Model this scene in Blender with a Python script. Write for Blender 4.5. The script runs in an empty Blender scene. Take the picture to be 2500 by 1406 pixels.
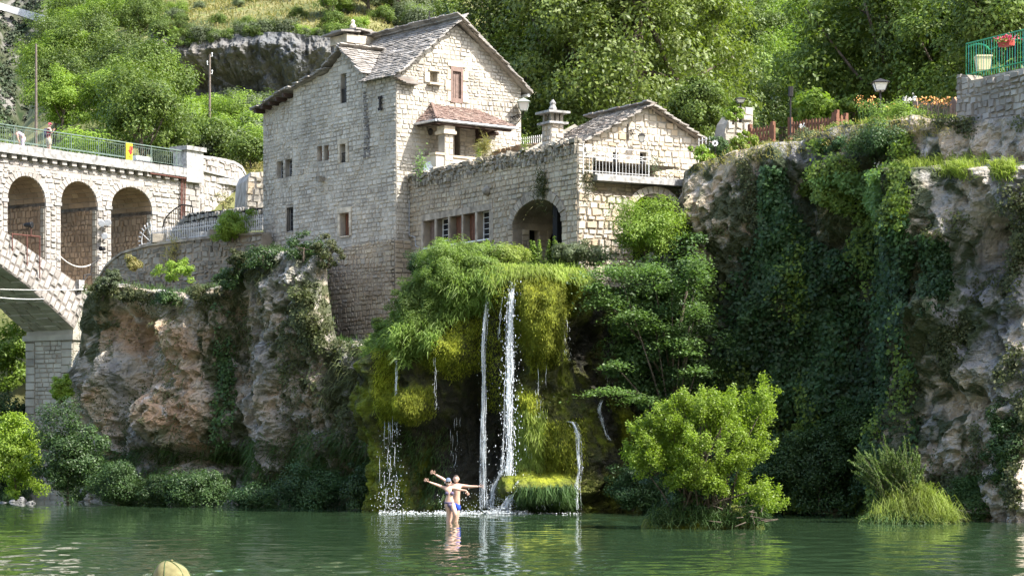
import bpy, math, random
import numpy as np
from mathutils import Vector, Matrix, noise, geometry
R = math.radians
F, H, YH = 5600.0, 2.4, 1079.0            # focal length (photo px), eye height over the water, horizon row
sc = bpy.context.scene
col = sc.collection
random.seed(7)
RNG = np.random.default_rng(11)
BASE = {}

def W(px, py, Y):
    return Vector(((px-1250)/F*Y, Y, H+(YH-py)/F*Y))
def zat(py, Y): return H+(YH-py)/F*Y
def xat(px, Y): return (px-1250)/F*Y
def lerp(a, b, t): return a+(b-a)*t

# ------------------------------------------------------------------ materials
M = {}
def mk(name, cols, rough=.85, src='island', nscale=1.5, namt=.35, bump=0, bscale=20, trans=0, tcol=None, spec=.3, metal=0, bdist=.03):
    m = bpy.data.materials.new(name); m.use_nodes = True
    nt = m.node_tree; N = nt.nodes; L = nt.links
    N.clear()
    out = N.new('ShaderNodeOutputMaterial'); b = N.new('ShaderNodeBsdfPrincipled')
    b.inputs['Roughness'].default_value = rough; b.inputs['Metallic'].default_value = metal
    b.inputs['Specular IOR Level'].default_value = spec
    tc = N.new('ShaderNodeTexCoord')
    if len(cols) == 1:
        rgb = N.new('ShaderNodeRGB'); rgb.outputs[0].default_value = (*cols[0], 1); csock = rgb.outputs[0]
    else:
        rp = N.new('ShaderNodeValToRGB')
        el = rp.color_ramp.elements
        while len(el) < len(cols): el.new(.5)
        for i, c in enumerate(cols):
            el[i].position = i/(len(cols)-1); el[i].color = (*c, 1)
        if src == 'island':
            g = N.new('ShaderNodeNewGeometry'); L.new(g.outputs['Random Per Island'], rp.inputs[0])
        else:
            n = N.new('ShaderNodeTexNoise'); n.inputs['Scale'].default_value = nscale; n.inputs['Detail'].default_value = 6
            mr = N.new('ShaderNodeMapRange'); mr.inputs[1].default_value = .3; mr.inputs[2].default_value = .7
            L.new(tc.outputs['Object'], n.inputs['Vector']); L.new(n.outputs['Fac'], mr.inputs[0]); L.new(mr.outputs[0], rp.inputs[0])
        csock = rp.outputs[0]
    if namt:
        n2 = N.new('ShaderNodeTexNoise'); n2.inputs['Scale'].default_value = nscale; n2.inputs['Detail'].default_value = 5
        L.new(tc.outputs['Object'], n2.inputs['Vector'])
        mr2 = N.new('ShaderNodeMapRange'); mr2.inputs[1].default_value = .3; mr2.inputs[2].default_value = .7
        mr2.inputs[3].default_value = 1-namt; mr2.inputs[4].default_value = 1+namt
        L.new(n2.outputs['Fac'], mr2.inputs[0])
        vm = N.new('ShaderNodeVectorMath'); vm.operation = 'SCALE'
        L.new(csock, vm.inputs[0]); L.new(mr2.outputs[0], vm.inputs['Scale']); csock = vm.outputs[0]
    L.new(csock, b.inputs['Base Color'])
    if bump:
        n3 = N.new('ShaderNodeTexNoise'); n3.inputs['Scale'].default_value = bscale; n3.inputs['Detail'].default_value = 6
        L.new(tc.outputs['Object'], n3.inputs['Vector'])
        bp = N.new('ShaderNodeBump'); bp.inputs['Strength'].default_value = bump; bp.inputs['Distance'].default_value = bdist
        L.new(n3.outputs['Fac'], bp.inputs['Height']); L.new(bp.outputs[0], b.inputs['Normal'])
    if trans:
        oi = N.new('ShaderNodeObjectInfo'); mo = N.new('ShaderNodeMapRange'); mo.inputs[3].default_value = .72; mo.inputs[4].default_value = 1.28
        L.new(oi.outputs['Random'], mo.inputs[0]); vo = N.new('ShaderNodeVectorMath'); vo.operation = 'SCALE'
        L.new(csock, vo.inputs[0]); L.new(mo.outputs[0], vo.inputs['Scale']); csock = vo.outputs[0]; L.new(csock, b.inputs['Base Color'])
        t = N.new('ShaderNodeBsdfTranslucent')
        sc_ = N.new('ShaderNodeVectorMath'); sc_.operation = 'MULTIPLY'; sc_.inputs[1].default_value = tcol or (1.5, 1.6, .8)
        L.new(csock, sc_.inputs[0]); L.new(sc_.outputs[0], t.inputs['Color'])
        mx = N.new('ShaderNodeMixShader'); mx.inputs[0].default_value = trans
        L.new(b.outputs[0], mx.inputs[1]); L.new(t.outputs[0], mx.inputs[2]); L.new(mx.outputs[0], out.inputs[0])
    else:
        L.new(b.outputs[0], out.inputs[0])
    M[name] = m
    return m

mk('house_stone', [(0.2821,0.2548,0.2093),(0.4095,0.3776,0.3185),(0.3458,0.3185,0.2685),(0.4732,0.4414,0.3776),(0.3822,0.3412,0.2730),(0.4459,0.4232,0.3731)], .9, nscale=.6, namt=.18, bump=.5, bscale=14)
mk('house_mortar', [(.29,.265,.22),(.36,.33,.275)], .95, src='noise', nscale=1.2, bump=.6, bscale=12)
mk('wing_stone', [(.27,.22,.155),(.38,.31,.22),(.32,.27,.20),(.42,.36,.26),(.29,.26,.21)], .9, nscale=.5, namt=.25, bump=.5, bscale=14)
mk('wing_mortar', [(.20,.17,.13),(.27,.23,.175)], .95, src='noise', nscale=1.0, bump=.6, bscale=12)
mk('cottage_stone', [(0.3822,0.3003,0.2002),(0.4732,0.4186,0.3276),(0.4277,0.3822,0.3185),(0.5187,0.4641,0.3822),(0.3913,0.3549,0.2912),(0.4914,0.3913,0.2639)], .9, nscale=.8, namt=.2, bump=.5, bscale=14)
mk('lichen_stone', [(.16,.145,.115),(.28,.25,.20),(.20,.18,.145),(.34,.31,.25)], .95, nscale=3, namt=.4, bump=.8, bscale=9)
mk('dark_wall_stone', [(.18,.165,.14),(.30,.275,.235),(.24,.22,.19),(.36,.34,.30),(.22,.20,.18)], .9, nscale=1, namt=.3, bump=.5, bscale=12)
mk('mossy_wall_stone', [(.12,.112,.09),(.21,.195,.16),(.165,.155,.125),(.25,.235,.195)], .95, nscale=1.2, namt=.4, bump=.6, bscale=10)
mk('bridge_stone', [(0.2370,0.2159,0.1905),(0.3047,0.2836,0.2539),(0.2708,0.2496,0.2243),(0.3385,0.3174,0.2877),(0.2962,0.2624,0.2328)], .9, nscale=.7, namt=.2, bump=.7, bscale=9, bdist=.05)
mk('arch_mortar', [(.12,.108,.092),(.19,.17,.148)], .95, src='noise', nscale=3, bump=.5, bscale=10)
mk('fence_white', [(.46,.46,.45)], .6, nscale=9, namt=.15)
mk('bridge_mortar', [(.30,.275,.24),(.36,.33,.29)], .95, src='noise', nscale=2, bump=.4, bscale=10)
mk('vault_stone', [(.24,.17,.105),(.34,.245,.16),(.28,.205,.135),(.38,.285,.19)], .9, nscale=.7, namt=.25, bump=.6, bscale=8)  # warm brown of bounced light inside the arches put into the stone
mk('vault_mortar', [(.17,.125,.085),(.22,.165,.115)], .95, src='noise', nscale=2)
mk('soffit_stone', [(.22,.20,.165),(.37,.35,.29),(.29,.27,.22),(.33,.31,.26)], .9, nscale=.8, namt=.3, bump=.3, bscale=10)
mk('kerb_stone', [(0.2184,0.2138,0.2002),(0.3003,0.2912,0.2730)], .9, src='noise', nscale=4, bump=.5, bscale=15)
mk('trim_stone', [(.40,.345,.26),(.48,.42,.32)], .85, src='noise', nscale=3, bump=.3, bscale=15)
mk('sill_stone', [(.24,.20,.15),(.31,.265,.205)], .85, src='noise', nscale=3, bump=.3, bscale=15)
mk('slate', [(0.1547,0.1411,0.1229),(0.2548,0.2366,0.2138),(0.2002,0.1820,0.1593),(0.3094,0.2867,0.2593),(0.2366,0.2138,0.1820)], .85, nscale=2, namt=.35, bump=.4, bscale=18)
mk('cottage_slate', [(0.1820,0.1638,0.1411),(0.2821,0.2593,0.2321),(0.2275,0.2093,0.1865),(0.2548,0.2048,0.1683)], .85, nscale=2, namt=.3, bump=.4, bscale=18)
mk('clay_tile', [(0.1482,0.0978,0.0782),(0.2184,0.1530,0.1242),(0.1833,0.1232,0.1012),(0.2574,0.2040,0.1702)], .85, nscale=3, namt=.25, bump=.3, bscale=20)
mk('wood_shutter', [(.155,.105,.085),(.20,.14,.115)], .8, nscale=8, namt=.25)
mk('wood_red', [(.135,.055,.03),(.17,.075,.045)], .7, nscale=8, namt=.25)
mk('wood_dark', [(.05,.032,.024)], .8, nscale=8, namt=.3)
mk('wood_fence', [(0.1237,0.0527,0.0300),(0.1650,0.0748,0.0420)], .75, nscale=6, namt=.25)
mk('wood_pole', [(0.1275,0.1035,0.0850)], .9, nscale=6, namt=.3)
mk('glass_pane', [(.012,.014,.017)], .12, namt=0, spec=.6)
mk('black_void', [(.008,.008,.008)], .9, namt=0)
mk('iron', [(.018,.016,.015)], .6, namt=0)
mk('rust_iron', [(.10,.04,.03)], .8, nscale=10, namt=.3)
mk('rail_green', [(.11,.15,.12)], .6, nscale=5, namt=.25)
mk('paint_green', [(.02,.22,.10)], .5, namt=.1)
mk('paint_teal', [(.01,.19,.20)], .5, namt=.1)
mk('paint_white', [(.72,.72,.70)], .6, nscale=9, namt=.1)
mk('frame_grey', [(.33,.34,.35)], .6, namt=.1)
mk('zinc', [(.42,.44,.47)], .35, nscale=6, namt=.2, metal=.6)
mk('lamp_glass', [(.66,.64,.58)], .3, namt=0, spec=.5)
mk('lamp_cap', [(.25,.29,.25)], .5, namt=0)
mk('sign_yellow', [(.80,.58,.02)], .5, namt=0)
mk('sign_red', [(.62,.02,.02)], .5, namt=0)
mk('concrete', [(0.2730,0.2639,0.2457),(0.3367,0.3276,0.3094)], .9, src='noise', nscale=6, bump=.2)
mk('terracotta_cream', [(.56,.48,.29)], .8, nscale=5, namt=.1)
mk('pot_red', [(.40,.05,.03)], .6, namt=0)
mk('petal_red', [(.60,.05,.10),(.72,.14,.22),(.50,.02,.05)], .6, namt=0)
mk('petal_orange', [(.75,.30,.07),(.80,.42,.16)], .6, namt=0)
mk('petal_white', [(.78,.75,.70)], .6, namt=0)
mk('cable_white', [(.6,.58,.53)], .6, namt=0)
mk('skin', [(.50,.315,.235)], .55, nscale=12, namt=.06)
mk('hair', [(.05,.035,.025)], .7, namt=0)
mk('cloth_blue', [(.02,.06,.42)], .8, nscale=25, namt=.3)
mk('cloth_bikini', [(.16,.12,.19),(.05,.05,.09)], .8, src='noise', nscale=40, namt=0)
mk('cloth_cap_grey', [(.10,.135,.18)], .8, namt=.1)
mk('cloth_cap_olive', [(0.1380,0.1230,0.0510),(0.1740,0.1560,0.0690)], .9, src='noise', nscale=30, namt=.1)
mk('cloth_pink', [(.68,.05,.13)], .8, namt=.1)
mk('cloth_navy', [(.03,.03,.07)], .8, namt=.1)
mk('cloth_maroon', [(.20,.03,.05)], .8, namt=.1)
mk('cloth_khaki', [(.36,.33,.26)], .9, nscale=20, namt=.15)
mk('cloth_lilac', [(.42,.36,.42)], .9, nscale=20, namt=.15)
mk('black_plastic', [(.012,.012,.014)], .4, namt=0)
mk('bark', [(.07,.055,.04),(.11,.088,.066)], .95, src='noise', nscale=6, bump=.6, bscale=12)
mk('dead_wood', [(.30,.26,.21)], .9, nscale=6, namt=.3)
# foliage (real-world albedo, translucent)
mk('leaf_linden', [(0.0575,0.0875,0.0147),(0.0976,0.1337,0.0239),(0.1388,0.1738,0.0349),(0.0813,0.1141,0.0221)], .5, nscale=.35, namt=.22, trans=.35, spec=.4)
mk('leaf_oak', [(0.0475,0.0861,0.0134),(0.0822,0.1254,0.0190),(0.1188,0.1666,0.0245),(0.0673,0.1071,0.0174)], .55, nscale=.25, namt=.35, trans=.28)
mk('leaf_bright', [(0.1190,0.1934,0.0234),(0.1594,0.2413,0.0329),(0.1997,0.2762,0.0435)], .55, nscale=.2, namt=.25, trans=.4)
mk('leaf_grey', [(.085,.11,.055),(.12,.145,.075),(.10,.13,.06)], .6, nscale=.3, namt=.2, trans=.3)
mk('leaf_dark', [(0.027,0.058,0.017),(0.045,0.085,0.024),(0.063,0.111,0.029)], .5, nscale=.4, namt=.3, trans=.25)
mk('leaf_ivy', [(0.0220,0.0495,0.0154),(0.0550,0.1045,0.0330),(0.0231,0.0605,0.0187),(0.0396,0.0858,0.0264),(0.0561,0.1111,0.0341),(0.0330,0.0715,0.0242)], .5, nscale=.5, namt=.4, trans=.2, spec=.3)
mk('leaf_alder', [(0.1350,0.2000,0.0180),(0.1755,0.2500,0.0260),(0.2093,0.2875,0.0340),(0.1215,0.1812,0.0220)], .5, nscale=.8, namt=.22, trans=.45, spec=.4)
mk('leaf_spray', [(0.0975,0.1800,0.0440),(0.1430,0.2280,0.0605)], .5, nscale=.8, namt=.2, trans=.4, spec=.4)
mk('leaf_fern', [(.10,.16,.03),(.145,.21,.05),(.175,.24,.06),(.115,.185,.04)], .55, nscale=.7, namt=.25, trans=.45)
mk('leaf_willow', [(.12,.19,.05),(.16,.23,.07)], .55, nscale=.8, namt=.2, trans=.4)
mk('grass_blade', [(.15,.21,.035),(.20,.25,.05),(.23,.27,.07)], .6, nscale=.8, namt=.25, trans=.4)
mk('grass_dark', [(.04,.085,.02),(.06,.105,.028)], .6, nscale=.8, namt=.25, trans=.3)
mk('grass_dry', [(.20,.18,.06),(.27,.23,.09),(.14,.16,.045)], .7, nscale=.3, namt=.25, trans=.3)
mk('rock_plant', [(.05,.065,.022),(.08,.095,.035),(.11,.115,.05),(.065,.085,.028)], .65, nscale=.5, namt=.35, trans=.25)
mk('moss_blade', [(.12,.155,.012),(.20,.235,.014),(.27,.285,.026),(.08,.11,.010)], .8, nscale=1.3, namt=.35, trans=.25)
mk('foam', [(.75,.78,.78)], .5, namt=0, trans=.3, tcol=(1, 1, 1))

def rock_mat(name, ramps, streak=.5, moss=None, mossamt=.0, bump=1.0, sc1=.35, bs=3.0, pale=None):
    """weathered limestone: colour zones by noise, vertical stains, attribute 'zone' pulls towards ochre (+) or grey (-)"""
    m = bpy.data.materials.new(name); m.use_nodes = True
    nt = m.node_tree; N = nt.nodes; L = nt.links; N.clear()
    out = N.new('ShaderNodeOutputMaterial'); b = N.new('ShaderNodeBsdfPrincipled'); b.inputs['Roughness'].default_value = .92
    b.inputs['Specular IOR Level'].default_value = .2
    tc = N.new('ShaderNodeTexCoord')
    def nz(scale, det=6, stretch=None, dist=0):
        n = N.new('ShaderNodeTexNoise'); n.inputs['Scale'].default_value = scale; n.inputs['Detail'].default_value = det
        n.inputs['Distortion'].default_value = dist
        if stretch:
            mp = N.new('ShaderNodeMapping'); mp.inputs['Scale'].default_value = stretch
            L.new(tc.outputs['Object'], mp.inputs[0]); L.new(mp.outputs[0], n.inputs['Vector'])
        else: L.new(tc.outputs['Object'], n.inputs['Vector'])
        return n.outputs['Fac']
    def mr(s, a, c, d=0, e=1):
        x = N.new('ShaderNodeMapRange'); x.inputs[1].default_value = a; x.inputs[2].default_value = c
        x.inputs[3].default_value = d; x.inputs[4].default_value = e; L.new(s, x.inputs[0]); return x.outputs[0]
    def add(a, c, op='ADD'):
        x = N.new('ShaderNodeMath'); x.operation = op
        for i, s in ((0, a), (1, c)):
            if isinstance(s, (int, float)): x.inputs[i].default_value = s
            else: L.new(s, x.inputs[i])
        return x.outputs[0]
    at = N.new('ShaderNodeAttribute'); at.attribute_name = 'zone'
    f = add(mr(nz(sc1, 8, dist=.6), .3, .7), at.outputs['Fac'])
    f = add(f, mr(nz(sc1*5, 6), .3, .7, -.22, .22))
    rp = N.new('ShaderNodeValToRGB'); el = rp.color_ramp.elements
    while len(el) < len(ramps): el.new(.5)
    for i, c in enumerate(ramps): el[i].position = i/(len(ramps)-1); el[i].color = (*c, 1)
    L.new(f, rp.inputs[0]); cs = rp.outputs[0]
    def mix(c1, c2, fac, mode='MIX'):
        x = N.new('ShaderNodeMix'); x.data_type = 'RGBA'; x.blend_type = mode
        L.new(fac, x.inputs[0])
        L.new(c1, x.inputs[6])
        if isinstance(c2, tuple): x.inputs[7].default_value = (*c2, 1)
        else: L.new(c2, x.inputs[7])
        return x.outputs[2]
    if streak: cs = mix(cs, (.045, .045, .05), mr(nz(1.0, 5, (1.6, 1.6, .16)), .54, .72, 0, streak))
    if pale: cs = mix(cs, pale, mr(nz(.9, 7, dist=1.0), .58, .68, 0, .8))
    pit = mr(nz(7, 4), .5, .8)
    cs = mix(cs, (.07, .055, .04), mr(nz(4.5, 6), .60, .72, 0, .55))
    if moss:
        at2 = N.new('ShaderNodeAttribute'); at2.attribute_name = 'veg'
        cs = mix(cs, moss, mr(add(add(nz(1.3, 7, dist=.8), at2.outputs['Fac']), mossamt), .52, .66, 0, .92))
    L.new(cs, b.inputs['Base Color'])
    h = add(nz(bs, 10, dist=.5), mr(nz(bs*4, 6), 0, 1, 0, .5))
    bp = N.new('ShaderNodeBump'); bp.inputs['Strength'].default_value = bump; bp.inputs['Distance'].default_value = .14
    L.new(h, bp.inputs['Height']); L.new(bp.outputs[0], b.inputs['Normal'])
    L.new(b.outputs[0], out.inputs[0]); M[name] = m
    return m
rock_mat('cliff_rock', [(0.1760,0.1722,0.1599),(0.2800,0.2665,0.2337),(0.3680,0.3280,0.2665),(0.4080,0.3280,0.2378),(0.4000,0.2747,0.1763)], .5, (.05,.062,.024), -.02, pale=(.46,.44,.41))
rock_mat('right_cliff_rock', [(.17,.17,.175),(.26,.25,.23),(.38,.33,.26),(.43,.36,.27),(.44,.32,.21)], .45, (.035,.05,.02), -.06, pale=(.45,.43,.41))
rock_mat('far_rock', [(.075,.08,.085),(.11,.115,.117),(.14,.135,.125),(.21,.19,.16)], .8, None, sc1=.08, bs=.8)
rock_mat('tufa_moss', [(.03,.029,.02),(.06,.064,.016),(.13,.155,.016),(.24,.26,.02)], .35, (.03,.045,.012), -.1, sc1=.5, bs=5)
rock_mat('boulder_rock', [(0.1190,0.1190,0.1225),(0.1960,0.1925,0.1890),(0.2800,0.2730,0.2590)], .3, None, sc1=.6)

# ------------------------------------------------------------------ mesh building
class MB:
    def __init__(s): s.v = []; s.f = []; s.m = []; s.mi = 0
    def add(s, vs, fs):
        o = len(s.v); s.v += [tuple(v) for v in vs]; s.f += [tuple(i+o for i in f) for f in fs]; s.m += [s.mi]*len(fs); return s
    def hexa(s, p):          # 8 corners: 0-3 bottom ring, 4-7 top ring
        return s.add(p, [(3,2,1,0),(4,5,6,7),(0,1,5,4),(1,2,6,5),(2,3,7,6),(3,0,4,7)])
    def box(s, c, d, rz=0, rx=0, ry=0):
        mtx = Matrix.Rotation(rz, 3, 'Z') @ Matrix.Rotation(ry, 3, 'Y') @ Matrix.Rotation(rx, 3, 'X')
        c = Vector(c); p = []
        for z in (-.5, .5):
            for x, y in ((-.5,-.5),(.5,-.5),(.5,.5),(-.5,.5)): p.append(c+mtx@Vector((x*d[0], y*d[1], z*d[2])))
        return s.hexa(p)
    def tube(s, path, rad, n=6, cap=True):
        path = [Vector(p) for p in path]
        if not isinstance(rad, (list, tuple)): rad = [rad]*len(path)
        vs = []; fs = []; ref = None
        for i, p in enumerate(path):
            t = (path[min(i+1, len(path)-1)]-path[max(i-1, 0)])
            if t.length < 1e-9: t = Vector((0, 0, 1))
            t.normalize()
            if ref is None: ref = Vector((0, 1, 0)) if abs(t.y) < .9 else Vector((1, 0, 0))
            a = t.cross(ref); a.normalize(); b = a.cross(t); ref = b.cross(a)*-1 if False else ref
            for k in range(n):
                w = 2*math.pi*k/n; vs.append(p+a*math.cos(w)*rad[i]+b*math.sin(w)*rad[i])
        for i in range(len(path)-1):
            for k in range(n):
                fs.append((i*n+k, i*n+(k+1) % n, (i+1)*n+(k+1) % n, (i+1)*n+k))
        if cap: fs += [tuple(range(n))[::-1], tuple(range((len(path)-1)*n, len(path)*n))]
        return s.add(vs, fs)
    def lathe(s, c, prof, n=16, axis=None):   # prof: (radius, height)
        c = Vector(c); vs = []; fs = []
        q = Vector((0, 0, 1)).rotation_difference(Vector(axis)) if axis is not None else None
        for r, h in prof:
            for k in range(n):
                w = 2*math.pi*k/n; p = Vector((r*math.cos(w), r*math.sin(w), h))
                vs.append(c+(q @ p if q else p))
        m = len(prof)
        for i in range(m-1):
            for k in range(n): fs.append((i*n+k, i*n+(k+1) % n, (i+1)*n+(k+1) % n, (i+1)*n+k))
        fs += [tuple(range(n))[::-1], tuple(range((m-1)*n, m*n))]
        return s.add(vs, fs)
    def ell(s, c, r, n=10, m=6):
        prof = []
        c = Vector(c); vs = []; fs = []
        for i in range(m+1):
            a = -math.pi/2+math.pi*i/m
            for k in range(n):
                w = 2*math.pi*k/n
                vs.append(c+Vector((r[0]*math.cos(a)*math.cos(w), r[1]*math.cos(a)*math.sin(w), r[2]*math.sin(a))))
        for i in range(m):
            for k in range(n): fs.append((i*n+k, i*n+(k+1) % n, (i+1)*n+(k+1) % n, (i+1)*n+k))
        return s.add(vs, fs)
    def build(s, name, mats, parent=None, smooth=False):
        if not isinstance(mats, (list, tuple)): mats = [mats]
        b = BASE.get(parent, Vector((0, 0, 0)))
        me = bpy.data.meshes.new(name)
        me.from_pydata([(x-b.x, y-b.y, z-b.z) for x, y, z in s.v], [], s.f)
        for m in mats: me.materials.append(M[m] if isinstance(m, str) else m)
        if len(mats) > 1: me.polygons.foreach_set('material_index', s.m)
        if smooth: me.polygons.foreach_set('use_smooth', [True]*len(s.f))
        return link(name, me, parent)
def link(name, me, parent=None):
    o = bpy.data.objects.new(name, me); col.objects.link(o)
    if parent is not None:
        o.parent = parent; BASE[o] = BASE.get(parent, Vector((0, 0, 0)))
    return o
def tag(o, label=None, cat=None, group=None, kind=None):
    if label: o['label'] = label
    if cat: o['category'] = cat
    if group: o['group'] = group
    if kind: o['kind'] = kind
    return o
def thing(name, label, cat, loc=(0, 0, 0), group=None, rz=0):
    o = bpy.data.objects.new(name, None); col.objects.link(o); o.location = loc; o.rotation_euler = (0, 0, rz)
    o.empty_display_size = .3
    BASE[o] = Vector(loc)
    return tag(o, label, cat, group)
def kids(o): return [c for c in col.objects if c.parent == o]
def copy_tree(o, parent=None, ch=None):
    c = o.copy(); col.objects.link(c)
    if parent is not None: c.parent = parent
    for k in list(o.children): copy_tree(k, c)
    return c
def quads(name, V, mat, parent=None, base=None):
    """V: (n,4,3) array of loose quads -> one mesh"""
    V = np.asarray(V, dtype=np.float32); n = len(V)
    b = base if base is not None else BASE.get(parent, Vector((0, 0, 0)))
    V = V-np.array([b.x, b.y, b.z], dtype=np.float32)
    me = bpy.data.meshes.new(name)
    me.vertices.add(n*4); me.vertices.foreach_set('co', V.reshape(-1))
    me.loops.add(n*4); me.loops.foreach_set('vertex_index', np.arange(n*4, dtype=np.int32))
    me.polygons.add(n); me.polygons.foreach_set('loop_start', np.arange(0, n*4, 4, dtype=np.int32))
    try: me.polygons.foreach_set('loop_total', np.full(n, 4, dtype=np.int32))
    except Exception: pass
    me.update(calc_edges=True); me.materials.append(M[mat])
    return link(name, me, parent)

# ------------------------------------------------------------------ planes through the walls
class Plane:
    """vertical plane: origin at photo column px, distance Y; d = horizontal direction left to right"""
    def __init__(s, px, Y, d):
        s.o = Vector((xat(px, Y), Y)); s.d = Vector(d).normalized(); s.n = Vector((s.d.y, -s.d.x))
    def at(s, a, z, o=0):
        q = s.o+s.d*a+s.n*o; return Vector((q.x, q.y, z))
    def sz(s, px, py, o=0):
        k = (px-1250)/F; p = s.o+s.n*o
        a = (k*p.y-p.x)/(s.d.x-k*s.d.y); Y = p.y+s.d.y*a
        return a, zat(py, Y)
    def s(s, px, o=0): return s.sz(px, 500, o)[0]
    def poly(s, pts): return [s.sz(*p) for p in pts]
    def box(s, mb, s0, s1, z0, z1, o0, o1):
        mb.hexa([s.at(s0, z0, o1), s.at(s1, z0, o1), s.at(s1, z0, o0), s.at(s0, z0, o0),
                 s.at(s0, z1, o1), s.at(s1, z1, o1), s.at(s1, z1, o0), s.at(s0, z1, o0)])

def spans(poly, z):
    xs = []
    n = len(poly)
    for i in range(n):
        (a, b), (c, d) = poly[i], poly[(i+1) % n]
        if (b <= z) != (d <= z): xs.append(a+(z-b)/(d-b)*(c-a))
    xs.sort(); return [(xs[i], xs[i+1]) for i in range(0, len(xs)-1, 2)]
def minus(iv, cut):
    for c0, c1 in cut:
        r = []
        for a, b in iv:
            if c1 <= a or c0 >= b: r.append((a, b)); continue
            if c0 > a: r.append((a, c0))
            if c1 < b: r.append((c1, b))
        iv = r
    return iv
def stones(mb, P, poly, holes=(), rh=(.14, .25), sw=(.18, .48), prot=(.012, .05), gap=.012, jit=.018, inset=.02, base=.0, seed=1, wave=.03, fn=None):
    rd = random.Random(seed)
    zs = [p[1] for p in poly]; z = min(zs); zt = max(zs)
    at = fn or P.at
    while z < zt-.04:
        h = min(rd.uniform(*rh), max(.08, zt-z)); zm = z+h*.5
        iv = spans(poly, zm)
        for hl in holes:
            zz = [p[1] for p in hl]
            if z < max(zz)-.03 and z+h > min(zz)+.03:
                for q in (zm, z+h*.15, z+h*.85): iv = minus(iv, spans(hl, q))
        for a, b in iv:
            s = a
            while s < b-.03:
                w = rd.uniform(*sw)
                if b-s-w < sw[0]*.6: w = b-s
                e = min(inset, w*.2, h*.2)
                j = lambda k=1: rd.uniform(-jit, jit)*k
                wv = wave*math.sin(s*.9+z*1.7+seed)*.6
                c = [(s+gap+abs(j()), z+gap+wv+j()), (s+w-gap-abs(j()), z+gap+wv+j()), (s+w-gap-abs(j()), z+h-gap+wv+j()), (s+gap+abs(j()), z+h-gap+wv+j())]
                p = rd.uniform(*prot)
                cx = s+w/2; cz = z+h/2+wv
                o8 = [at(x, y, base-.01) for x, y in c]
                for x, y in c:
                    o8.append(at(x+math.copysign(e, cx-x), y+math.copysign(e, cz-y), base+p+rd.uniform(-.3, .3)*p))
                mb.add(o8, [(4,5,6,7),(0,1,5,4),(1,2,6,5),(2,3,7,6),(3,0,4,7)])
                s += w
        z += h
def wallface(mb, P, poly, holes=(), depth=.35, thick=0, o=0):
    """front face with openings and their reveals; thick > 0 also closes the wall's edge"""
    loops = [[Vector((a, b, 0)) for a, b in poly]]+[[Vector((a, b, 0)) for a, b in h] for h in holes]
    flat = [v for l in loops for v in l]
    tris = geometry.tessellate_polygon(loops)
    mb.add([P.at(v.x, v.y, o) for v in flat], [tuple(t) for t in tris])
    for h in holes:
        n = len(h)
        mb.add([P.at(a, b, o) for a, b in h]+[P.at(a, b, o-depth) for a, b in h], [(i, (i+1) % n, n+(i+1) % n, n+i) for i in range(n)])
    if thick:
        n = len(poly)
        mb.add([P.at(a, b, o) for a, b in poly]+[P.at(a, b, o-thick) for a, b in poly],
               [(i, (i+1) % n, n+(i+1) % n, n+i) for i in range(n)]+[tuple(range(n, 2*n))])
def rect(s0, s1, z0, z1): return [(s0, z0), (s1, z0), (s1, z1), (s0, z1)]
def arch(s0, s1, z0, zs, n=14, rise=None):
    r = (s1-s0)/2; c = (s0+s1)/2; rise = rise or r
    return [(s0, z0), (s1, z0)]+[(c+r*math.cos(math.pi*i/n), zs+rise*math.sin(math.pi*i/n)) for i in range(n+1)]
def voussoirs(mb, P, s0, s1, zs, t, n, rise=None, prot=.05, base=0, gap=.02, seed=3):
    rd = random.Random(seed); r = (s1-s0)/2; c = (s0+s1)/2; rise = rise or r
    for i in range(n):
        a0 = math.pi*i/n+gap/r*.5; a1 = math.pi*(i+1)/n-gap/r*.5
        q = []
        for a, k in ((a0, 0), (a0, t), (a1, t), (a1, 0)): q.append((c+(r+k)*math.cos(a), zs+(rise+k)*math.sin(a)))
        p = prot*rd.uniform(.6, 1.3)
        m = (sum(x for x, y in q)/4, sum(y for x, y in q)/4)
        mb.add([P.at(x, y, base-.02) for x, y in q]+[P.at(x+(m[0]-x)*.06, y+(m[1]-y)*.06, base+p) for x, y in q],
               [(4,5,6,7),(0,1,5,4),(1,2,6,5),(2,3,7,6),(3,0,4,7)])
def slates(mb, P0, e, u, L, Hs, keep=None, row=.17, wid=(.18, .42), th=.045, seed=1, ln=None):
    """overlapping stone slates on a roof plane: e along the eave, u up the slope"""
    rd = random.Random(seed); P0 = Vector(P0); e = Vector(e).normalized(); u = Vector(u).normalized(); n = e.cross(u).normalized()
    if n.z < 0: n = -n
    ln = ln or row*1.9
    b = 0
    while b < Hs:
        a = -rd.uniform(0, .2)
        rj = row*rd.uniform(.88, 1.12)
        while a < L:
            w = rd.uniform(*wid)
            if keep is None or keep(a+w/2, b+row*.5):
                d = rd.uniform(-.03, .03); lift = th*1.15+rd.uniform(0, .018); t = th*rd.uniform(.7, 1.25)
                x0, x1 = a+.006, a+w-.006; y0, y1 = b+d, b+d+ln
                p = []
                for k in (0, t):
                    for x, y in ((x0, y0), (x1, y0+rd.uniform(-.02, .02)), (x1, y1), (x0, y1)):
                        p.append(P0+e*x+u*y+n*(k+(lift if y < b+ln*.5 else 0)))
                mb.hexa(p)
            a += w
        b += rj

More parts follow.
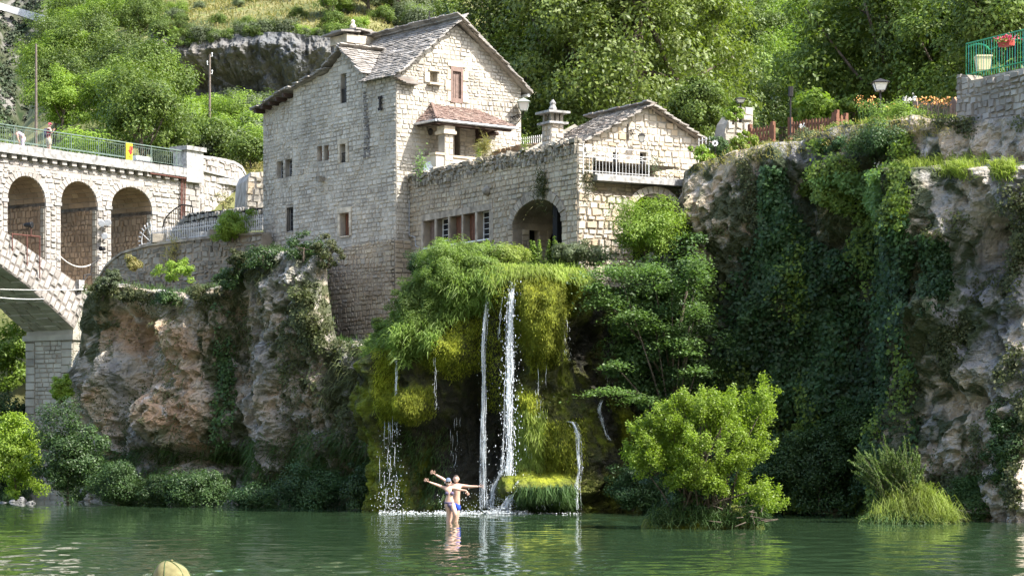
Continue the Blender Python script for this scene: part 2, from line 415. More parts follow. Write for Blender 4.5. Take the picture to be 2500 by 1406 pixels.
# ------------------------------------------------------------------ plants
def unit(n, rng):
    v = rng.normal(size=(n, 3)); return v/np.linalg.norm(v, axis=1, keepdims=True)
def nrm(v): return v/np.maximum(np.linalg.norm(v, axis=1, keepdims=True), 1e-6)
def leaves(P, N, size, rng, jit=.8, asp=.55, axis=None):
    n = len(P); N = nrm(N+unit(n, rng)*jit)
    T = nrm(np.cross(N, unit(n, rng) if axis is None else axis+unit(n, rng)*.3)); B = np.cross(N, T)
    L = (size*rng.uniform(.65, 1.35, n))[:, None]
    V = np.stack([P-T*L*.5, P+B*L*asp*.5+N*L*.08, P+T*L*.55, P-B*L*asp*.5+N*L*.08], 1)
    return V
def blades(P, D, L, w, rng, droop=.5):
    """bending grass blades, two quads each"""
    n = len(P); D = nrm(D); L = (L*rng.uniform(.6, 1.3, n))[:, None]
    S = nrm(np.cross(D, unit(n, rng)))*w
    hz = D*np.array([1, 1, 0])
    m = P+D*L*.55; t = P+D*L*.9+hz*L*.25-np.array([0, 0, 1])*L*droop*.5
    q1 = np.stack([P-S*.5, P+S*.5, m+S*.42, m-S*.42], 1); q2 = np.stack([m-S*.42, m+S*.42, t+S*.06, t-S*.06], 1)
    return np.concatenate([q1, q2])
def crown_pts(rng, Rv, ncl, cr, nper, low=-.45, inner=.5, flat=.75, up=.5):
    d = unit(ncl, rng); d[:, 2] = np.where(d[:, 2] < low, -d[:, 2], d[:, 2])
    o_ = rng.uniform(-50, 50, 3)
    lump = np.array([.98+.75*noise.noise(Vector(v*1.6+o_)) for v in d])[:, None]
    C = d*rng.uniform(inner, 1.0, (ncl, 1))*np.array(Rv)*np.clip(lump, .42, 1.4)
    crr = cr*rng.uniform(.6, 1.35, ncl)
    idx = np.repeat(np.arange(ncl), nper)
    e = unit(len(idx), rng); rr = rng.uniform(.25, 1, (len(idx), 1))**.6
    P = C[idx]+e*rr*crr[idx][:, None]*np.array([1, 1, flat])
    N = e*.7+nrm(C)[idx]*.5+np.array([0, 0, up])
    return P, N, C
def trunk_mb(h, r, C, rng, nl=7, bend=.3, base=(0, 0, 0)):
    mb = MB(); b = Vector(base)
    x, y = rng.uniform(-bend, bend, 2)
    path = [b+Vector((x*t*t, y*t*t, h*t)) for t in (0, .3, .6, .85, 1)]
    mb.tube(path, [r*1.25, r, r*.8, r*.6, r*.35], 7)
    for i in range(nl):
        c = Vector(C[rng.integers(len(C))]); t = rng.uniform(.35, .95); p0 = b+Vector((x*t*t, y*t*t, h*t))
        md = p0.lerp(c, .5)+Vector((0, 0, -.1*h*rng.uniform(0, 1)))
        mb.tube([p0, md, c], [r*.45, r*.28, r*.08], 5)
    return mb
def plant(name, label, cat, loc, Rv, ncl, cr, nper, size, mat, seed, group=None, cz=None, th=None, tr=.12, low=-.45, asp=.55, jit=.8, parts=('crown', 'trunk'), inner=.5, flat=.75, nl=7, up=.5):
    """a tree or shrub as an Empty with a crown of many leaves and a trunk with limbs, built at its place"""
    rng = np.random.default_rng(seed)
    o = thing(name, label, cat, loc, group)
    P, N, C = crown_pts(rng, Rv, ncl, cr, nper, low, inner, flat, up)
    off = np.array([0, 0, cz if cz is not None else Rv[2]])
    b = np.array(loc)
    c = quads(parts[0], leaves(P+off+b, N, size, rng, jit, asp), mat, o)
    t = trunk_mb(th or (off[2]+Rv[2]*.3), tr, C+off+b, rng, nl, base=loc)
    t.build(parts[1], 'bark', o, True)
    return o
# ================================================================== camera, light, sky
cam = bpy.data.cameras.new('camera'); co = bpy.data.objects.new('camera', cam); col.objects.link(co)
co.location = (0, 0, H); co.rotation_euler = (R(90), 0, 0)
cam.sensor_width = 36; cam.lens = 36*F/2500; cam.shift_y = (YH-703)/2500; cam.clip_start = .5; cam.clip_end = 6000
sc.camera = co
SUN = Vector((.82, -.37, 1.0)).normalized()
sl = bpy.data.lights.new('sun', 'SUN'); sl.energy = 3.5; sl.angle = R(.53); sl.color = (1, .965, .91)
so = bpy.data.objects.new('sun', sl); col.objects.link(so); so.rotation_euler = SUN.to_track_quat('Z', 'Y').to_euler(); so.location = (40, 0, 90)
w = bpy.data.worlds.new('World'); sc.world = w; w.use_nodes = True
nt = w.node_tree; bg = nt.nodes['Background']
sky = nt.nodes.new('ShaderNodeTexSky'); sky.sky_type = 'NISHITA'; sky.sun_disc = False
sky.sun_elevation = math.asin(SUN.z); sky.sun_rotation = math.atan2(SUN.x, SUN.y); sky.altitude = 400; sky.dust_density = 3.0; sky.ozone_density = .6
nt.links.new(sky.outputs[0], bg.inputs[0]); bg.inputs[1].default_value = .15
sc.view_settings.view_transform = 'Standard'; sc.view_settings.look = 'None'; sc.view_settings.exposure = 1.84; sc.view_settings.gamma = 1
sc.cycles.max_bounces = 8; sc.cycles.diffuse_bounces = 4; sc.cycles.transmission_bounces = 4; sc.cycles.glossy_bounces = 3
sc.cycles.use_denoising = True
sc.cycles.sample_clamp_indirect = 6

# ================================================================== the river
def water_mat():
    m = bpy.data.materials.new('river_water'); m.use_nodes = True; nt = m.node_tree; N = nt.nodes; L = nt.links
    b = N['Principled BSDF']; b.inputs['Base Color'].default_value = (.026, .050, .022, 1); b.inputs['Roughness'].default_value = .03
    b.inputs['IOR'].default_value = 1.33; b.inputs['Specular IOR Level'].default_value = .5
    M['water'] = m
water_mat()
rng = np.random.default_rng(5)
ys = np.arange(36, 88, .17); hw = np.linspace(-1, 1, 330)
GX = np.concatenate([hw[None]*(ys[:, None]*.262+1.0)]); GY = np.repeat(ys[:, None], len(hw), 1)
Z = np.zeros_like(GX); Z2 = np.zeros_like(GX)
for i in range(70):
    wl = .55*(2.9/.55)**rng.uniform(); th = rng.normal(1.25, .8); kx, ky = 2*math.pi/wl*math.cos(th), 2*math.pi/wl*math.sin(th)
    ph = rng.uniform(0, 6.28); a_ = wl/(2*math.pi)*rng.uniform(.5, 1)
    Z += a_*np.sin(kx*GX+ky*GY+ph+.6*np.sin(.31*GX+.17*GY+i))
for i in range(40):
    wl = .38*(1.1/.38)**rng.uniform(); th = rng.uniform(0, 3.14); kx, ky = 2*math.pi/wl*math.cos(th), 2*math.pi/wl*math.sin(th)
    Z2 += wl/(2*math.pi)*rng.uniform(.5, 1)*np.sin(kx*GX+ky*GY+rng.uniform(0, 6.28)+.6*np.sin(.4*GX-.2*GY+i))
sm = lambda a, b, v: np.clip((v-a)/(b-a), 0, 1)**2*(3-2*np.clip((v-a)/(b-a), 0, 1))
riff = sm(56, 42, GY)*sm(4, -3, GX-(48-GY)*.35)
patch = .75+.5*np.sin(.23*GX+1.3)*np.sin(.19*GY+.4)
edge = sm(36, 38, GY)*sm(88, 86, GY)
Z = edge*(.0042*Z2+(.0056*patch+.004*sm(60, 44, GY))*Z+.019*riff*Z2)
nx_, ny_ = len(hw), len(ys); vs = np.stack([GX, GY, Z], 2).reshape(-1, 3).tolist(); fs = []
for j in range(ny_-1):
    for i in range(nx_-1): fs.append((j*nx_+i, j*nx_+i+1, (j+1)*nx_+i+1, (j+1)*nx_+i))
mb = MB(); mb.add(vs, fs)
y0, y1 = ys[0], ys[-1]; a0_, a1_ = y0*.262+1.0, y1*.262+1.0
mb.add([(-160, 6, 0), (90, 6, 0), (90, y0, 0), (a0_, y0, 0), (-a0_, y0, 0), (-160, y0, 0)], [(0, 1, 2, 3, 4, 5)])
mb.add([(a0_, y0, 0), (90, y0, 0), (90, y1, 0), (a1_, y1, 0)], [(0, 1, 2, 3)]); mb.add([(-160, y0, 0), (-a0_, y0, 0), (-a1_, y1, 0), (-160, y1, 0)], [(0, 1, 2, 3)])
mb.add([(-160, y1, 0), (-a1_, y1, 0), (a1_, y1, 0), (90, y1, 0), (90, 200, 0), (-160, 200, 0)], [(0, 1, 2, 3, 4, 5)])
tag(mb.build('river_water', 'water', None, True), kind='structure')

# ground on the photographer's bank and under everything, out to the horizon
mk('hill_scree', [(.24,.21,.13),(.36,.32,.24),(.15,.16,.07)], .95, src='noise', nscale=.05, namt=.2)
mk('bank_ground', [(.20,.18,.14),(.27,.25,.20)], .95, src='noise', nscale=3, bump=.5, bscale=8)
def sheet(name, mat, xs, ys, zf, smooth=True, kind='structure'):
    vs = []; fs = []; nx = len(xs)
    for y in ys:
        for x in xs: vs.append((x, y, zf(x, y)))
    for j in range(len(ys)-1):
        for i in range(nx-1): fs.append((j*nx+i, j*nx+i+1, (j+1)*nx+i+1, (j+1)*nx+i))
    m_ = MB(); m_.add(vs, fs); o = m_.build(name, mat, None, smooth); o['kind'] = kind; return o
sheet('river_bank', 'bank_ground', np.linspace(-120, 90, 70), np.linspace(-60, 24, 30),
      lambda x, y: .62-.052*max(0, y-6)+(.06*max(0, -y))+.05*noise.noise(Vector((x*.4, y*.4, 0))) if y < 22 else -.5)
sheet('bounce_hillside', 'hill_scree', np.linspace(-420, 420, 60), np.linspace(-330, -45, 30),
      lambda x, y: 6+(-45-y)*.62+6*noise.fractal(Vector((x*.02, y*.02, 4)), 1, 2, 4))  # unseen slope behind the camera, added for warm bounce and less blue sky
sheet('river_bed', 'bank_ground', np.linspace(-3000, 3000, 13), np.linspace(-2000, 4000, 13), lambda x, y: -3.0)

# ================================================================== hillside terrain
CX = [-900, 0, 150, 240, 330, 430, 640, 880, 960, 1250, 1700, 2000, 2400, 3400]
TY = {
 86:  [-3,-3,-3,-3,-3,-3,-3,-3,-3, -3, 11.5, 12.4, 12.4, 12.4],
 96:  [-3,-3,-3,-3,-3,-3,-3,-3,-3, 10, 12.4, 12.8, 12.8, 12.8],
 104: [-3,-3,-3,1, 9.5,10.9,11.3,11.5,11.5,12,12.8,13,13,13],
 105.5: [-3,-3,-3,1, 9.5,11.0,11.6,12,12,12.2,13,13.2,13.5,13.5],
 114: [-3,-3,-3,4, 9.5,11.4,12.4,13,13,12.5,13,13.2,13.5,13.5],
 128: [-1,-1, 1,6,9.5,12.3,13.0,14,15,14,14,15,15,15],
 138: [6, 9,10,14,17.0,17.6,18.2,18,18,17,17,17.5,18,18],
 150: [17,20.3,20.6,20.6,20.6,20.5,20.5,20.5,20.5,20,21,22,23,24],
 175: [20,24,26.5,27,26.5,26,25.8,26,26,27,28,29,30,31],
 197: [22,27,32,33,32.5,30,30,30,30,33,33,34,36,38],
 206: [23,28,34,36,37,38.2,38.6,39.2,38.5,36,35.5,36,38,40],
 260: [25,30,47,52,54,54.5,55,56,55,55,55,55,56,58],
 330: [28,34,66,75,78,80,80,80,80,80,80,80,80,80],
 420: [30,36,92,104,108,110,110,110,110,110,110,110,110,110],
}
TYk = sorted(TY)
def terrain(px, Y):
    Y = min(max(Y, TYk[0]), TYk[-1]-.01)
    j = max(i for i in range(len(TYk)) if TYk[i] <= Y); t = (Y-TYk[j])/(TYk[j+1]-TYk[j])
    a = np.interp(px, CX, TY[TYk[j]]); b = np.interp(px, CX, TY[TYk[j+1]])
    return float(a+(b-a)*t)
def tz(px, Y):
    x = xat(px, Y); a = min(1, max(0, (Y-140)/40))
    return terrain(px, Y)+a*(1.1*noise.fractal(Vector((x*.05, Y*.05, 3)), 1, 2, 4)+.3*noise.noise(Vector((x*.3, Y*.3, 9))))
mk('hill_grass', [(.055,.08,.018),(.105,.115,.035),(.15,.14,.055),(.075,.10,.025)], .95, src='noise', nscale=.16, namt=.3, bump=.6, bscale=1.5, bdist=.3)
rowsY = list(np.arange(86, 150, 2.0))+list(np.arange(150, 215, 1.5))+list(np.arange(215, 422, 4))
pxs = np.linspace(-900, 3400, 220)
vs = []; fs = []
for Y in rowsY:
    for px in pxs: vs.append((xat(px, Y), Y, tz(px, Y)))
n = len(pxs)
for j in range(len(rowsY)-1):
    for i in range(n-1): fs.append((j*n+i, j*n+i+1, (j+1)*n+i+1, (j+1)*n+i))
mb = MB(); mb.add(vs, fs); tag(mb.build('hillside', 'hill_grass', None, True), kind='structure')

# ================================================================== cliffs
def inpoly(px, py, poly):
    r = np.zeros(px.shape, bool); n = len(poly)
    for i in range(n):
        (a, b), (c, d) = poly[i], poly[(i+1) % n]
        if b == d: continue
        k = (b <= py) != (d <= py)
        r ^= k & (px < a+(py-b)/(d-b)*(c-a))
    return r
def gsum(px, py, lst):
    r = np.zeros(px.shape)
    for cx, cy, sx, sy, a in lst: r += a*np.exp(-((px-cx)/sx)**2-((py-cy)/sy)**2)
    return r
CL = {}
def fr(P, s, oc=4, st=(1, 1, 1), off=0):
    return np.array([noise.fractal(Vector((x*s*st[0]+off, y*s*st[1], z*s*st[2])), .9, 2.1, oc) for x, y, z in P])
def cliff(name, ctrl, nu, nv, mat, bumps=(), zone=(), veg=(), amp=(1.1, .55, .22), z0=-.7, terr=10, nt_=8, seed=0, rise=.05, kind='structure', fold=0, extra=None, crack=.55):
    c = np.array([k[:3] for k in ctrl], float); lean = np.array([k[3] if len(k) > 3 else 0 for k in ctrl])
    ppx = np.linspace(c[0, 0], c[-1, 0], nu)
    Yb = np.interp(ppx, c[:, 0], c[:, 1]); yt = np.interp(ppx, c[:, 0], c[:, 2]); ln = np.interp(ppx, c[:, 0], lean)
    X = (ppx-1250)/F*Yb
    zt = H+(YH-yt)/F*(Yb+ln)
    tx = np.gradient(X); ty = np.gradient(Yb); l = np.hypot(tx, ty)
    k = max(3, nu//12); ker = np.ones(k)/k
    nx = np.convolve(np.pad(ty/l, k, 'edge'), ker, 'same')[k:-k]; ny = np.convolve(np.pad(-tx/l, k, 'edge'), ker, 'same')[k:-k]
    t = np.linspace(0, 1, nv)
    PX = np.tile(X, (nv, 1)); PY = Yb[None]+ln[None]*t[:, None]; PZ = z0+(zt-z0)[None]*t[:, None]
    P = np.stack([PX, PY, PZ], 2).reshape(-1, 3)
    spx = P[:, 0]/P[:, 1]*F+1250; spy = YH-(P[:, 2]-H)/P[:, 1]*F
    d = amp[0]*fr(P, .22, 4, (1, 1, .7), seed)+amp[1]*fr(P, .7, 4, (1, 1, .55), seed+9)
    d += amp[2]*np.abs(fr(P, 1.9, 4, (1, 1, .8), seed+5))*-1.5
    d += crack*np.array([min(.5, (lambda q: q[1]-q[0])(noise.voronoi(Vector((x*.55, y*.55, z*.42)))[0])) for x, y, z in P])+crack*.5*np.array([min(.4, (lambda q: q[1]-q[0])(noise.voronoi(Vector((x*1.5, y*1.5, z*1.1)))[0])) for x, y, z in P])
    if fold: d += fold*np.abs(fr(P, .9, 3, (1, 1, .12), seed+3))
    d += gsum(spx, spy, bumps)
    if extra: d += extra(P, spx, spy)
    top = np.clip((1-np.repeat(t, nu))*9, 0, 1)
    d = d*(.35+.65*top)
    NX = np.tile(nx, nv); NY = np.tile(ny, nv)
    Q = P+np.stack([NX*d, NY*d, .25*d*0], 1)
    # terrace behind the edge
    last = Q[-nu:]
    for k in range(1, nt_+1):
        s = terr*(k/nt_)**1.5
        z = zt+rise*s+.25*fr(np.stack([X-nx*s, Yb-ny*s, zt], 1), .4, 3, (1, 1, 1), seed)
        Q = np.concatenate([Q, np.stack([last[:, 0]*(1+s/last[:, 1]), last[:, 1]+s, z], 1)])
    nr = nv+nt_
    i, j = np.meshgrid(np.arange(nu-1), np.arange(nr-1)); a = (j*nu+i).reshape(-1)
    fc = np.stack([a, a+1, a+nu+1, a+nu], 1)
    me = bpy.data.meshes.new(name); me.from_pydata(Q.tolist(), [], fc.tolist()); me.materials.append(M[mat])
    sx = Q[:, 0]/Q[:, 1]*F+1250; sy = YH-(Q[:, 2]-H)/Q[:, 1]*F
    for an, lst in (('zone', zone), ('veg', veg)):
        at = me.attributes.new(an, 'FLOAT', 'POINT'); at.data.foreach_set('value', gsum(sx, sy, lst).astype(np.float32))
    me.update()
    nv_ = np.zeros(len(Q)*3, dtype=np.float32); me.vertices.foreach_get('normal', nv_) if hasattr(me.vertices[0], 'normal') else None
    o = link(name, me); o['kind'] = kind
    CL[name] = dict(P=Q, N=nv_.reshape(-1, 3), px=sx, py=sy, flat=np.stack([np.tile(nx, nr), np.tile(ny, nr), np.zeros(nu*nr)], 1), wall=np.arange(len(Q)) < nu*nv)
    return o
def on_cliff(key, n, rng, poly=None, off=(.02, .25), prob=None, wall=True):
    c = CL[key]; ok = c['wall'].copy() if wall else ~c['wall']
    if poly is not None: ok &= inpoly(c['px'], c['py'], poly)
    idx = np.nonzero(ok)[0]
    if prob is not None:
        p = prob(c['px'][idx], c['py'][idx], c['P'][idx]); p = np.clip(p, 0, None); p /= p.sum(); idx = rng.choice(idx, n, p=p)
    else: idx = rng.choice(idx, n)
    fl = c['flat'][idx]
    P = c['P'][idx]+rng.normal(size=(n, 3))*.06+fl*rng.uniform(off[0], off[1], (n, 1))
    return P, fl
LEFT = [(186, 99, 960), (196, 97, 880), (206, 95.4, 770), (216, 94.6, 718), (240, 93.5, 696), (275, 92, 698), (365, 90.5, 712), (480, 89, 716), (540, 88.5, 698), (600, 88, 650), (640, 87.5, 612), (720, 86.5, 618), (798, 85.6, 622), (812, 85.4, 655), (822, 85.2, 760), (836, 85.0, 832), (900, 84, 846), (1000, 82.2, 846), (1040, 81.6, 846)]
cliff('cliff', LEFT, 420, 260, 'cliff_rock',
      bumps=[(345, 830, 55, 95, -1.3), (350, 935, 40, 30, -.7), (285, 930, 26, 75, 1.1), (470, 1120, 85, 24, -2.6), (640, 1080, 60, 70, .9), (560, 1170, 40, 60, -.6), (470, 1000, 90, 70, .7), (800, 1080, 60, 40, .8), (845, 1180, 80, 60, -.8),
             (690, 800, 60, 160, .5), (560, 850, 25, 180, -.7), (300, 1190, 120, 50, -.5), (760, 700, 60, 60, .6), (870, 1000, 60, 120, .4)],
      zone=[(340, 810, 60, 90, .45), (430, 860, 110, 120, .22), (580, 760, 40, 100, .3), (880, 720, 60, 80, .1), (285, 930, 35, 80, -.45), (640, 1090, 60, 60, -.22), (700, 660, 120, 60, -.3), (880, 880, 60, 50, -.35), (430, 760, 90, 30, -.3), (800, 1085, 50, 30, -.2), (540, 1000, 200, 120, .08), (620, 930, 60, 120, .15)],
      veg=[(230, 760, 50, 120, .28), (545, 900, 40, 200, .25), (760, 780, 90, 100, .22), (830, 950, 60, 160, .22), (250, 1150, 150, 60, .2), (760, 1190, 170, 60, .22), (620, 660, 70, 40, .25), (350, 840, 60, 90, -.2)],
      amp=(1.0, .75, .42), seed=2, terr=10)
RIGHT = [(1390, 83.5, 640), (1480, 82.6, 650), (1560, 82, 640), (1640, 81.2, 600), (1672, 80.6, 420), (1690, 80.2, 402), (1790, 79.4, 372), (1880, 78.6, 352), (1950, 78, 345), (1990, 77.6, 330), (2050, 77, 305), (2200, 75.4, 296), (2300, 74.2, 292), (2400, 72.8, 290), (2520, 71.2, 288), (2690, 69.6, 282), (2720, 71, 280), (2750, 75, 280), (2780, 82, 280)]
def ledge(P, px, py):      # the bench with grass below the garden wall
    return np.where(px > 2190, np.clip((px-2190)/60, 0, 1)*1.6*np.clip((py-405)/18, 0, 1), 0)
cliff('right_cliff', RIGHT, 440, 280, 'right_cliff_rock',
      bumps=[(2390, 780, 75, 90, 1.7), (2360, 560, 100, 90, .7), (2500, 590, 30, 70, -2.4), (2440, 920, 60, 40, .6), (2420, 1000, 60, 40, -.8), (2370, 1080, 60, 90, .5), (1930, 390, 60, 40, .9), (1960, 470, 40, 40, -1.0), (1760, 520, 80, 120, .4), (2040, 540, 50, 60, .3), (1790, 800, 200, 200, -.6), (2100, 900, 140, 200, -.5), (2270, 700, 30, 200, -.5), (2050, 400, 60, 40, .5)],
      zone=[(1770, 520, 90, 110, .2), (2390, 770, 80, 90, -.7), (1930, 385, 60, 40, -.5), (2350, 560, 90, 80, .05), (2250, 560, 60, 120, .12), (2400, 340, 120, 60, -.15), (2020, 540, 50, 60, .15), (2350, 1050, 60, 120, .05), (1700, 410, 60, 20, -.3)],
      veg=[(2000, 800, 330, 380, .5), (2150, 420, 140, 60, .25), (2330, 640, 30, 120, .1)],
      amp=(1.0, .7, .35), seed=31, terr=14, nt_=9, extra=ledge)
# the mossy tufa spur the springs run over
MOUND = [(905, 80.4, 870, 1), (925, 79.7, 845, .2), (960, 79.2, 835, 0), (1000, 78.9, 780, 0), (1060, 78.6, 705, 0), (1120, 78.3, 660, .2), (1200, 78.1, 655, .2), (1300, 78.0, 660, 0), (1400, 78.2, 662, 0), (1425, 78.5, 680, .4), (1450, 79.2, 705, 1), (1500, 80.2, 745, 1.5), (1560, 81.2, 800, 1.5)]
cliff('mossy_spur', MOUND, 340, 330, 'tufa_moss',
      bumps=[(945, 930, 26, 110, .9), (945, 1010, 20, 35, .3), (1018, 990, 42, 45, 1.15), (1095, 850, 60, 60, .9), (1110, 1080, 110, 120, -1.5), (1305, 770, 52, 125, 1.5), (1215, 850, 26, 200, .25), (1150, 960, 50, 110, -1.1), (1285, 985, 24, 38, .9),
             (1395, 750, 30, 120, -.9), (1400, 690, 25, 35, .7), (1370, 1090, 45, 70, 1.0), (1325, 1190, 62, 26, 1.9), (1325, 1232, 70, 18, -1.2), (1235, 1190, 30, 50, 1.2), (1455, 1080, 30, 110, .7), (1470, 1180, 50, 60, .7), (1290, 1060, 35, 60, .5), (1215, 1090, 60, 90, -1.1), (985, 1150, 60, 90, -1.3), (1095, 1225, 30, 20, .8), (1440, 860, 50, 130, -1.1), (1190, 690, 120, 40, .6), (1030, 800, 50, 60, .6)],
      zone=[(1200, 960, 420, 330, -.17), (1315, 760, 45, 110, .75), (1018, 985, 40, 45, .75), (1095, 850, 60, 50, .5), (1285, 985, 22, 35, .75), (945, 920, 24, 90, .5), (1395, 690, 30, 40, .5), (1330, 1170, 60, 18, .65), (1110, 1100, 130, 120, -.35), (1440, 850, 60, 150, -.4), (1215, 900, 40, 200, -.15), (1370, 1080, 45, 60, .35), (1180, 1060, 80, 150, -.3)],  # moss colour on the bulges; shade of the hollows painted dark
      veg=[(1300, 1060, 40, 50, .3), (1200, 690, 150, 50, .3), (985, 1150, 60, 80, .15)],
      amp=(.5, .55, .25), seed=77, terr=5, nt_=6, fold=.45)
# grey rock band on the hill behind the house
FARR = [(385, 206, 60), (420, 203, 70), (460, 201, 95), (520, 200, 84), (600, 199.5, 76), (700, 199, 72), (800, 199, 84), (880, 200, 84), (960, 203, 80)]
FARR = [(a, b, c+8, -3.5) for a, b, c in FARR]
cliff('rock_face', FARR, 260, 120, 'far_rock', bumps=[(520, 215, 130, 40, -2.5), (700, 210, 60, 60, -2.0), (640, 120, 200, 45, 1.2), (720, 190, 35, 50, 2.5)],
      amp=(1.3, .6, .3), z0=27, terr=6, nt_=4, seed=51, fold=.8)

# ================================================================== far mountain on the other side of the valley
def mountain_mat():
    m = bpy.data.materials.new('scrub_mountain'); m.use_nodes = True; nt = m.node_tree; N = nt.nodes; L = nt.links
    b = N['Principled BSDF']; b.inputs['Roughness'].default_value = 1; b.inputs['Specular IOR Level'].default_value = 0
    tc = N.new('ShaderNodeTexCoord')
    def nz(s, d, dist=0, st=None):
        n = N.new('ShaderNodeTexNoise'); n.inputs['Scale'].default_value = s; n.inputs['Detail'].default_value = d; n.inputs['Distortion'].default_value = dist
        if st:
            mp = N.new('ShaderNodeMapping'); mp.inputs['Scale'].default_value = st; L.new(tc.outputs['Object'], mp.inputs[0]); L.new(mp.outputs[0], n.inputs['Vector'])
        else: L.new(tc.outputs['Object'], n.inputs['Vector'])
        return n.outputs['Fac']
    rp = N.new('ShaderNodeValToRGB'); el = rp.color_ramp.elements; el[0].position = .43; el[0].color = (.022, .034, .016, 1); el[1].position = .50; el[1].color = (.05, .056, .032, 1)
    e = el.new(.57); e.color = (.145, .138, .122, 1)
    x = N.new('ShaderNodeMath'); x.operation = 'MULTIPLY_ADD'; x.inputs[1].default_value = .25
    y = N.new('ShaderNodeMath'); y.operation = 'MULTIPLY'; y.inputs[1].default_value = .75
    L.new(nz(.10, 9, .4, (1, .5, .35)), y.inputs[0]); L.new(nz(.016, 4), x.inputs[0]); L.new(y.outputs[0], x.inputs[2]); L.new(x.outputs[0], rp.inputs[0])
    L.new(rp.outputs[0], b.inputs['Base Color']); M['mountain'] = m
mountain_mat()
vs = []; fs = []
cols_ = np.linspace(-900, 1500, 130); rws = np.linspace(0, 1, 70)
for t in rws:
    Y = 760+520*t
    for px in cols_:
        z = 10+t*330+18*noise.fractal(Vector((px*.006, Y*.006, 1)), 1, 2, 6)+.02*(px-100)*t*-1
        vs.append((xat(px, Y), Y, z))
n = len(cols_)
for j in range(len(rws)-1):
    for i in range(n-1): fs.append((j*n+i, j*n+i+1, (j+1)*n+i+1, (j+1)*n+i))
mb = MB(); mb.add(vs, fs); tag(mb.build('far_mountain', 'mountain', None, True), kind='structure')
def mountain_y(px, py):       # distance at which the ray meets the mountain slope
    for t in np.linspace(0, 1, 400):
        Y = 760+520*t
        z = 10+t*330+18*noise.fractal(Vector((px*.006, Y*.006, 1)), 1, 2, 6)-.02*(px-100)*t
        if zat(py, Y) <= z: return Y-2
    return 1200
# retaining wall of the road up there
mb = MB(); pts = []
for px in range(-120, 240, 12):
    top = 8+(px)*.272+(px*px)*.00003; bot = top+13+max(0, 8-abs(px-130)*.04)
    Y = mountain_y(px, bot+4); pts.append((W(px, top, Y-6), W(px, bot, Y-6)))
for (a, b), (c, d) in zip(pts, pts[1:]):
    bk = Vector((0, 3, 0)); mb.hexa([b, d, d+bk, b+bk, a, c, c+bk, a+bk])
mk('road_wall_stone', [(.42,.42,.41),(.52,.51,.50)], .9, src='noise', nscale=.2, namt=.2)
tag(mb.build('retaining_wall', 'road_wall_stone'), 'long pale retaining wall of the road crossing the far mountain', 'wall')

mk('leaf_scrub', [(.028,.046,.022),(.045,.06,.03),(.06,.072,.038)], .8, namt=.2, nscale=.02)
rng = np.random.default_rng(88); V = []
for i in range(5200):
    px = rng.uniform(-120, 420); t = rng.uniform(0, .62); Y = 760+520*t
    z = 10+t*330+18*noise.fractal(Vector((px*.006, Y*.006, 1)), 1, 2, 6)-.02*(px-100)*t
    if noise.noise(Vector((px*.03, t*14, 2))) < -.12: continue
    r_ = rng.uniform(.8, 2.6); n = 18; e = unit(n, rng); e[:, 2] = np.abs(e[:, 2])
    V.append(leaves(np.array([xat(px, Y), Y, z])+e*r_*rng.uniform(.5, 1, (n, 1)), e+np.array([0, 0, .4]), 1.15, rng, .5, .8))
o = quads('mountain_scrub', np.concatenate(V), 'leaf_scrub'); o['kind'] = 'stuff'
# ================================================================== the tall stone house
HA = Plane(967, 91, (.618, -.786))     # long side, faces left (s < 0 towards its far end)
HB = Plane(967, 91, (.786, .618))      # gable side, faces the sun
loc = HA.at(-3, 10.5, -2.5)
house = thing('stone_house', 'tall old stone house with slate roofs and a sunlit gable, standing on the cliff edge', 'house', loc)
def pz(P, px, py, o=0): return P.sz(px, py, o)
def prect(P, x0, y0, x1, y1):          # opening from its photo box, level in the wall
    s0 = P.s(x0); s1 = P.s(x1); m = (x0+x1)/2
    return rect(s0, s1, P.sz(m, y1)[1], P.sz(m, y0)[1])
sL = HA.s(716); sW = HA.s(637)
A_TOP = [(0, 17.05), (-2.2, 17.2), (-3.68, 18.4), (-4.9, 17.65), (sL, 17.3)]
h_win1 = prect(HA, 832, 180, 846, 252)
h_win2a = prect(HA, 774.5, 357, 786, 394); h_win2b = prect(HA, 791, 355, 803, 392)
h_win3 = prect(HA, 832, 352, 846, 397)
h_door = prect(HA, 831, 520, 854, 576)
HAH = [h_win1, h_win2a, h_win2b, h_win3, h_door]
A_poly = [(sL, 8.6), (0.0, 8.6)]+A_TOP
mb = MB(); wallface(mb, HA, A_poly, HAH, .32); mb.mi = 1
skip = [[(a-.16, z0-.04), (b+.16, z0-.04), (b+.16, z1+.2), (a-.16, z1+.2)] for (a, z0), (b, _), (_, z1), _ in HAH[3:]]
stones(mb, HA, A_poly, HAH[:3]+skip, rh=(.13, .21), sw=(.16, .42), seed=4, prot=(.008, .045))
# annex beyond the joint
HW = Plane(967, 91, (.618, -.786)); HW.o = HA.o-HA.n*.12
W_poly = [(sW, 8.6), (sL, 8.6), (sL, 17.0), (sW, 16.7)]
w1 = prect(HW, 676, 394, 691, 436); w2 = prect(HW, 697, 389, 713, 432); w3 = prect(HW, 699, 506, 721.5, 566)
w3 = [(min(a, sL-.02), z) for a, z in w3]
mb.mi = 0; wallface(mb, HW, W_poly, [w1, w2, w3], .3); mb.mi = 1
stones(mb, HW, W_poly, [w1, w2, w3], rh=(.12, .22), sw=(.13, .30), seed=8, jit=.03, prot=(.008, .05))
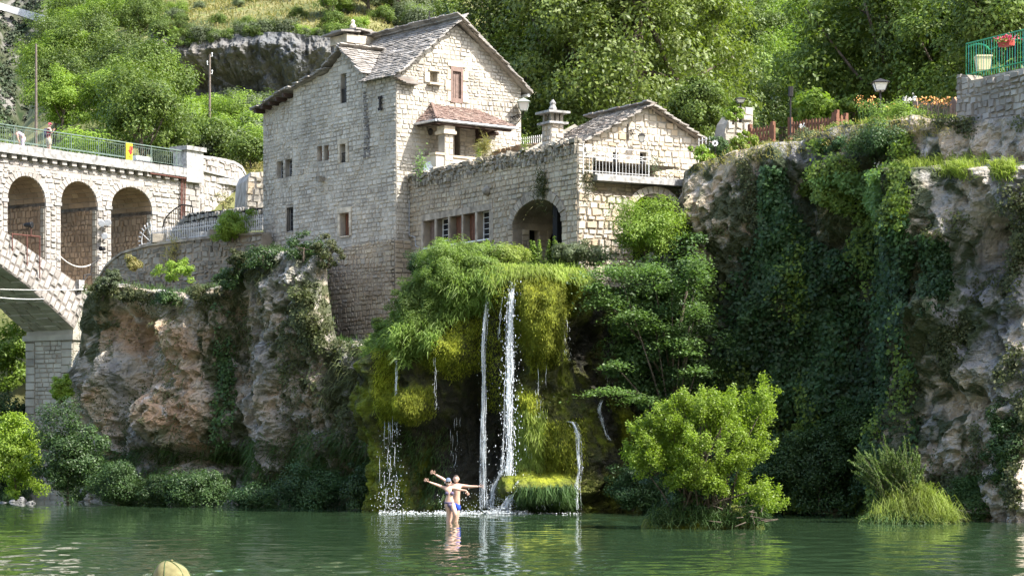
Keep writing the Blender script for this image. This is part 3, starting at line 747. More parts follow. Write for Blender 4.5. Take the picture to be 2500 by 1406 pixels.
# gable
gs1 = HB.s(1272)
B_poly = [(0, 9.0), (gs1, 9.0), (gs1, 17.25), (3.01, 19.25), (0, 17.05)]
niche = prect(HB, 1048, 175, 1068, 203)
gsh = prect(HB, 1102, 168, 1126, 249)
pdoor = prect(HB, 1110, 310, 1123, 385)
mb.mi = 0; wallface(mb, HB, B_poly, [niche, gsh, pdoor], .35); mb.mi = 1
stones(mb, HB, B_poly, [niche, [(a+d, z+e) for (a, z), (d, e) in zip(gsh, ((-.12, -.03), (.12, -.03), (.12, .25), (-.12, .25)))], pdoor], rh=(.11, .20), sw=(.12, .36), seed=12, jit=.017, prot=(.008, .04), wave=.06)
# sides away from the river
mb.mi = 0
bk = lambda a, z: HB.at(a, z, 0)
ends = [HA.at(sW, 0, -.12), HA.at(sW, 0, -6.3), HB.at(gs1, 0, -10.5), HB.at(gs1, 0, 0)]
for p, q in zip(ends, ends[1:]): mb.add([(p.x, p.y, 8.6), (q.x, q.y, 8.6), (q.x, q.y, 16.9), (p.x, p.y, 16.9)], [(0, 1, 2, 3)])
mb.add([HA.at(sL, 8.6, -.12), HA.at(sL, 8.6, 0), HA.at(sL, 17.3, 0), HA.at(sL, 17.3, -.12)], [(0, 1, 2, 3)])
wall = mb.build('wall', ['house_mortar', 'house_stone'], house)
# battered footing under the corner
mb = MB()
FT = [HA.sz(*p) for p in ((812, 640), (850, 604), (905, 592), (1003, 582), (1003, 840), (800, 840))]
FT = [(min(a, .12), z) for a, z in FT]
FP = Plane(967, 91, (.618, -.786)); FP.o = HA.o+HA.n*.16
wallface(mb, FP, FT, [], 0, .6); mb.mi = 1
stones(mb, FP, FT, [], rh=(.13, .24), sw=(.14, .36), seed=21, jit=.03, prot=(.01, .05), wave=.05)
FB = Plane(967, 91, (.786, .618)); FB.o = HB.o+HB.n*.14+HA.n*.14
mb.mi = 0; FBp = [(-.02, 6.2), (1.1, 6.2), (1.0, 10.4), (-.02, 10.4)]; wallface(mb, FB, FBp, [], 0, .3); mb.mi = 1
stones(mb, FB, FBp, [], seed=22)
mb.build('footing', ['wing_mortar', 'wing_stone'], house)

# ---- roofs
def P3(s, inn, z): return HA.at(s, z, -inn)
rs = (19.42-17.05)/3.0
e_ = HA.d; E = Vector((-e_.x, -e_.y, 0)); I = Vector((-HA.n.x, -HA.n.y, 0))   # E: towards the far end, I: inwards
mb = MB()
slope = (I+Vector((0, 0, rs))).normalized(); SL = math.hypot(3.3, 3.3*rs)
def main_z(inn): return 17.05+rs*inn
def cross_z(s): return 18.52-abs(s+3.68)*.80 if s > -3.68 else 18.52-abs(s+3.68)*.62
def keepA(a, b):
    s = .34-a; inn = -.3+b*3.3/SL
    if s < -5.55: return False
    if s > -2.15: return True
    return main_z(inn) > cross_z(s)+.02
slates(mb, P3(.34, -.3, main_z(-.3)), E, slope, 6.0, SL+.12, keepA, seed=31)
# underside boards so that no light leaks between the slates
mb.add([P3(.3, -.22, main_z(-.22)-.0), P3(-2.2, -.22, main_z(-.22)), P3(-3.68, 1.85, main_z(1.85)), P3(-5.5, 3.0, main_z(3.0)), P3(.3, 3.0, main_z(3.0))], [(0, 1, 2, 3, 4)])
# far side of the main roof
sl2 = (-I+Vector((0, 0, rs*.92))).normalized(); back = gs1+.35
zb = main_z(3.0)-rs*.92*(back-3.0)
slates(mb, P3(.34, back, zb), E, sl2, 6.0, math.hypot(back-3.0, main_z(3)-zb)+.1, seed=32, row=.2)
mb.add([P3(.3, back, zb), P3(.3, 3.0, main_z(3.0)), P3(-5.5, 3.0, main_z(3.0)), P3(-5.5, back, zb)], [(0, 1, 2, 3)])
# ridge slabs
for k in range(14): mb.box(P3(.15-k*.42, 3.0, main_z(3.0)+.13), (.44, .34, .06), math.atan2(E.y, E.x), random.uniform(-.08, .08))
# rake of the sunlit gable: thick verge stones
for k in range(22):
    f = k/22; s_ = lerp(3.1, gs1+.34, f); z_ = lerp(main_z(3)+.08, zb+.1, f)
    c = HB.at(s_, z_, .12); mb.box(c, (.34, .5, .09), math.atan2(HB.d.y, HB.d.x), 0, .50)
main_roof = mb.build('roof', 'slate', house)
mb = MB()
# cross gable: right slope and left slope falling to the end wall
uR = (E*1.0+Vector((0, 0, .80))).normalized()
slates(mb, P3(-2.02, -.22, cross_z(-2.02)), I, uR, 2.3, math.hypot(1.66, 1.33), lambda a, b: cross_z(-2.02-b*.781) > main_z(-.22+a)-.05, seed=33)
mb.add([P3(-2.05, -.18, cross_z(-2.05)), P3(-3.68, -.18, cross_z(-3.68)), P3(-3.68, 1.95, cross_z(-3.68))], [(0, 1, 2)])
def leftroof(mb, s0, z0, s1, z1, in0, in1, seed):     # a roof falling towards the far end, s0 low, s1 high
    u = (P3(s1, 0, z1)-P3(s0, 0, z0)); slates(mb, P3(s0, in0, z0), I, u, in1-in0, u.length, seed=seed, row=.2)
    mb.add([P3(s0, in0+.05, z0), P3(s1, in0+.05, z1), P3(s1, in1, z1), P3(s0, in1, z0)], [(0, 1, 2, 3)])
leftroof(mb, -4.95, 17.72, -3.62, 18.52, -.22, 3.2, 34)
leftroof(mb, sL-.28, 17.2, -4.9, 17.74, -.24, 3.6, 35)
mb.build('cross_gable_roof', 'slate', house)
mb = MB(); leftroof(mb, sW-.35, 16.62, sL-.05, 17.28, -.3, 3.6, 36)
ar = mb.build('annex_roof', 'slate', house)
mb = MB()
for k in range(5):
    s_ = lerp(sW+.1, sL-.25, k/4); c = HA.at(s_, lerp(16.62, 17.05, k/4), .1); mb.box(c, (.14, .55, .16), math.atan2(HA.d.y, HA.d.x))
mb.build('rafter', 'wood_dark', ar)

# ---- big chimney with its slab hood
mb = MB()
cs = Plane(875, 97.0, (.786, .618))
def cbox(mb, x0, y0, x1, y1, o0, o1): a = cs.sz(x0, y1); b = cs.sz(x1, y0); cs.box(mb, a[0], b[0], a[1], b[1], o0, o1)
cbox(mb, 848, 93, 905, 150, -1.0, 0)
mb.mi = 1
stones(mb, cs, [cs.sz(848, 150), cs.sz(905, 150), cs.sz(905, 94), cs.sz(848, 94)], seed=41, rh=(.15, .22))
mb.mi = 0
ch = mb.build('chimney', ['trim_stone', 'house_stone'], house)
mb = MB(); cbox(mb, 843, 93, 912, 104, -1.15, .12); mb.build('cornice', 'trim_stone', ch)
for x in (847, 862, 878, 893, 904):
    for o in (-.95, -.1):
        mb = MB(); cbox(mb, x-3, 80, x+3, 93, o-.1, o+.06); mb.build('vent_pier', 'lichen_stone', ch)
mb = MB()
for i, (x0, x1, y) in enumerate(((826, 872, 79), (862, 916, 77), (850, 900, 73), (885, 930, 84))):
    a = cs.sz((x0+x1)/2, y); mb.box(cs.at(a[0], a[1], -.5), (1.0, 1.5, .07), math.atan2(cs.d.y, cs.d.x)+.1*i, random.uniform(-.06, .06), random.uniform(-.1, .1))
mb.build('hood', 'slate', ch)
mb = MB(); a = cs.sz(878, 66); mb.lathe(cs.at(a[0], a[1], -.5), [(.12, 0), (.14, .1), (.06, .22), (.09, .3), (.02, .38)], 8); mb.build('finial', 'trim_stone', ch)
# turret
mb = MB(); c = W(1048, 76, 97.5); mb.lathe(c-Vector((0, 0, .7)), [(.50, -2.5), (.50, .15), (.64, .2), (.02, 1.22)], 8); tu = mb.build('turret_roof', 'zinc', house)
mb = MB(); mb.tube([c+Vector((0, 0, .4)), c+Vector((0, 0, .85))], .025); mb.ell(c+Vector((0, 0, .55)), (.06, .06, .06)); mb.build('finial', 'iron', tu)

# ---- windows
def window(P, h, parent, name='window', kind='glass', depth=.24, bars=(2, 3), trim=0, frame='frame_grey', mat=None, label=None, sill=False, barmat='frame_grey'):
    (s0, z0), (s1, _), (_, z1), _ = h
    if s0 > s1: s0, s1 = s1, s0
    mb = MB(); P.box(mb, s0-.02, s1+.02, z0-.02, z1+.02, -depth-.06, -depth)
    w_ = mb.build(name, mat or ('glass_pane' if kind == 'glass' else 'wood_red'), parent)
    if label: w_['label'] = label
    if kind == 'glass':
        mb = MB(); t = .022
        P.box(mb, s0, s0+t, z0, z1, -depth, -depth+.035); P.box(mb, s1-t, s1, z0, z1, -depth, -depth+.035)
        P.box(mb, s0+t, s1-t, z0, z0+t, -depth, -depth+.035); P.box(mb, s0+t, s1-t, z1-t, z1, -depth, -depth+.035)
        for i in range(1, bars[0]): a = lerp(s0, s1, i/bars[0]); P.box(mb, a-.008, a+.008, z0+t, z1-t, -depth, -depth+.03)
        for i in range(1, bars[1]): a = lerp(z0, z1, i/bars[1]); P.box(mb, s0+t, s1-t, a-.008, a+.008, -depth, -depth+.027)
        mb.build('frame', barmat, w_)
    else:
        mb = MB(); n_ = max(2, int((s1-s0)/.12))
        for i in range(n_+1): a = lerp(s0, s1, i/n_); P.box(mb, a-.006, a+.006, z0, z1, -depth, -depth+.008)
        mb.build('plank_joint', 'wood_dark', w_)
    if trim:
        mb = MB(); t = trim; rd = random.Random(int(s0*1000) % 999)
        P.box(mb, s0-t*1.1, s1+t*1.1, z1+.005, z1+t*1.3, -.05, .055)
        n_ = max(2, round((z1-z0)/.32))
        for side in (0, 1):
            for i in range(n_):
                a = lerp(z0, z1, i/n_)+.006; b = lerp(z0, z1, (i+1)/n_)-.006; tt = t*rd.uniform(.75, 1.35)
                if side: P.box(mb, s1+.003, s1+tt, a, b, -.05, .05+rd.uniform(-.01, .01))
                else: P.box(mb, s0-tt, s0-.003, a, b, -.05, .05+rd.uniform(-.01, .01))
        mb.build('surround', 'trim_stone', w_)
    if sill:
        mb = MB(); P.box(mb, s0-.0, s1+.0, z0-.05, z0-.004, -.2, .05); mb.build('sill', sill, w_)
    return w_
def grille(P, h, parent, frac=1.0, n=5, o=-.05):
    (s0, z0), (s1, _), (_, z1), _ = h; mb = MB(); zt = lerp(z0, z1, frac)
    if s0 > s1: s0, s1 = s1, s0
    for i in range(n): a = lerp(s0+.03, s1-.03, i/(n-1)); mb.tube([P.at(a, z0, o), P.at(a, zt, o)], .014, 5)
    for z in (z0+.06, zt-.03): mb.tube([P.at(s0, z, o), P.at(s1, z, o)], .018, 5)
    return mb.build('grille', 'iron', parent)
x = window(HA, h_win1, house, bars=(2, 4), label='tall narrow window under the cross gable with iron rail'); grille(HA, h_win1, x, .5)
window(HA, h_win2a, house, kind='wood', depth=.2); window(HA, h_win2b, house, kind='wood', depth=.2)
x = window(HA, h_win3, house, trim=.16); grille(HA, h_win3, x, .55, 4)
window(HA, [h_door[0], h_door[1], h_door[2], h_door[3]], house, 'shutter', 'wood', trim=.17, sill='trim_stone', label='narrow red brown shutter in a pale stone surround low on the shaded side', depth=.26)
for h in (w1, w2): window(HW, h, house, bars=(2, 4), sill=False)
x = window(HW, w3, house, bars=(2, 4), sill='sill_stone'); grille(HW, w3, x, 1, 6)
# attic shutter on the gable
(s0, z0), (s1, _), (_, z1), _ = gsh
mb = MB(); HB.box(mb, s0-.05, s1+.05, z0-.03, z1+.05, -.3, -.04); sh = mb.build('shutter', 'wood_shutter', house); sh['label'] = 'brown wooden attic shutter on the sunlit gable'
mb = MB()
HB.box(mb, s0-.06, s0+.04, z0-.05, z1+.06, -.035, .05); HB.box(mb, s1-.04, s1+.06, z0-.05, z1+.06, -.035, .05)
HB.box(mb, s0+.042, s1-.042, z1-.12, z1+.06, -.035, .048); HB.box(mb, s0+.042, s1-.042, z0-.05, z0+.13, -.035, .048)
mb.build('frame', 'wood_shutter', sh)
mb = MB()
for i in range(1, 4): a = lerp(s0, s1, i/4); HB.box(mb, a-.01, a+.01, z0+.14, z1-.13, -.04, -.034)
mb.build('plank_joint', 'wood_dark', sh)
mb = MB(); HB.box(mb, s0-.2, s1+.2, z1+.07, z1+.28, -.05, .05)
for i, (a, b) in enumerate(((0, .3), (.32, .62), (.66, .95))):
    for sd in (0, 1):
        t = .16+.1*((i+sd) % 2); za = lerp(z0, z1, a); zb2 = lerp(z0, z1, b)
        if sd: HB.box(mb, s1+.065, s1+.065+t, za, zb2, -.05, .05)
        else: HB.box(mb, s0-.065-t, s0-.065, za, zb2, -.05, .05)
mb.build('surround', 'trim_stone', sh)
# niche: back, ledge and side slab
(s0, z0), (s1, _), (_, z1), _ = niche
mb = MB(); HB.box(mb, s0-.02, s1+.02, z0-.02, z1+.02, -.4, -.3); HB.box(mb, s0-.12, s1+.12, z0-.09, z0-.01, -.3, .22); HB.box(mb, s0-.26, s0-.01, z0, z1-.05, -.02, .06); HB.box(mb, s0-.05, s1+.1, z1+.005, z1+.08, -.1, .09)
mb.build('niche', 'trim_stone', house)
# stepped stone ledge at the corner of the gable
mb = MB()
for k in range(6):
    a0 = lerp(-.35, .62, k/6*.75); mb_z = 17.02-.045*k-.02
    HB.box(mb, a0, min(1.15, a0+1.15-.1*k+.0), 16.62+.05*(5-k), 16.665+.05*(5-k), -.05, .34-.035*(5-k))
mb.build('drip_ledge', 'cottage_slate', house)
# iron wall anchor, dark drain stains' corbel
mb = MB(); a = HA.sz(933, 238); b = HA.sz(933, 268)
mb.tube([HA.at(a[0], a[1], .1), HA.at(a[0], b[1], .1)], .055, 6)
for z in (a[1], b[1]):
    for d in (-1, 1): mb.tube([HA.at(a[0], z, .1), HA.at(a[0]+.11*d, z+(.02 if z == a[1] else -.02), .1), HA.at(a[0]+.13*d, z-(.07 if z == a[1] else -.07), .1)], .035, 5)
mb.tube([HA.at(a[0]-.1, (a[1]+b[1])/2, .1), HA.at(a[0]+.1, (a[1]+b[1])/2, .1)], .03, 5)
mb.build('wall_anchor', 'iron', house)
mb = MB(); a = HA.sz(790, 438); HA.box(mb, a[0]-.13, a[0]+.13, a[1]-.1, a[1]+.09, -.1, .3); mb.build('corbel', 'lichen_stone', house)
# dark streak: darker stones laid proud of the wall
mk('dark_stone', [(.10,.095,.09),(.16,.15,.14),(.22,.205,.18)], .9, nscale=2, namt=.4, bump=.4, bscale=14)
mb = MB()
stones(mb, HA, [HA.sz(889, 250), HA.sz(903, 330), HA.sz(906, 385), HA.sz(893, 385), HA.sz(890, 330), HA.sz(885, 225), HA.sz(897, 225), HA.sz(900, 300)][:1]+[HA.sz(*q) for q in ((889, 385), (906, 385), (905, 330), (898, 250), (895, 228), (888, 228), (889, 300))], seed=44, rh=(.13, .2), sw=(.12, .3), base=.03)
mb.build('dark_stone_course', 'dark_stone', house)

# ---- porch
wz = HB.sz(1057, 258)[1]; ez = HB.sz(1068, 291, 1.4)[1]
fs0 = HB.s(1066, 1.4); fs1 = HB.s(1258, 1.4)
mb = MB()
A = HB.at(1.75, wz, 0); B = HB.at(fs1-.75, wz, 0); C = HB.at(fs1, ez, 1.4); D = HB.at(fs0, ez, 1.4); E0 = HB.at(fs0, ez, 0); F0 = HB.at(fs1, ez, 0)
n3 = Vector((HB.n.x, HB.n.y, 0)); d3 = Vector((HB.d.x, HB.d.y, 0))
uu = (HB.at(0, wz, 0)-HB.at(0, ez, 1.4)); ul = uu.length
slates(mb, D, d3, uu, fs1-fs0, ul, lambda a, b: a > (1.75-fs0)*b/ul-.05 and a < (fs1-fs0)-.75*b/ul, row=.11, wid=(.13, .19), th=.022, seed=51)
u2 = (HB.at(1.75, wz, 0)-HB.at(fs0, ez, 0)); l2 = u2.length
slates(mb, HB.at(fs0, ez, 0), n3, u2, 1.4, l2, lambda a, b: a < 1.4*(1-b/l2)+.04, row=.11, wid=(.13, .19), th=.022, seed=52)
mb.add([A, B, C, D], [(0, 1, 2, 3)]); mb.add([A, D, E0], [(0, 1, 2)]); mb.add([B, C, F0], [(0, 1, 2)])
mb.tube([D+Vector((0, 0, .07)), A+Vector((0, 0, .09))], .055, 6)
pr = mb.build('porch_roof', 'clay_tile', house)
mb = MB()
mb.tube([D+n3*.06-Vector((0, 0, .05)), C+n3*.06+d3*.1-Vector((0, 0, .05))], .055, 8); mb.tube([D+n3*.06-d3*.06-Vector((0, 0, .05)), E0-d3*.06-Vector((0, 0, .06))], .055, 8)
mb.build('gutter', 'zinc', pr)
mb = MB(); HB.box(mb, fs0+.1, fs1-.1, ez-.17, ez-.03, 1.12, 1.28); HB.box(mb, fs0+.06, fs0+.18, ez-.15, ez-.035, 0, 1.1); HB.box(mb, fs0+.1, fs1-.05, ez-.03, ez-.01, .02, 1.36); mb.build('eave_beam', 'wood_dark', pr)
# corner pillar
ps = HB.s(1086, 1.25)
mb = MB(); zc = ez-.2
HB.box(mb, ps, ps+.42, 10.5, zc-.32, .82, 1.24); mb.mi = 1
PF = Plane(967, 91, (.786, .618)); PF.o = HB.o+HB.n*1.24
stones(mb, PF, rect(ps, ps+.42, 12, zc-.32), rh=(.2, .27), sw=(.19, .24), seed=55, jit=.006, prot=(.01, .02))
mb.mi = 2; HB.box(mb, ps-.1, ps+.52, zc-.32, zc-.2, .72, 1.34); HB.box(mb, ps-.05, ps+.47, zc-.2, zc, .78, 1.3)
mb.build('pillar', ['house_mortar', 'cottage_stone', 'trim_stone'], pr)
mb = MB(); bz = HB.sz(1100, 381, 1.2)[1]
HB.box(mb, fs0+.12, ps-.01, 10.5, bz, .86, 1.2); HB.box(mb, ps+.43, ps+1.55, 10.5, bz-.06, .86, 1.2); HB.box(mb, ps+.42, ps+1.6, bz-.058, bz+.03, .8, 1.26); HB.box(mb, fs0+.05, ps-.0, bz+.002, bz+.09, .8, 1.26)
HB.box(mb, fs0+.12, fs0+.4, 10.5, bz, 0, .855)
mb.build('parapet', 'cottage_stone', pr)
# curved brace under the far end
mb = MB(); b0 = HB.s(1170, .2); zq = HB.sz(1172, 352)[1]
HB.box(mb, b0-.06, b0+.09, zq, ez-.03, .0, .16)
pth = []
for k in range(9):
    t = k/8; pth.append(HB.at(b0+.02, zq+.05+(ez-.14-zq)*math.sin(t*math.pi/2), .1+1.1*(1-math.cos(t*math.pi/2))))
mb.tube(pth, .085, 6); HB.box(mb, b0-.3, fs1-.05, ez-.13, ez-.035, .95, 1.1); pth = [HB.at(b0+.02+1.0*(1-math.cos(k/8*math.pi/2)), zq+.05+(ez-.16-zq)*math.sin(k/8*math.pi/2), .12) for k in range(9)]
mb.tube(pth, .08, 6)
mb.build('brace', 'wood_dark', pr)
mb = MB(); HB.box(mb, b0-.14, b0+.26, zq-.24, zq-.01, -.05, .3); mb.build('corbel', 'trim_stone', pr)
(s0, z0), (s1, _), (_, z1), _ = pdoor
mb = MB(); HB.box(mb, s0-.01, s1+.01, z0, z1, -.4, -.3); mb.build('door', 'wood_dark', house)
mb = MB(); a = HB.sz(1060, 321, .5); mb.lathe(HB.at(a[0], a[1]-.12, .25), [(.05, 0), (.09, .04), (.11, .2), (.02, .27)], 6); mb.tube([HB.at(a[0], a[1]+.12, .25), HB.at(a[0], a[1]+.2, 0)], .015, 5); mb.build('porch_lantern', 'iron', pr)
# white gutter end on the far eave
mb = MB(); c = HB.at(gs1+.22, zb-.02, .25); mb.tube([c, c-n3*4], .07, 8); mb.build('gutter', 'paint_white', house)

# ================================================================== lantern on the corner of the house
def lantern_head(mbs, c, w, h, glass='lamp_glass', cap='iron'):
    """four tapered panes in a frame under a pyramid cap; c = bottom centre"""
    g, f, k = mbs; w0 = w*.30; w1 = w*.5; c = Vector(c)
    ring = lambda r, z: [c+Vector((x*r, y*r, z)) for x, y in ((-1, -1), (1, -1), (1, 1), (-1, 1))]
    a = ring(w0*.93, .02*h); b = ring(w1*.93, .66*h)
    g.hexa(a+b)
    for p, q in zip(ring(w0, 0), ring(w1, .66*h)): f.tube([p, q], w*.025, 4)
    for r, z in ((w0, 0), (w1, .66*h)):
        q = ring(r, z)
        for i in range(4): f.tube([q[i], q[(i+1) % 4]], w*.03, 4)
    k.add(ring(w1*1.22, .67*h)+ring(w1*.32, .95*h)+[c+Vector((0, 0, 1.04*h))], [(0, 1, 5, 4), (1, 2, 6, 5), (2, 3, 7, 6), (3, 0, 4, 7), (4, 5, 8), (5, 6, 8), (6, 7, 8), (7, 4, 8), (3, 2, 1, 0)])
def scroll(c, d, r, turns=1.4, n=18, up=Vector((0, 0, 1))):
    return [c+d*(r*(1-.7*i/n)*math.cos(turns*2*math.pi*i/n))+up*(r*(1-.7*i/n)*math.sin(turns*2*math.pi*i/n)) for i in range(n+1)]
lb = HB.at(gs1-.55, HB.sz(1255, 290)[1], 0)
lan = thing('wall_lantern', 'street lantern with cream panes on a scrolled iron bracket at the sunlit house corner', 'lantern', lb)
dirn = Vector((.92, -.2, 0)).normalized()
mb = MB(); tip = lb+dirn*.55+Vector((0, 0, .16))
mb.tube([lb, lb+dirn*.28+Vector((0, 0, .12)), tip], .02, 5); mb.tube([lb+Vector((0, 0, -.35)), lb+dirn*.3+Vector((0, 0, -.2)), tip-Vector((0, 0, .03))], .018, 5); mb.tube([lb+Vector((0, 0, .12)), lb-Vector((0, 0, .42))], .025, 5)
for q, r in ((lb+dirn*.16, .10), (lb+dirn*.34+Vector((0, 0, .03)), .075)): mb.tube(scroll(q, dirn, r), .014, 4)
mb.tube([tip, tip+Vector((0, 0, .14))], .022, 5)
mb.build('bracket', 'iron', lan)
g, f, k = MB(), MB(), MB(); lantern_head((g, f, k), tip+Vector((0, 0, .13)), .46, .52)
g.build('lamp_glass', 'lamp_glass', lan); f.build('lamp_frame', 'lamp_cap', lan); k.build('lamp_cap', 'lamp_cap', lan)

# ================================================================== lower terrace wing
WG = Plane(1410, 80.7, (.513, -.858)); WB = Plane(1410, 80.7, (.858, .513))
wing = thing('terrace_wing', 'low stone terrace wing with a row of five small windows and an arched passage', 'building', WG.at(-6, 8.5, -2))
ws0 = WG.s(1001); zt = 12.9
slots = [(1036, 1063, 538, 600), (1068, 1096, 533, 595), (1100, 1129, 527, 591), (1133, 1162, 522, 587), (1167, 1196, 518, 580)]
holes = []
zl = WG.sz(1115, 527)[1]; zs_ = WG.sz(1115, 594)[1]
for a, b, _, _ in slots: holes.append(rect(WG.s(a), WG.s(b), zs_, zl))
a0, a1 = WG.s(1252), WG.s(1372); az = WG.sz(1252, 560)[1]; atop = WG.sz(1318, 487)[1]
big = arch(a0, a1, 7.9, az, 16, atop-az)
poly = [(ws0, 7.9), (0, 7.9), (0, zt), (ws0, zt)]
mb = MB(); wallface(mb, WG, poly, holes+[big], .38); mb.mi = 1
lint = rect(WG.s(1030), WG.s(1200), zs_-.1, zl+.26)
ring = [(a0-.36, 7.9), (a1+.36, 7.9)]+[((a0+a1)/2+((a1-a0)/2+.36)*math.cos(math.pi*i/14), az+(atop-az+.36)*math.sin(math.pi*i/14)) for i in range(15)]
stones(mb, WG, poly, [lint, ring], rh=(.15, .23), sw=(.16, .38), seed=61, prot=(.01, .05))
mb.mi = 2; voussoirs(mb, WG, a0, a1, az, .36, 19, atop-az, .05, seed=62)
mb.mi = 1; stones(mb, WG, rect(a0-.36, a0, 7.9, az), [], rh=(.2, .28), sw=(.3, .4), seed=63); stones(mb, WG, rect(a1, a1+.36, 7.9, az), [], rh=(.2, .28), sw=(.3, .4), seed=64)
# right hand side wall (in the sun) with its recess under the balcony slab and an arch
wb1 = WB.s(1668); zslab = WB.sz(1500, 432)[1]
b0_, b1_ = WB.s(1545), WB.s(1652); bz_ = WB.sz(1600, 520)[1]; btop = WB.sz(1600, 474)[1]
barch = arch(b0_, b1_, 7.9, bz_, 14, btop-bz_)
rz_ = WB.sz(1440, 472)[1]
polyB = [(0, 7.9), (wb1, 7.9), (wb1, rz_), (0, rz_)]
mb.mi = 0; wallface(mb, WB, polyB, [barch], .5); mb.mi = 3
stones(mb, WB, polyB, [arch(b0_-.28, b1_+.28, 7.9, bz_, 14, btop-bz_+.28)], rh=(.16, .3), sw=(.18, .5), seed=65, jit=.03, prot=(.02, .09), wave=.06)
voussoirs(mb, WB, b0_, b1_, bz_, .28, 15, btop-bz_, .06, seed=66)
ru = rect(.0, .62, rz_, zt); mb.mi = 0; wallface(mb, WB, ru, []); mb.mi = 3; stones(mb, WB, ru, [], rh=(.16, .28), sw=(.2, .34), seed=67)
WB2 = Plane(1410, 80.7, (.858, .513)); WB2.o = WB.o-WB.n*.28
pr2 = rect(.62, wb1, rz_-.02, zslab-.1); mb.mi = 0; wallface(mb, WB2, pr2, []); mb.mi = 1; stones(mb, WB2, pr2, [], seed=68, rh=(.12, .18))
mb.mi = 0; mb.add([WB.at(.62, rz_, 0), WB.at(wb1, rz_, 0), WB.at(wb1, rz_, -.3), WB.at(.62, rz_, -.3)], [(0, 1, 2, 3)])
# terrace floor and the inner dark vault behind the arches
mb.add([WG.at(ws0, zt-.55, -.3), WG.at(0, zt-.55, -.3), WB.at(wb1, zt-.55, -.1), WB.at(wb1, zt-.55, -9), WG.at(ws0, zt-.55, -9)], [(0, 1, 2, 3, 4)])
wl = mb.build('wall', ['wing_mortar', 'wing_stone', 'sill_stone', 'cottage_stone'], wing)
# vault interior: side walls, back wall with a pillar
mb = MB(); n_ = 12
pa = [(a0, az)]+[((a0+a1)/2-(a1-a0)/2*math.cos(math.pi*i/n_), az+(atop-az)*math.sin(math.pi*i/n_)) for i in range(1, n_)]+[(a1, az), (a1, 7.9)]
mb.add([WG.at(a, z, -.38) for a, z in pa]+[WG.at(a, z, -2.6) for a, z in pa], [(i, i+1, len(pa)+i+1, len(pa)+i) for i in range(len(pa)-1)])
class Side:                       # left-hand jamb wall of the passage, seen through the arch
    @staticmethod
    def at(a, z, o=0): return WG.at(a0+o, z, -a)
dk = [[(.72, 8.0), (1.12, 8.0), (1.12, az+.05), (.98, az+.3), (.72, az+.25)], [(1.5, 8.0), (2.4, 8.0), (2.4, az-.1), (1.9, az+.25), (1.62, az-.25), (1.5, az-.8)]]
sp = [(.38, 7.9), (2.6, 7.9), (2.6, az+.02), (.38, az+.02)]
sp2 = rect(.38, 2.6, 7.9, az+.32)
wallface(mb, Side, sp2, dk, .3); mb.mi = 1
stones(mb, Side, sp, dk, seed=71); mb.mi = 2
mb.add([Side.at(.4, 7.9, -.35), Side.at(2.6, 7.9, -.35), Side.at(2.6, az+.4, -.35), Side.at(.4, az+.4, -.35)], [(0, 1, 2, 3)])  # black sheet painted in for the darkness behind the jamb openings
mb.mi = 0
WV = Plane(1410, 80.7, (.513, -.858)); WV.o = WG.o-WG.n*2.6
wallface(mb, WV, rect(a0-.3, a1+.3, 7.9, atop+.1), []); mb.mi = 1
stones(mb, WV, rect(a0-.3, a1+.3, 7.9, atop), [], seed=70)
mb.mi = 0; mb.add([WG.at(a0-1, 7.95, .1), WG.at(a1+1, 7.95, .1), WG.at(a1+1, 7.95, -5), WG.at(a0-1, 7.95, -5)], [(0, 1, 2, 3)])
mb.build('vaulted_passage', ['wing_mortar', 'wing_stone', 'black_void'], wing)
mb = MB(); WB.box(mb, b0_-2, b1_+3, 6.9, btop+.3, -2.2, -1.9); mb.build('cellar_dark', 'black_void', wing)  # black slab stands in for the shade inside the side arch
# windows in the row
for i, h in enumerate(holes):
    if i in (1, 4): window(WG, h, wing, bars=(2, 5), depth=.26, frame='paint_white', barmat='paint_white', sill='paint_white', label='small paned window in the row of the low wing')
    else: window(WG, h, wing, 'shutter', 'wood', depth=.26, sill='paint_white', mat=('wood_shutter' if i == 0 else 'wood_red'))
mb = MB()
WG.box(mb, WG.s(1030), WG.s(1200), zs_-.11, zs_-.092, -.1, .06)
for (_, b, _, _), (a, _, _, _) in zip(slots, slots[1:]): WG.box(mb, WG.s(b)+.01, WG.s(a)-.01, zs_-.09, zl, -.22, .045)
WG.box(mb, WG.s(1030), WG.s(1036)-.01, zs_-.09, zl, -.1, .04)
WG.box(mb, WG.s(1196)+.01, WG.s(1206), zs_-.09, zl, -.1, .04)
e5 = [WG.s(x) for x in (1030, 1082, 1131, 1165, 1204)]
for a, b in zip(e5, e5[1:]): WG.box(mb, a+.006, b-.006, zl+.004, zl+.25, -.1, .05)
mb.build('window_surround', 'sill_stone', wing)
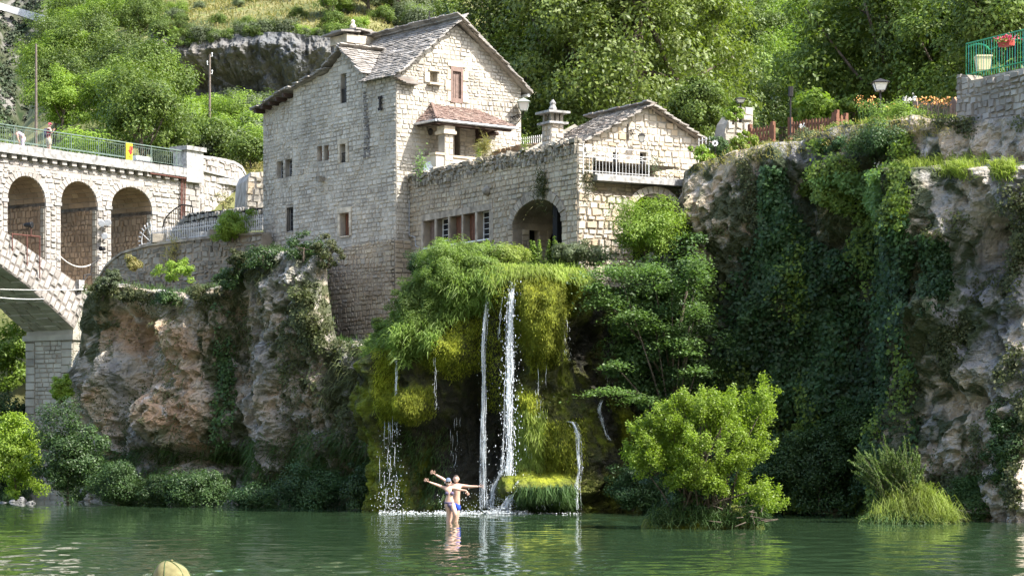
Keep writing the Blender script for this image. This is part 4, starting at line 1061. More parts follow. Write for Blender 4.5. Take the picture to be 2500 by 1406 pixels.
# rough lichen coping
mb = MB()
stones(mb, WG, rect(ws0, 0, zt-.42, zt+.16), [], rh=(.13, .2), sw=(.12, .3), jit=.05, prot=(.03, .14), seed=74, wave=.09)
rd = random.Random(5)
for k in range(150):
    s_ = lerp(ws0, 0, rd.random()); mb.box(WG.at(s_, zt+rd.uniform(-.06, .17), rd.uniform(-.4, .05)), (rd.uniform(.12, .34), rd.uniform(.12, .3), rd.uniform(.08, .2)), rd.uniform(0, 3), rd.uniform(-.3, .3), rd.uniform(-.3, .3))
WG.box(mb, ws0, 0, zt-.5, zt, -.5, -.02)
mb.build('coping', 'lichen_stone', wing)
mb = MB()
for k in range(5): WG.box(mb, WG.s(1404)+.02*k, WG.s(1409), 11.0, 12.0, .01, .03)
mb = MB(); a = WG.s(1001); mb.tube([WG.at(a+.03, zt-.9, .05), WG.at(a+.03, WG.sz(1001, 575)[1], .05), WG.at(WG.s(1016), WG.sz(1012, 580)[1], .05), WG.at(WG.s(1017), WG.sz(1017, 600)[1], .05), WG.at(WG.s(1024), WG.sz(1024, 604)[1], .05)], .022, 5); mb.build('cable_pipe', 'frame_grey', wing)
mb = MB(); c = WG.at(*WG.sz(1192, 467), .05); mb.ell(c, (.2, .2, .18)); mb.build('corbel', 'lichen_stone', wing)
# balcony slab
mb = MB(); zs2 = WB.sz(1440, 428)[1]; WB.box(mb, .62, wb1+.1, zs2-.2, zs2, -1.6, .34); WB.box(mb, .55, wb1, zs2+.002, zs2+.05, -.2, .28); mb.build('balcony_slab', 'concrete', wing)

# ---- balcony railing
rl = thing('balcony_railing', 'white iron balcony railing with diamond frieze above the sunlit side arch', 'railing', WB.at(.7, zs2, .2))
r0, r1 = WB.s(1424, .2), WB.s(1584, .2); zr = WB.sz(1430, 358, .2)[1]; zr2 = zr-.22; zr3 = zr-.36
mb = MB()
for z, t in ((zr, .020), (zr2, .012), (zr3, .012), (zs2+.12, .012)): mb.tube([WB.at(r0, z, .2), WB.at(r1, z, .2)], t, 5)
mb.build('rail', 'fence_white', rl)
mb = MB(); n_ = 18
for k in range(n_+1):
    a = lerp(r0+.25, r1, k/n_); mb.tube([WB.at(a, zs2+.05, .2), WB.at(a, zr3, .2)], .010, 4)
    if k % 6 < 2 and k < n_: m_ = a+(r1-r0)/n_/2; mb.tube([WB.at(a, zr3, .2), WB.at(m_, zr3+.08, .2), WB.at(a+(r1-r0)/n_, zr3, .2)], .012, 4)
mb.build('baluster', 'fence_white', rl)
mb = MB()
for k in range(8):
    a = lerp(r0, r1, k/8); b = lerp(r0, r1, (k+1)/8); m_ = (a+b)/2; q = (zr2+zr3)/2
    mb.tube([WB.at(a, q, .2), WB.at(m_, zr2, .2), WB.at(b, q, .2), WB.at(m_, zr3, .2), WB.at(a, q, .2)], .011, 4)
for a in (r0, (r0+r1)/2, r1): mb.tube([WB.at(a, zs2, .2), WB.at(a, zr+.1, .2)], .024, 5)
mb.build('frieze', 'fence_white', rl)

# ================================================================== small gabled cottage behind the balcony
GH = Plane(1432, 83, (.858, .513))
cot = thing('gabled_cottage', 'small sunlit stone cottage with a low slate gable behind the white balcony railing', 'cottage', GH.at(2.5, 12.2, -2))
gR = GH.s(1712); gm = GH.s(1581); za = GH.sz(1581, 264)[1]; ze = GH.sz(1432, 345)[1]; zf = GH.sz(1712, 350)[1]
gp = [(0, zs2), (gR, zs2), (gR, zf), (gm, za), (0, ze)]
cd = prect(GH, 1435, 380, 1455, 425); cw = prect(GH, 1496, 372, 1510, 424); cw2 = prect(GH, 1562, 372, 1578, 424)
mb = MB(); wallface(mb, GH, gp, [cd, cw, cw2], .3); mb.mi = 1
stones(mb, GH, gp, [cd, cw, cw2], rh=(.12, .25), sw=(.14, .42), jit=.022, prot=(.01, .05), seed=81, wave=.06)
mb.mi = 0; dp = -5
for (a, z), (b, y) in (((0, ze), (0, ze)), ((gR, zf), (gR, zf))):
    mb.add([GH.at(a, zs2, 0), GH.at(a, zs2, dp), GH.at(a, z, dp), GH.at(a, z, 0)], [(0, 1, 2, 3)])
mb.add([GH.at(a, z, dp) for a, z in gp], [(0, 1, 2, 3, 4)])
mb.build('wall', ['house_mortar', 'cottage_stone'], cot)
gn = Vector((GH.n.x, GH.n.y, 0)); gd = Vector((GH.d.x, GH.d.y, 0))
mb = MB(); ov = .45
kl = (za-ze)/gm; kr = (za-zf)/(gR-gm)
lo = GH.at(-ov, ze-ov*kl+.05, .25); up = GH.at(gm, za+.05, .25)-lo
slates(mb, lo, -gn, up, 4.0, up.length, row=.16, wid=(.16, .34), th=.045, seed=82, keep=lambda a, b: a < 3.9-b*.18)
mb.add([lo, GH.at(gm, za+.04, .22), GH.at(gm, za+.04, -3.5), GH.at(-ov, ze-ov*kl+.04, -3.7)], [(0, 1, 2, 3)])
lo = GH.at(gR+ov*.6, zf-ov*.6*kr+.05, .25); up = GH.at(gm, za+.05, .25)-lo
slates(mb, lo, -gn, up, 4.0, up.length, row=.18, wid=(.2, .4), th=.055, seed=83)
mb.add([lo, GH.at(gm, za+.04, .22), GH.at(gm, za+.04, -3.7), GH.at(gR+ov*.6, zf-ov*.6*kr+.04, -3.7)], [(0, 1, 2, 3)])
mb.build('roof', 'cottage_slate', cot)
mb = MB(); (s0, z0), (s1, _), (_, z1), _ = cd; GH.box(mb, s0, s1, z0, z1, -.35, -.22); x = mb.build('door', 'paint_teal', cot)
for h in (cw, cw2): window(GH, h, cot, bars=(1, 2), depth=.22)
mb = MB(); a, z = GH.sz(1531, 325); q = GH.at(a, z, .06)
mb.tube([q+Vector((0, 0, .32)), q-Vector((0, 0, .3))], .025, 5); mb.tube([q+Vector((0, 0, .05)), q+gd*.2+gn*.25+Vector((0, 0, .12)), q+gd*.34+gn*.35], .018, 5); mb.tube(scroll(q+gd*.1+gn*.08, gd, .12), .014, 4); mb.tube(scroll(q+gd*.3+gn*.2+Vector((0, 0, .18)), gd, .14), .012, 4)
lt = thing('wall_lantern', 'small iron wall lantern with scrolls on the cottage gable', 'lantern', q); mb.build('bracket', 'iron', lt)
g, f, k = MB(), MB(), MB(); lantern_head((g, f, k), q+gd*.36+gn*.35-Vector((0, 0, .36)), .24, .34); g.build('lamp_glass', 'lamp_glass', lt); f.build('lamp_frame', 'iron', lt); k.build('lamp_cap', 'iron', lt)

# ---- chimney standing on the terrace
CP = Plane(1355, 85.2, (.858, .513)); c0, c1 = CP.s(1319), CP.s(1370)
mb = MB(); zc0 = 12.2; zc1 = CP.sz(1350, 302)[1]
chm = thing('terrace_chimney', 'square stone chimney with two slab tiers and a stone finial left of the cottage roof', 'chimney', CP.at((c0+c1)/2, zc0, -.4))
dpt = .62; s0 = CP.s(1345); s1 = s0+.55
CP.box(mb, s0, s1, zc0, zc1, -dpt, 0); mb.mi = 1
stones(mb, CP, rect(s0, s1, zc0, zc1), [], rh=(.15, .25), sw=(.18, .34), seed=91, jit=.025)
stones(mb, None, rect(0, dpt, zc0, zc1), [], rh=(.15, .25), sw=(.18, .34), seed=92, fn=lambda a, z, o=0: CP.at(s0-o, z, -a))
mb.build('stack', ['house_mortar', 'cottage_stone'], chm)
for nm, z, e, t in (('lower_slab', zc1, .14, .08), ('upper_slab', zc1+.40, .19, .08)):
    mb = MB(); CP.box(mb, s0-e, s1+e, z, z+t, -dpt-e, e); mb.build(nm, 'kerb_stone', chm)
for a in (s0+.02, s0+.24, s1-.12):
    for o in (-.1, -dpt+.05):
        mb = MB(); CP.box(mb, a, a+.12, zc1+.082, zc1+.398, o-.04, o+.08); mb.build('vent_pier', 'lichen_stone', chm)
mb = MB(); mb.lathe(CP.at((s0+s1)/2, zc1+.482, -dpt/2), [(.13, 0), (.15, .12), (.09, .26), (.12, .33), (.03, .46)], 8); mb.build('finial', 'kerb_stone', chm)
# ================================================================== the arched road bridge
BR = Plane(445, 132, (.58, .815))
bw = 3.7
bridge = thing('stone_bridge', 'pale stone arch bridge with three open spandrel arches and an iron railing', 'bridge', BR.at(-8, 0, -2))
zk = 18.12                                  # top of the kerb
bs = lambda x: BR.s(x)
ar = []
for (x0, x1, ys, yt, b0, b1) in ((18, 110, 490, 430, 575, 640), (148, 237, 500, 443, 662, 726), (271, 370, 510, 457, 780, 800)):
    s0, s1 = bs(x0), bs(x1); m = (x0+x1)/2
    z_s = BR.sz(m, ys)[1]; z_t = BR.sz(m, yt)[1]
    pts = [(s0, BR.sz(x0, b0)[1]), (s1, BR.sz(x1, b1)[1])]+arch(s0, s1, 0, z_s, 16, z_t-z_s)[2:]
    ar.append((s0, s1, z_s, z_t, pts))
# extrados / intrados of the big arch, continued beyond the picture towards its crown
ex = [BR.sz(*p) for p in ((215, 713), (170, 680), (110, 638), (60, 602), (0, 560))]
it = [BR.sz(*p) for p in ((178, 803), (120, 749), (60, 695), (0, 651))]
dx = (ex[-1][1]-ex[-2][1])/(ex[-1][0]-ex[-2][0])
s_, z_ = ex[-1]; k_ = dx
for i in range(8): s_ -= 2; k_ *= .8; z_ += -2*k_; ex.append((s_, min(z_, 16.2)))
s_, z_ = it[-1]; k_ = (it[-1][1]-it[-2][1])/(it[-1][0]-it[-2][0])
for i in range(8): s_ -= 2; k_ *= .8; z_ += -2*k_; it.append((s_, z_))
# spandrel wall
zc = 17.35
sl_ = ex[-1][0]
front = [(sl_, zc), (0.02, zc), (0.02, 9.5), (ex[0][0]+.2, 9.5)]+ex
front = [(a, b) for a, b in front]
mb = MB()
wallface(mb, BR, front, [a[4] for a in ar], bw)
mb.mi = 1
ringp = [[(s0-.36, min(p[1] for p in pts)), (s1+.36, min(p[1] for p in pts))]+[((s0+s1)/2+((s1-s0)/2+.36)*math.cos(math.pi*i/16), zs+(zt_-zs+.36)*math.sin(math.pi*i/16)) for i in range(17)] for s0, s1, zs, zt_, pts in ar]
stones(mb, BR, front, ringp, rh=(.24, .34), sw=(.32, .75), seed=101, prot=(.03, .10), jit=.02, gap=.014, inset=.05, wave=0)
# dressed blocks either side of the openings
for n_, (s0, s1, zs, zt_, pts) in enumerate(ar):
    for a, b, e in ((s0-.36, s0, 0), (s1, s1+.36, 1)):
        lowz = pts[e][1]
        stones(mb, BR, rect(a, b, lowz-.2, zs-.18), [], rh=(.30, .36), sw=(.36, .36), seed=103+n_, prot=(.03, .08), jit=.012, inset=.04, wave=0)
spw = mb.build('spandrel_wall', ['bridge_mortar', 'bridge_stone'], bridge)
for n_, (s0, s1, zs, zt_, pts) in enumerate(ar):
    mb = MB(); voussoirs(mb, BR, s0, s1, zs, .38, 17, zt_-zs, .05, seed=110+n_, gap=.03); mb.build('arch_ring', 'bridge_stone', bridge)
    mb = MB(); BR.box(mb, s0-.5, s0+.02, zs-.18, zs, -bw, .09); BR.box(mb, s1-.02, s1+.5, zs-.18, zs, -bw, .09); mb.build('impost', 'kerb_stone', bridge)
    # right-hand inner face of the opening: rubble, browned in colour for bounced light
    mb = MB(); lowz = pts[1][1]-1
    fn = lambda a, z, o=0, q=s1: BR.at(q-o-.02, z, -a)
    mb.add([fn(0.02, lowz, .0), fn(bw, lowz, .0), fn(bw, zs+.3, .0), fn(0.02, zs+.3, .0)], [(0, 1, 2, 3)])
    mb.mi = 1; stones(mb, None, rect(.35, bw, lowz, zs-.18), [], rh=(.22, .38), sw=(.2, .42), seed=120+n_, fn=fn, jit=.05, prot=(.02, .05), gap=.02, wave=.08)
    mb.mi = 2; stones(mb, None, rect(0.02, .35, lowz, zs-.18), [], rh=(.30, .36), sw=(.33, .33), seed=121+n_, fn=fn, jit=.01, prot=(.02, .04), wave=0)
    # vault lining, courses parallel to the axis
    mb.mi = 3; m_ = 14; c = (s0+s1)/2; r = (s1-s0)/2
    for i in range(m_):
        t0 = math.pi*i/m_+.012; t1 = math.pi*(i+1)/m_-.012
        a = 0.03
        rd = random.Random(i+7*n_)
        while a < bw:
            w_ = rd.uniform(.4, .9); b = min(bw, a+w_)
            q = [(c+(r+k)*math.cos(t), zs+(zt_-zs+k)*math.sin(t)) for k in (0.0, -.03) for t in (t0, t1)]
            mb.hexa([BR.at(*q[0], -a), BR.at(*q[1], -a), BR.at(*q[1], -b+.02), BR.at(*q[0], -b+.02), BR.at(*q[2], -a), BR.at(*q[3], -a), BR.at(*q[3], -b+.02), BR.at(*q[2], -b+.02)])
            a = b
    mb.build('vault_lining', ['vault_mortar', 'vault_stone', 'soffit_stone', 'vault_stone'], bridge)
# big arch: rusticated front, soffit
mb = MB(); N_ = 60
def alongp(pl, t):
    L_ = [0]
    for p, q in zip(pl, pl[1:]): L_.append(L_[-1]+math.hypot(q[0]-p[0], q[1]-p[1]))
    d = t*L_[-1]
    for i in range(len(pl)-1):
        if d <= L_[i+1]+1e-9:
            k = (d-L_[i])/(L_[i+1]-L_[i]); return (lerp(pl[i][0], pl[i+1][0], k), lerp(pl[i][1], pl[i+1][1], k))
    return pl[-1]
E_ = [alongp(ex, i/N_) for i in range(N_+1)]; T_ = [alongp(it, i/N_) for i in range(N_+1)]
mb.add([BR.at(*p, .12) for p in E_]+[BR.at(*p, .12) for p in T_], [(i, i+1, N_+2+i, N_+1+i) for i in range(N_)])
mb.add([BR.at(*p, .12) for p in E_]+[BR.at(*p, -bw-.12) for p in E_], [(i, i+1, N_+2+i, N_+1+i) for i in range(N_)])
mb.add([BR.at(*E_[0], .12), BR.at(*T_[0], .12), BR.at(*T_[0], -bw), BR.at(*E_[0], -bw)], [(0, 1, 2, 3)])
mb.mi = 1; rd = random.Random(77)
for i in range(N_):
    nb = 3 if i % 2 else 4
    cuts = [0]+sorted(min(.96, max(.04, (j+1)/nb+rd.uniform(-.05, .05))) for j in range(nb-1))+[1]
    for j in range(nb):
        f0, f1 = cuts[j]+.022, cuts[j+1]-.022; q = []
        for ii, ff in ((i+.09, f0), (i+.91, f0), (i+.91, f1), (i+.09, f1)):
            k = ii-i; e = (lerp(E_[i][0], E_[i+1][0], k), lerp(E_[i][1], E_[i+1][1], k)); t = (lerp(T_[i][0], T_[i+1][0], k), lerp(T_[i][1], T_[i+1][1], k))
            q.append((lerp(e[0], t[0], ff), lerp(e[1], t[1], ff)))
        m = (sum(x for x, y in q)/4, sum(y for x, y in q)/4); p = rd.uniform(.02, .10)
        pk = (m[0]+rd.uniform(-.06, .06), m[1]+rd.uniform(-.06, .06))
        mb.add([BR.at(x, y, .11) for x, y in q]+[BR.at(x+(m[0]-x)*.16, y+(m[1]-y)*.16, .12+p*rd.uniform(.35, 1)) for x, y in q]+[BR.at(*pk, .12+p*1.1)],
               [(4,5,8),(5,6,8),(6,7,8),(7,4,8),(0,1,5,4),(1,2,6,5),(2,3,7,6),(3,0,4,7)])
mb.build('main_arch', ['arch_mortar', 'bridge_stone'], bridge)
mb = MB(); rd = random.Random(78)
mb.add([BR.at(p[0], p[1]+.02, .1) for p in T_]+[BR.at(p[0], p[1]+.02, -bw-.1) for p in T_], [(i, i+1, N_+2+i, N_+1+i) for i in range(N_)])
mb.mi = 1
for i in range(N_):
    a = -.1
    while a < bw+.1:
        b = min(bw+.1, a+rd.uniform(.5, 1.1)); p = rd.uniform(.01, .06)
        q = [T_[i], T_[i+1]]; e = -.03
        mb.hexa([BR.at(q[0][0]-e*.5, q[0][1]-p, -a-.03), BR.at(q[1][0]+e*.5, q[1][1]-p, -a-.03), BR.at(q[1][0]+e*.5, q[1][1]-p, -b+.03), BR.at(q[0][0]-e*.5, q[0][1]-p, -b+.03)]+[BR.at(q[0][0], q[0][1]+.05, -a-.02), BR.at(q[1][0], q[1][1]+.05, -a-.02), BR.at(q[1][0], q[1][1]+.05, -b), BR.at(q[0][0], q[0][1]+.05, -b)])
        a = b
mb.build('arch_soffit', ['arch_mortar', 'soffit_stone'], bridge)
# pier carrying the arch
p0 = bs(178); p1 = bs(214); zpt = BR.sz(178, 816)[1]
mb = MB(); BR.box(mb, p0, p1+1.5, -1, zpt-.3, -bw, 0); mb.mi = 1
stones(mb, BR, rect(p0, p1+1.5, 0, zpt-.3), [], rh=(.36, .44), sw=(.5, .9), seed=131, prot=(.01, .03), jit=.008, wave=0)
fn = lambda a, z, o=0: BR.at(p0-o, z, -a)
stones(mb, None, rect(.85, bw-.75, 0, zpt-.3), [], rh=(.18, .30), sw=(.3, .7), seed=132, fn=fn, gap=.018, prot=(.02, .06), jit=.012, wave=0)
stones(mb, None, rect(0, .85, 0, zpt-.3), [], rh=(.42, .46), sw=(.5, .85), seed=133, fn=fn, gap=.016, prot=(.05, .08), jit=.006, wave=0)
stones(mb, None, rect(bw-.75, bw, 0, zpt-.3), [], rh=(.42, .46), sw=(.5, .75), seed=134, fn=fn, gap=.016, prot=(.05, .08), jit=.006, wave=0)
pier = mb.build('pier', ['wing_mortar', 'soffit_stone'], bridge)
mb = MB(); BR.box(mb, p0-.14, p1+1.5, zpt-.3, zpt, -bw-.14, .14); mb.mi = 1
BR.box(mb, p0+.05, p1+1.5, zpt, BR.sz(214, 716)[1], -bw, -.02)
mb.build('cap', ['soffit_stone', 'soffit_stone'], pier)
# entablature: frieze, modillions, slab, kerb
mb = MB(); BR.box(mb, sl_, 0, 16.75, zc+.03, -.2, .03); mb.mi = 1
stones(mb, BR, rect(sl_, 0, 16.72, zc), [], rh=(.30, .32), sw=(.6, 1.0), seed=141, base=.03, prot=(.01, .03), jit=.006, wave=0)
mb.build('frieze', ['bridge_mortar', 'bridge_stone'], bridge)
a = sl_; n = 0
while a < -.3:
    if a > bs(-40):
        mb = MB(); BR.box(mb, a, a+.34, zc+.032, zc+.26, -.05, .30); mb.build('modillion', 'bridge_stone', bridge)
    a += .72
mb = MB(); BR.box(mb, sl_, 0, zc+.262, zc+.36, -.2, .42); mb.build('cornice', 'kerb_stone', bridge)
mb = MB(); a = sl_; rd = random.Random(3)
while a < -.05:
    b = min(-.03, a+rd.uniform(.9, 1.35)); BR.box(mb, a+.008, b-.008, zc+.362, zk+rd.uniform(-.012, .012), -.35, .36+rd.uniform(-.01, .01)); a = b
mb.build('kerb', 'kerb_stone', bridge)
mb = MB(); BR.box(mb, sl_, 12, zk-.5, zk-.14, -bw-.2, -.36); BR.box(mb, sl_, 0, zc, zk, -bw-.4, -bw-.21); mb.build('deck', 'kerb_stone', bridge)
# railing
zr = zk+1.0
mb = MB(); BR_o = .08
for z, r in ((zr, .035), (zr-.14, .014), (zk+.16, .014)): mb.tube([BR.at(sl_, z, BR_o), BR.at(0, z, BR_o)], r, 6)
rail = mb.build('railing', 'rail_green', bridge)
a = -.55; n = 0
while a > bs(-30):
    mb = MB(); mb.tube([BR.at(a, zk-.02, BR_o), BR.at(a, zr, BR_o)], .026, 6); mb.tube([BR.at(a, zk+.0, BR_o-.3), BR.at(a, zr-.35, BR_o-.03)], .014, 5); mb.build('post', 'rail_green', rail); a -= 2.05
mb = MB(); a = -.2
while a > bs(-30): mb.tube([BR.at(a, zk+.16, BR_o), BR.at(a, zr-.14, BR_o)], .010, 4, False); a -= .155
mb.build('baluster', 'rail_green', rail)
mb = MB(); mb.tube([BR.at(sl_, zr-.1, -bw-.3), BR.at(0, zr-.1, -bw-.3)], .03, 5); a = -.2
while a > bs(-30): mb.tube([BR.at(a, zk+.0, -bw-.3), BR.at(a, zr-.1, -bw-.3)], .010, 4, False); a -= .31
mb.build('far_railing', 'rail_green', bridge)
# end post and abutment wall with its curved parapet
e1 = BR.s(486)
mb = MB(); BR.box(mb, .02, e1, zk-.75, zk+1.06, -.75, .34); ep = mb.build('end_post', 'concrete', bridge)
mb = MB(); BR.box(mb, -.12, e1+.12, zk+1.062, zk+1.3, -.9, .48); mb.build('post_cap', 'kerb_stone', ep)
AB = Plane(486, BR.at(e1, 0).y, (.40, .915)); ae = AB.s(600)
top = [AB.sz(*p) for p in ((600, 440), (598, 428), (588, 411), (572, 401), (545, 394), (515, 389), (487, 386))]
abp = [(0, 13.5), (ae, 13.5)]+top
led = lambda x: AB.sz(x, 415+(x-490)*.25)
mb = MB(); wallface(mb, AB, abp, [], 0, .6); mb.mi = 1
stones(mb, AB, abp, [], rh=(.24, .46), sw=(.3, .75), seed=151, jit=.05, prot=(.03, .12), wave=.1, inset=.05)
mb.mi = 2; q0 = led(490); q1 = led(600); mb.hexa([AB.at(q0[0], q0[1]-.1, .2), AB.at(q1[0], q1[1]-.1, .2), AB.at(q1[0], q1[1]-.1, 0), AB.at(q0[0], q0[1]-.1, 0), AB.at(*q0, .2), AB.at(*q1, .2), AB.at(*q1, 0), AB.at(*q0, 0)])
for p, q in zip(top, top[1:]): mb.hexa([AB.at(*p, .06), AB.at(*q, .06), AB.at(*q, -.65), AB.at(*p, -.65), AB.at(p[0]+.03, p[1]+.16, .06), AB.at(q[0]+.03, q[1]+.16, .06), AB.at(q[0]+.03, q[1]+.16, -.65), AB.at(p[0]+.03, p[1]+.16, -.65)])
mb.mi = 0; BR.box(mb, 0, e1, 13.5, zk-.75, -.6, 0); mb.mi = 1; stones(mb, BR, rect(0.0, e1, 13.5, zk-.75), [], rh=(.3, .42), sw=(.4, .7), seed=152, prot=(.02, .1))
mb.build('abutment_wall', ['bridge_mortar', 'bridge_stone', 'kerb_stone'], bridge)
mb = MB()
for d, r in ((-.28, .05), (-.15, .03), (.02, .045)): mb.tube([BR.at(-3, zc+.2, .36)+Vector((0, 0, 0)), BR.at(d-.1, zc+.18, .34), BR.at(d, zc-.1, .2), BR.at(d, 14.5, .14)], r, 6)
mb.build('drain_pipe', 'rust_iron', bridge)

# ---- things on the bridge
def on_rail(px): a = BR.s(px, .14); return a
a = on_rail(315); c = BR.at(a, zk+.05, .15)
sg = thing('warning_sign', 'yellow warning board with a red hand symbol hung on the bridge railing', 'sign', c)
mb = MB(); BR.box(mb, a-.24, a+.24, zk+.06, zk+.98, .13, .16); mb.build('board', 'sign_yellow', sg)
mb = MB(); o = (.161, .17)
for k, x in enumerate((-.02, .05, .12, .18)): BR.box(mb, a+x, a+x+.05, zk+.62, zk+.86-.03*abs(k-1.5), *o)
BR.box(mb, a-.02, a+.21, zk+.42, zk+.62, *o); BR.box(mb, a-.1, a-.022, zk+.5, zk+.6, *o); BR.box(mb, a+.03, a+.17, zk+.34, zk+.42, *o); mb.build('symbol', 'sign_red', sg)
mb = MB()
for x, z, h in ((-.17, .3, .3), (-.1, .18, .22), (.02, .14, .13), (.1, .12, .17), (-.02, .26, .04), (-.18, .72, .16)): BR.box(mb, a+x, a+x+.035, zk+z, zk+z+h, *o)
BR.box(mb, a-.02, a+.12, zk+.2, zk+.23, *o); mb.build('lettering', 'iron', sg)
c = BR.at(on_rail(355), zk+.04, -.15)
pl = thing('flower_trough', 'pale concrete trough standing on the bridge deck behind the railing', 'planter', c)
mb = MB()
for k in range(5): mb.box(c+Vector((BR.d.x, BR.d.y, 0))*(k-2)*.26+Vector((0, 0, .2)), (.23, .4, .28), math.atan2(BR.d.y, BR.d.x))
mb.build('block', 'paint_white', pl)
mb = MB(); mb.box(c+Vector((0, 0, .03)), (1.45, .5, .06), math.atan2(BR.d.y, BR.d.x)); mb.build('base', 'iron', pl)

# ---- floodlights on the bridge pier and in the first arch
def flood(c, d, r, label, L=.34, stalk=True):
    o = thing('floodlight', label, 'floodlight', c, 'floodlights on the bridge'); d = Vector(d).normalized(); c = Vector(c)
    mb = MB(); mb.lathe(c, [(r*.35, -L), (r*.7, -L*.8), (r, -.02), (r*1.12, 0), (r*1.12, .06), (r*.98, .06)], 14, d); mb.build('housing', 'black_plastic' if 'dark' in label else 'zinc', o, True)
    mb = MB(); mb.lathe(c, [(.001, .045), (r*.93, .045)], 14, d); mb.build('lens', 'lamp_glass' if 'dark' not in label else 'glass_pane', o)
    if stalk: mb = MB(); mb.tube([c-d*L*.4, c-d*L*.4-Vector((0, 0, r*1.5)), c-d*(L+.2)-Vector((0, 0, r*1.5))], .03, 5); mb.build('bracket', 'iron', o)
fd = (.35, -.9, -.1)
flood(BR.at(BR.s(248, .5), BR.sz(248, 546, .5)[1], .5), fd, .17, 'left lamp of the floodlight pair high on the bridge pier')
flood(BR.at(BR.s(263, .5), BR.sz(263, 544, .5)[1], .5), fd, .17, 'right lamp of the floodlight pair high on the bridge pier')
flood(BR.at(BR.s(255, .45), BR.sz(255, 577, .45)[1], .45), fd, .155, 'single pale floodlight below the pair on the bridge pier')
flood(BR.at(BR.s(247, .45), BR.sz(247, 607, .45)[1], .45), (-.5, -.8, 0), .12, 'small dark floodlight lowest on the bridge pier')
flood(BR.at(BR.s(76, .4), BR.sz(76, 549, .4)[1], .4), (.9, -.35, 0), .15, 'white floodlight with dark lens on a rusty frame in the first arch', .45)
c0 = BR.at(BR.s(60, .3), BR.sz(60, 576, .3)[1], .3)
fr_ = thing('iron_frame', 'rusty iron frame standing on the big arch below the white floodlight', 'frame', BR.at(BR.s(66, .3), BR.sz(66, 605, .3)[1], .3))
mb = MB(); zb_ = BR.sz(66, 575, .3)[1]
for x in (30, 66, 97): mb.tube([BR.at(BR.s(x, .3), zb_, .3), BR.at(BR.s(x, .3), zb_-.9-.02*(x-30), .3)], .035, 5)
mb.tube([BR.at(BR.s(28, .3), zb_, .3), BR.at(BR.s(99, .3), zb_, .3)], .04, 5); mb.tube([BR.at(BR.s(76, .35), zb_, .35), BR.at(BR.s(76, .35), zb_+.5, .35)], .03, 5); mb.build('bar', 'rust_iron', fr_)
def sag(a, b, dip, n=12): return [a.lerp(b, i/n)-Vector((0, 0, dip*4*(i/n)*(1-i/n))) for i in range(n+1)]
mb = MB(); mb.tube(sag(BR.at(BR.s(137, .2), BR.sz(137, 615, .2)[1], .2), BR.at(BR.s(232, .25), BR.sz(232, 640, .25)[1], .25), .5), .028, 5); tag(mb.build('cable', 'cable_white'), 'pale cable sagging between two bridge piers', 'cable')
mb = MB(); mb.tube([BR.at(BR.s(x, .3), BR.sz(x, y, .3)[1], .3) for x, y in ((203, 690), (205, 672), (222, 668), (224, 645), (245, 630))], .04, 5); mb.tube([BR.at(BR.s(x, .3), BR.sz(x, y, .3)[1], .3) for x, y in ((203, 690), (215, 672), (245, 670), (252, 680))], .035, 5); tag(mb.build('cable', 'iron'), 'black cable bent down the last bridge pier to a grey box', 'cable')
mb = MB(); BR.box(mb, BR.s(190, .3), BR.s(203, .3), BR.sz(200, 708, .3)[1], BR.sz(200, 684, .3)[1], .15, .4); tag(mb.build('junction_box', 'concrete'), 'grey junction box at the foot of the bridge arch', 'box')
mb = MB(); mb.tube(sag(W(-60, 704, 112), W(214, 707, 112), .05), .022, 4); tag(mb.build('cable', 'cable_white'), 'thin upper cable strung in front of the big arch', 'cable')
mb = MB(); mb.tube(sag(W(-60, 718, 112), W(108, 730, 112), .1), .03, 4); tag(mb.build('cable', 'cable_white'), 'thick lower cable strung in front of the big arch', 'cable')

# ================================================================== garden between bridge and house
RW = Plane(275, 103, (10, -4.2)); RW = Plane(275, 103, (xat(642, 97.6)-xat(275, 103), 97.6-103))
top = [RW.sz(*p) for p in ((640, 572), (560, 578), (460, 589), (372, 600), (362, 602), (300, 620), (280, 634), (262, 650), (228, 705))]
rp = [(RW.s(228), 7.5), (RW.s(650), 7.5)]+top
gw = thing('garden_wall', 'rough mossy retaining wall on top of the left cliff below the white picket fence', 'wall', RW.at(RW.s(450), 7.5))
mb = MB(); wallface(mb, RW, rp, [], 0, .6); mb.mi = 1
stones(mb, RW, rp, [], rh=(.15, .28), sw=(.18, .5), seed=161, jit=.05, prot=(.01, .09), wave=.12)
mb.build('masonry', ['wing_mortar', 'mossy_wall_stone'], gw)
mb = MB()
for p, q in zip(top, top[1:]): mb.hexa([RW.at(*p, .1), RW.at(*q, .1), RW.at(*q, -.6), RW.at(*p, -.6)]+[RW.at(a, b+.1, o) for (a, b), o in ((p, .1), (q, .1), (q, -.6), (p, -.6))])
for x in (383, 522): a, z = RW.sz(x, 590-(x-383)*.07); mb.box(RW.at(a, z+.15, -.2), (.75, .6, .38), .3)
mb.build('coping', 'lichen_stone', gw)
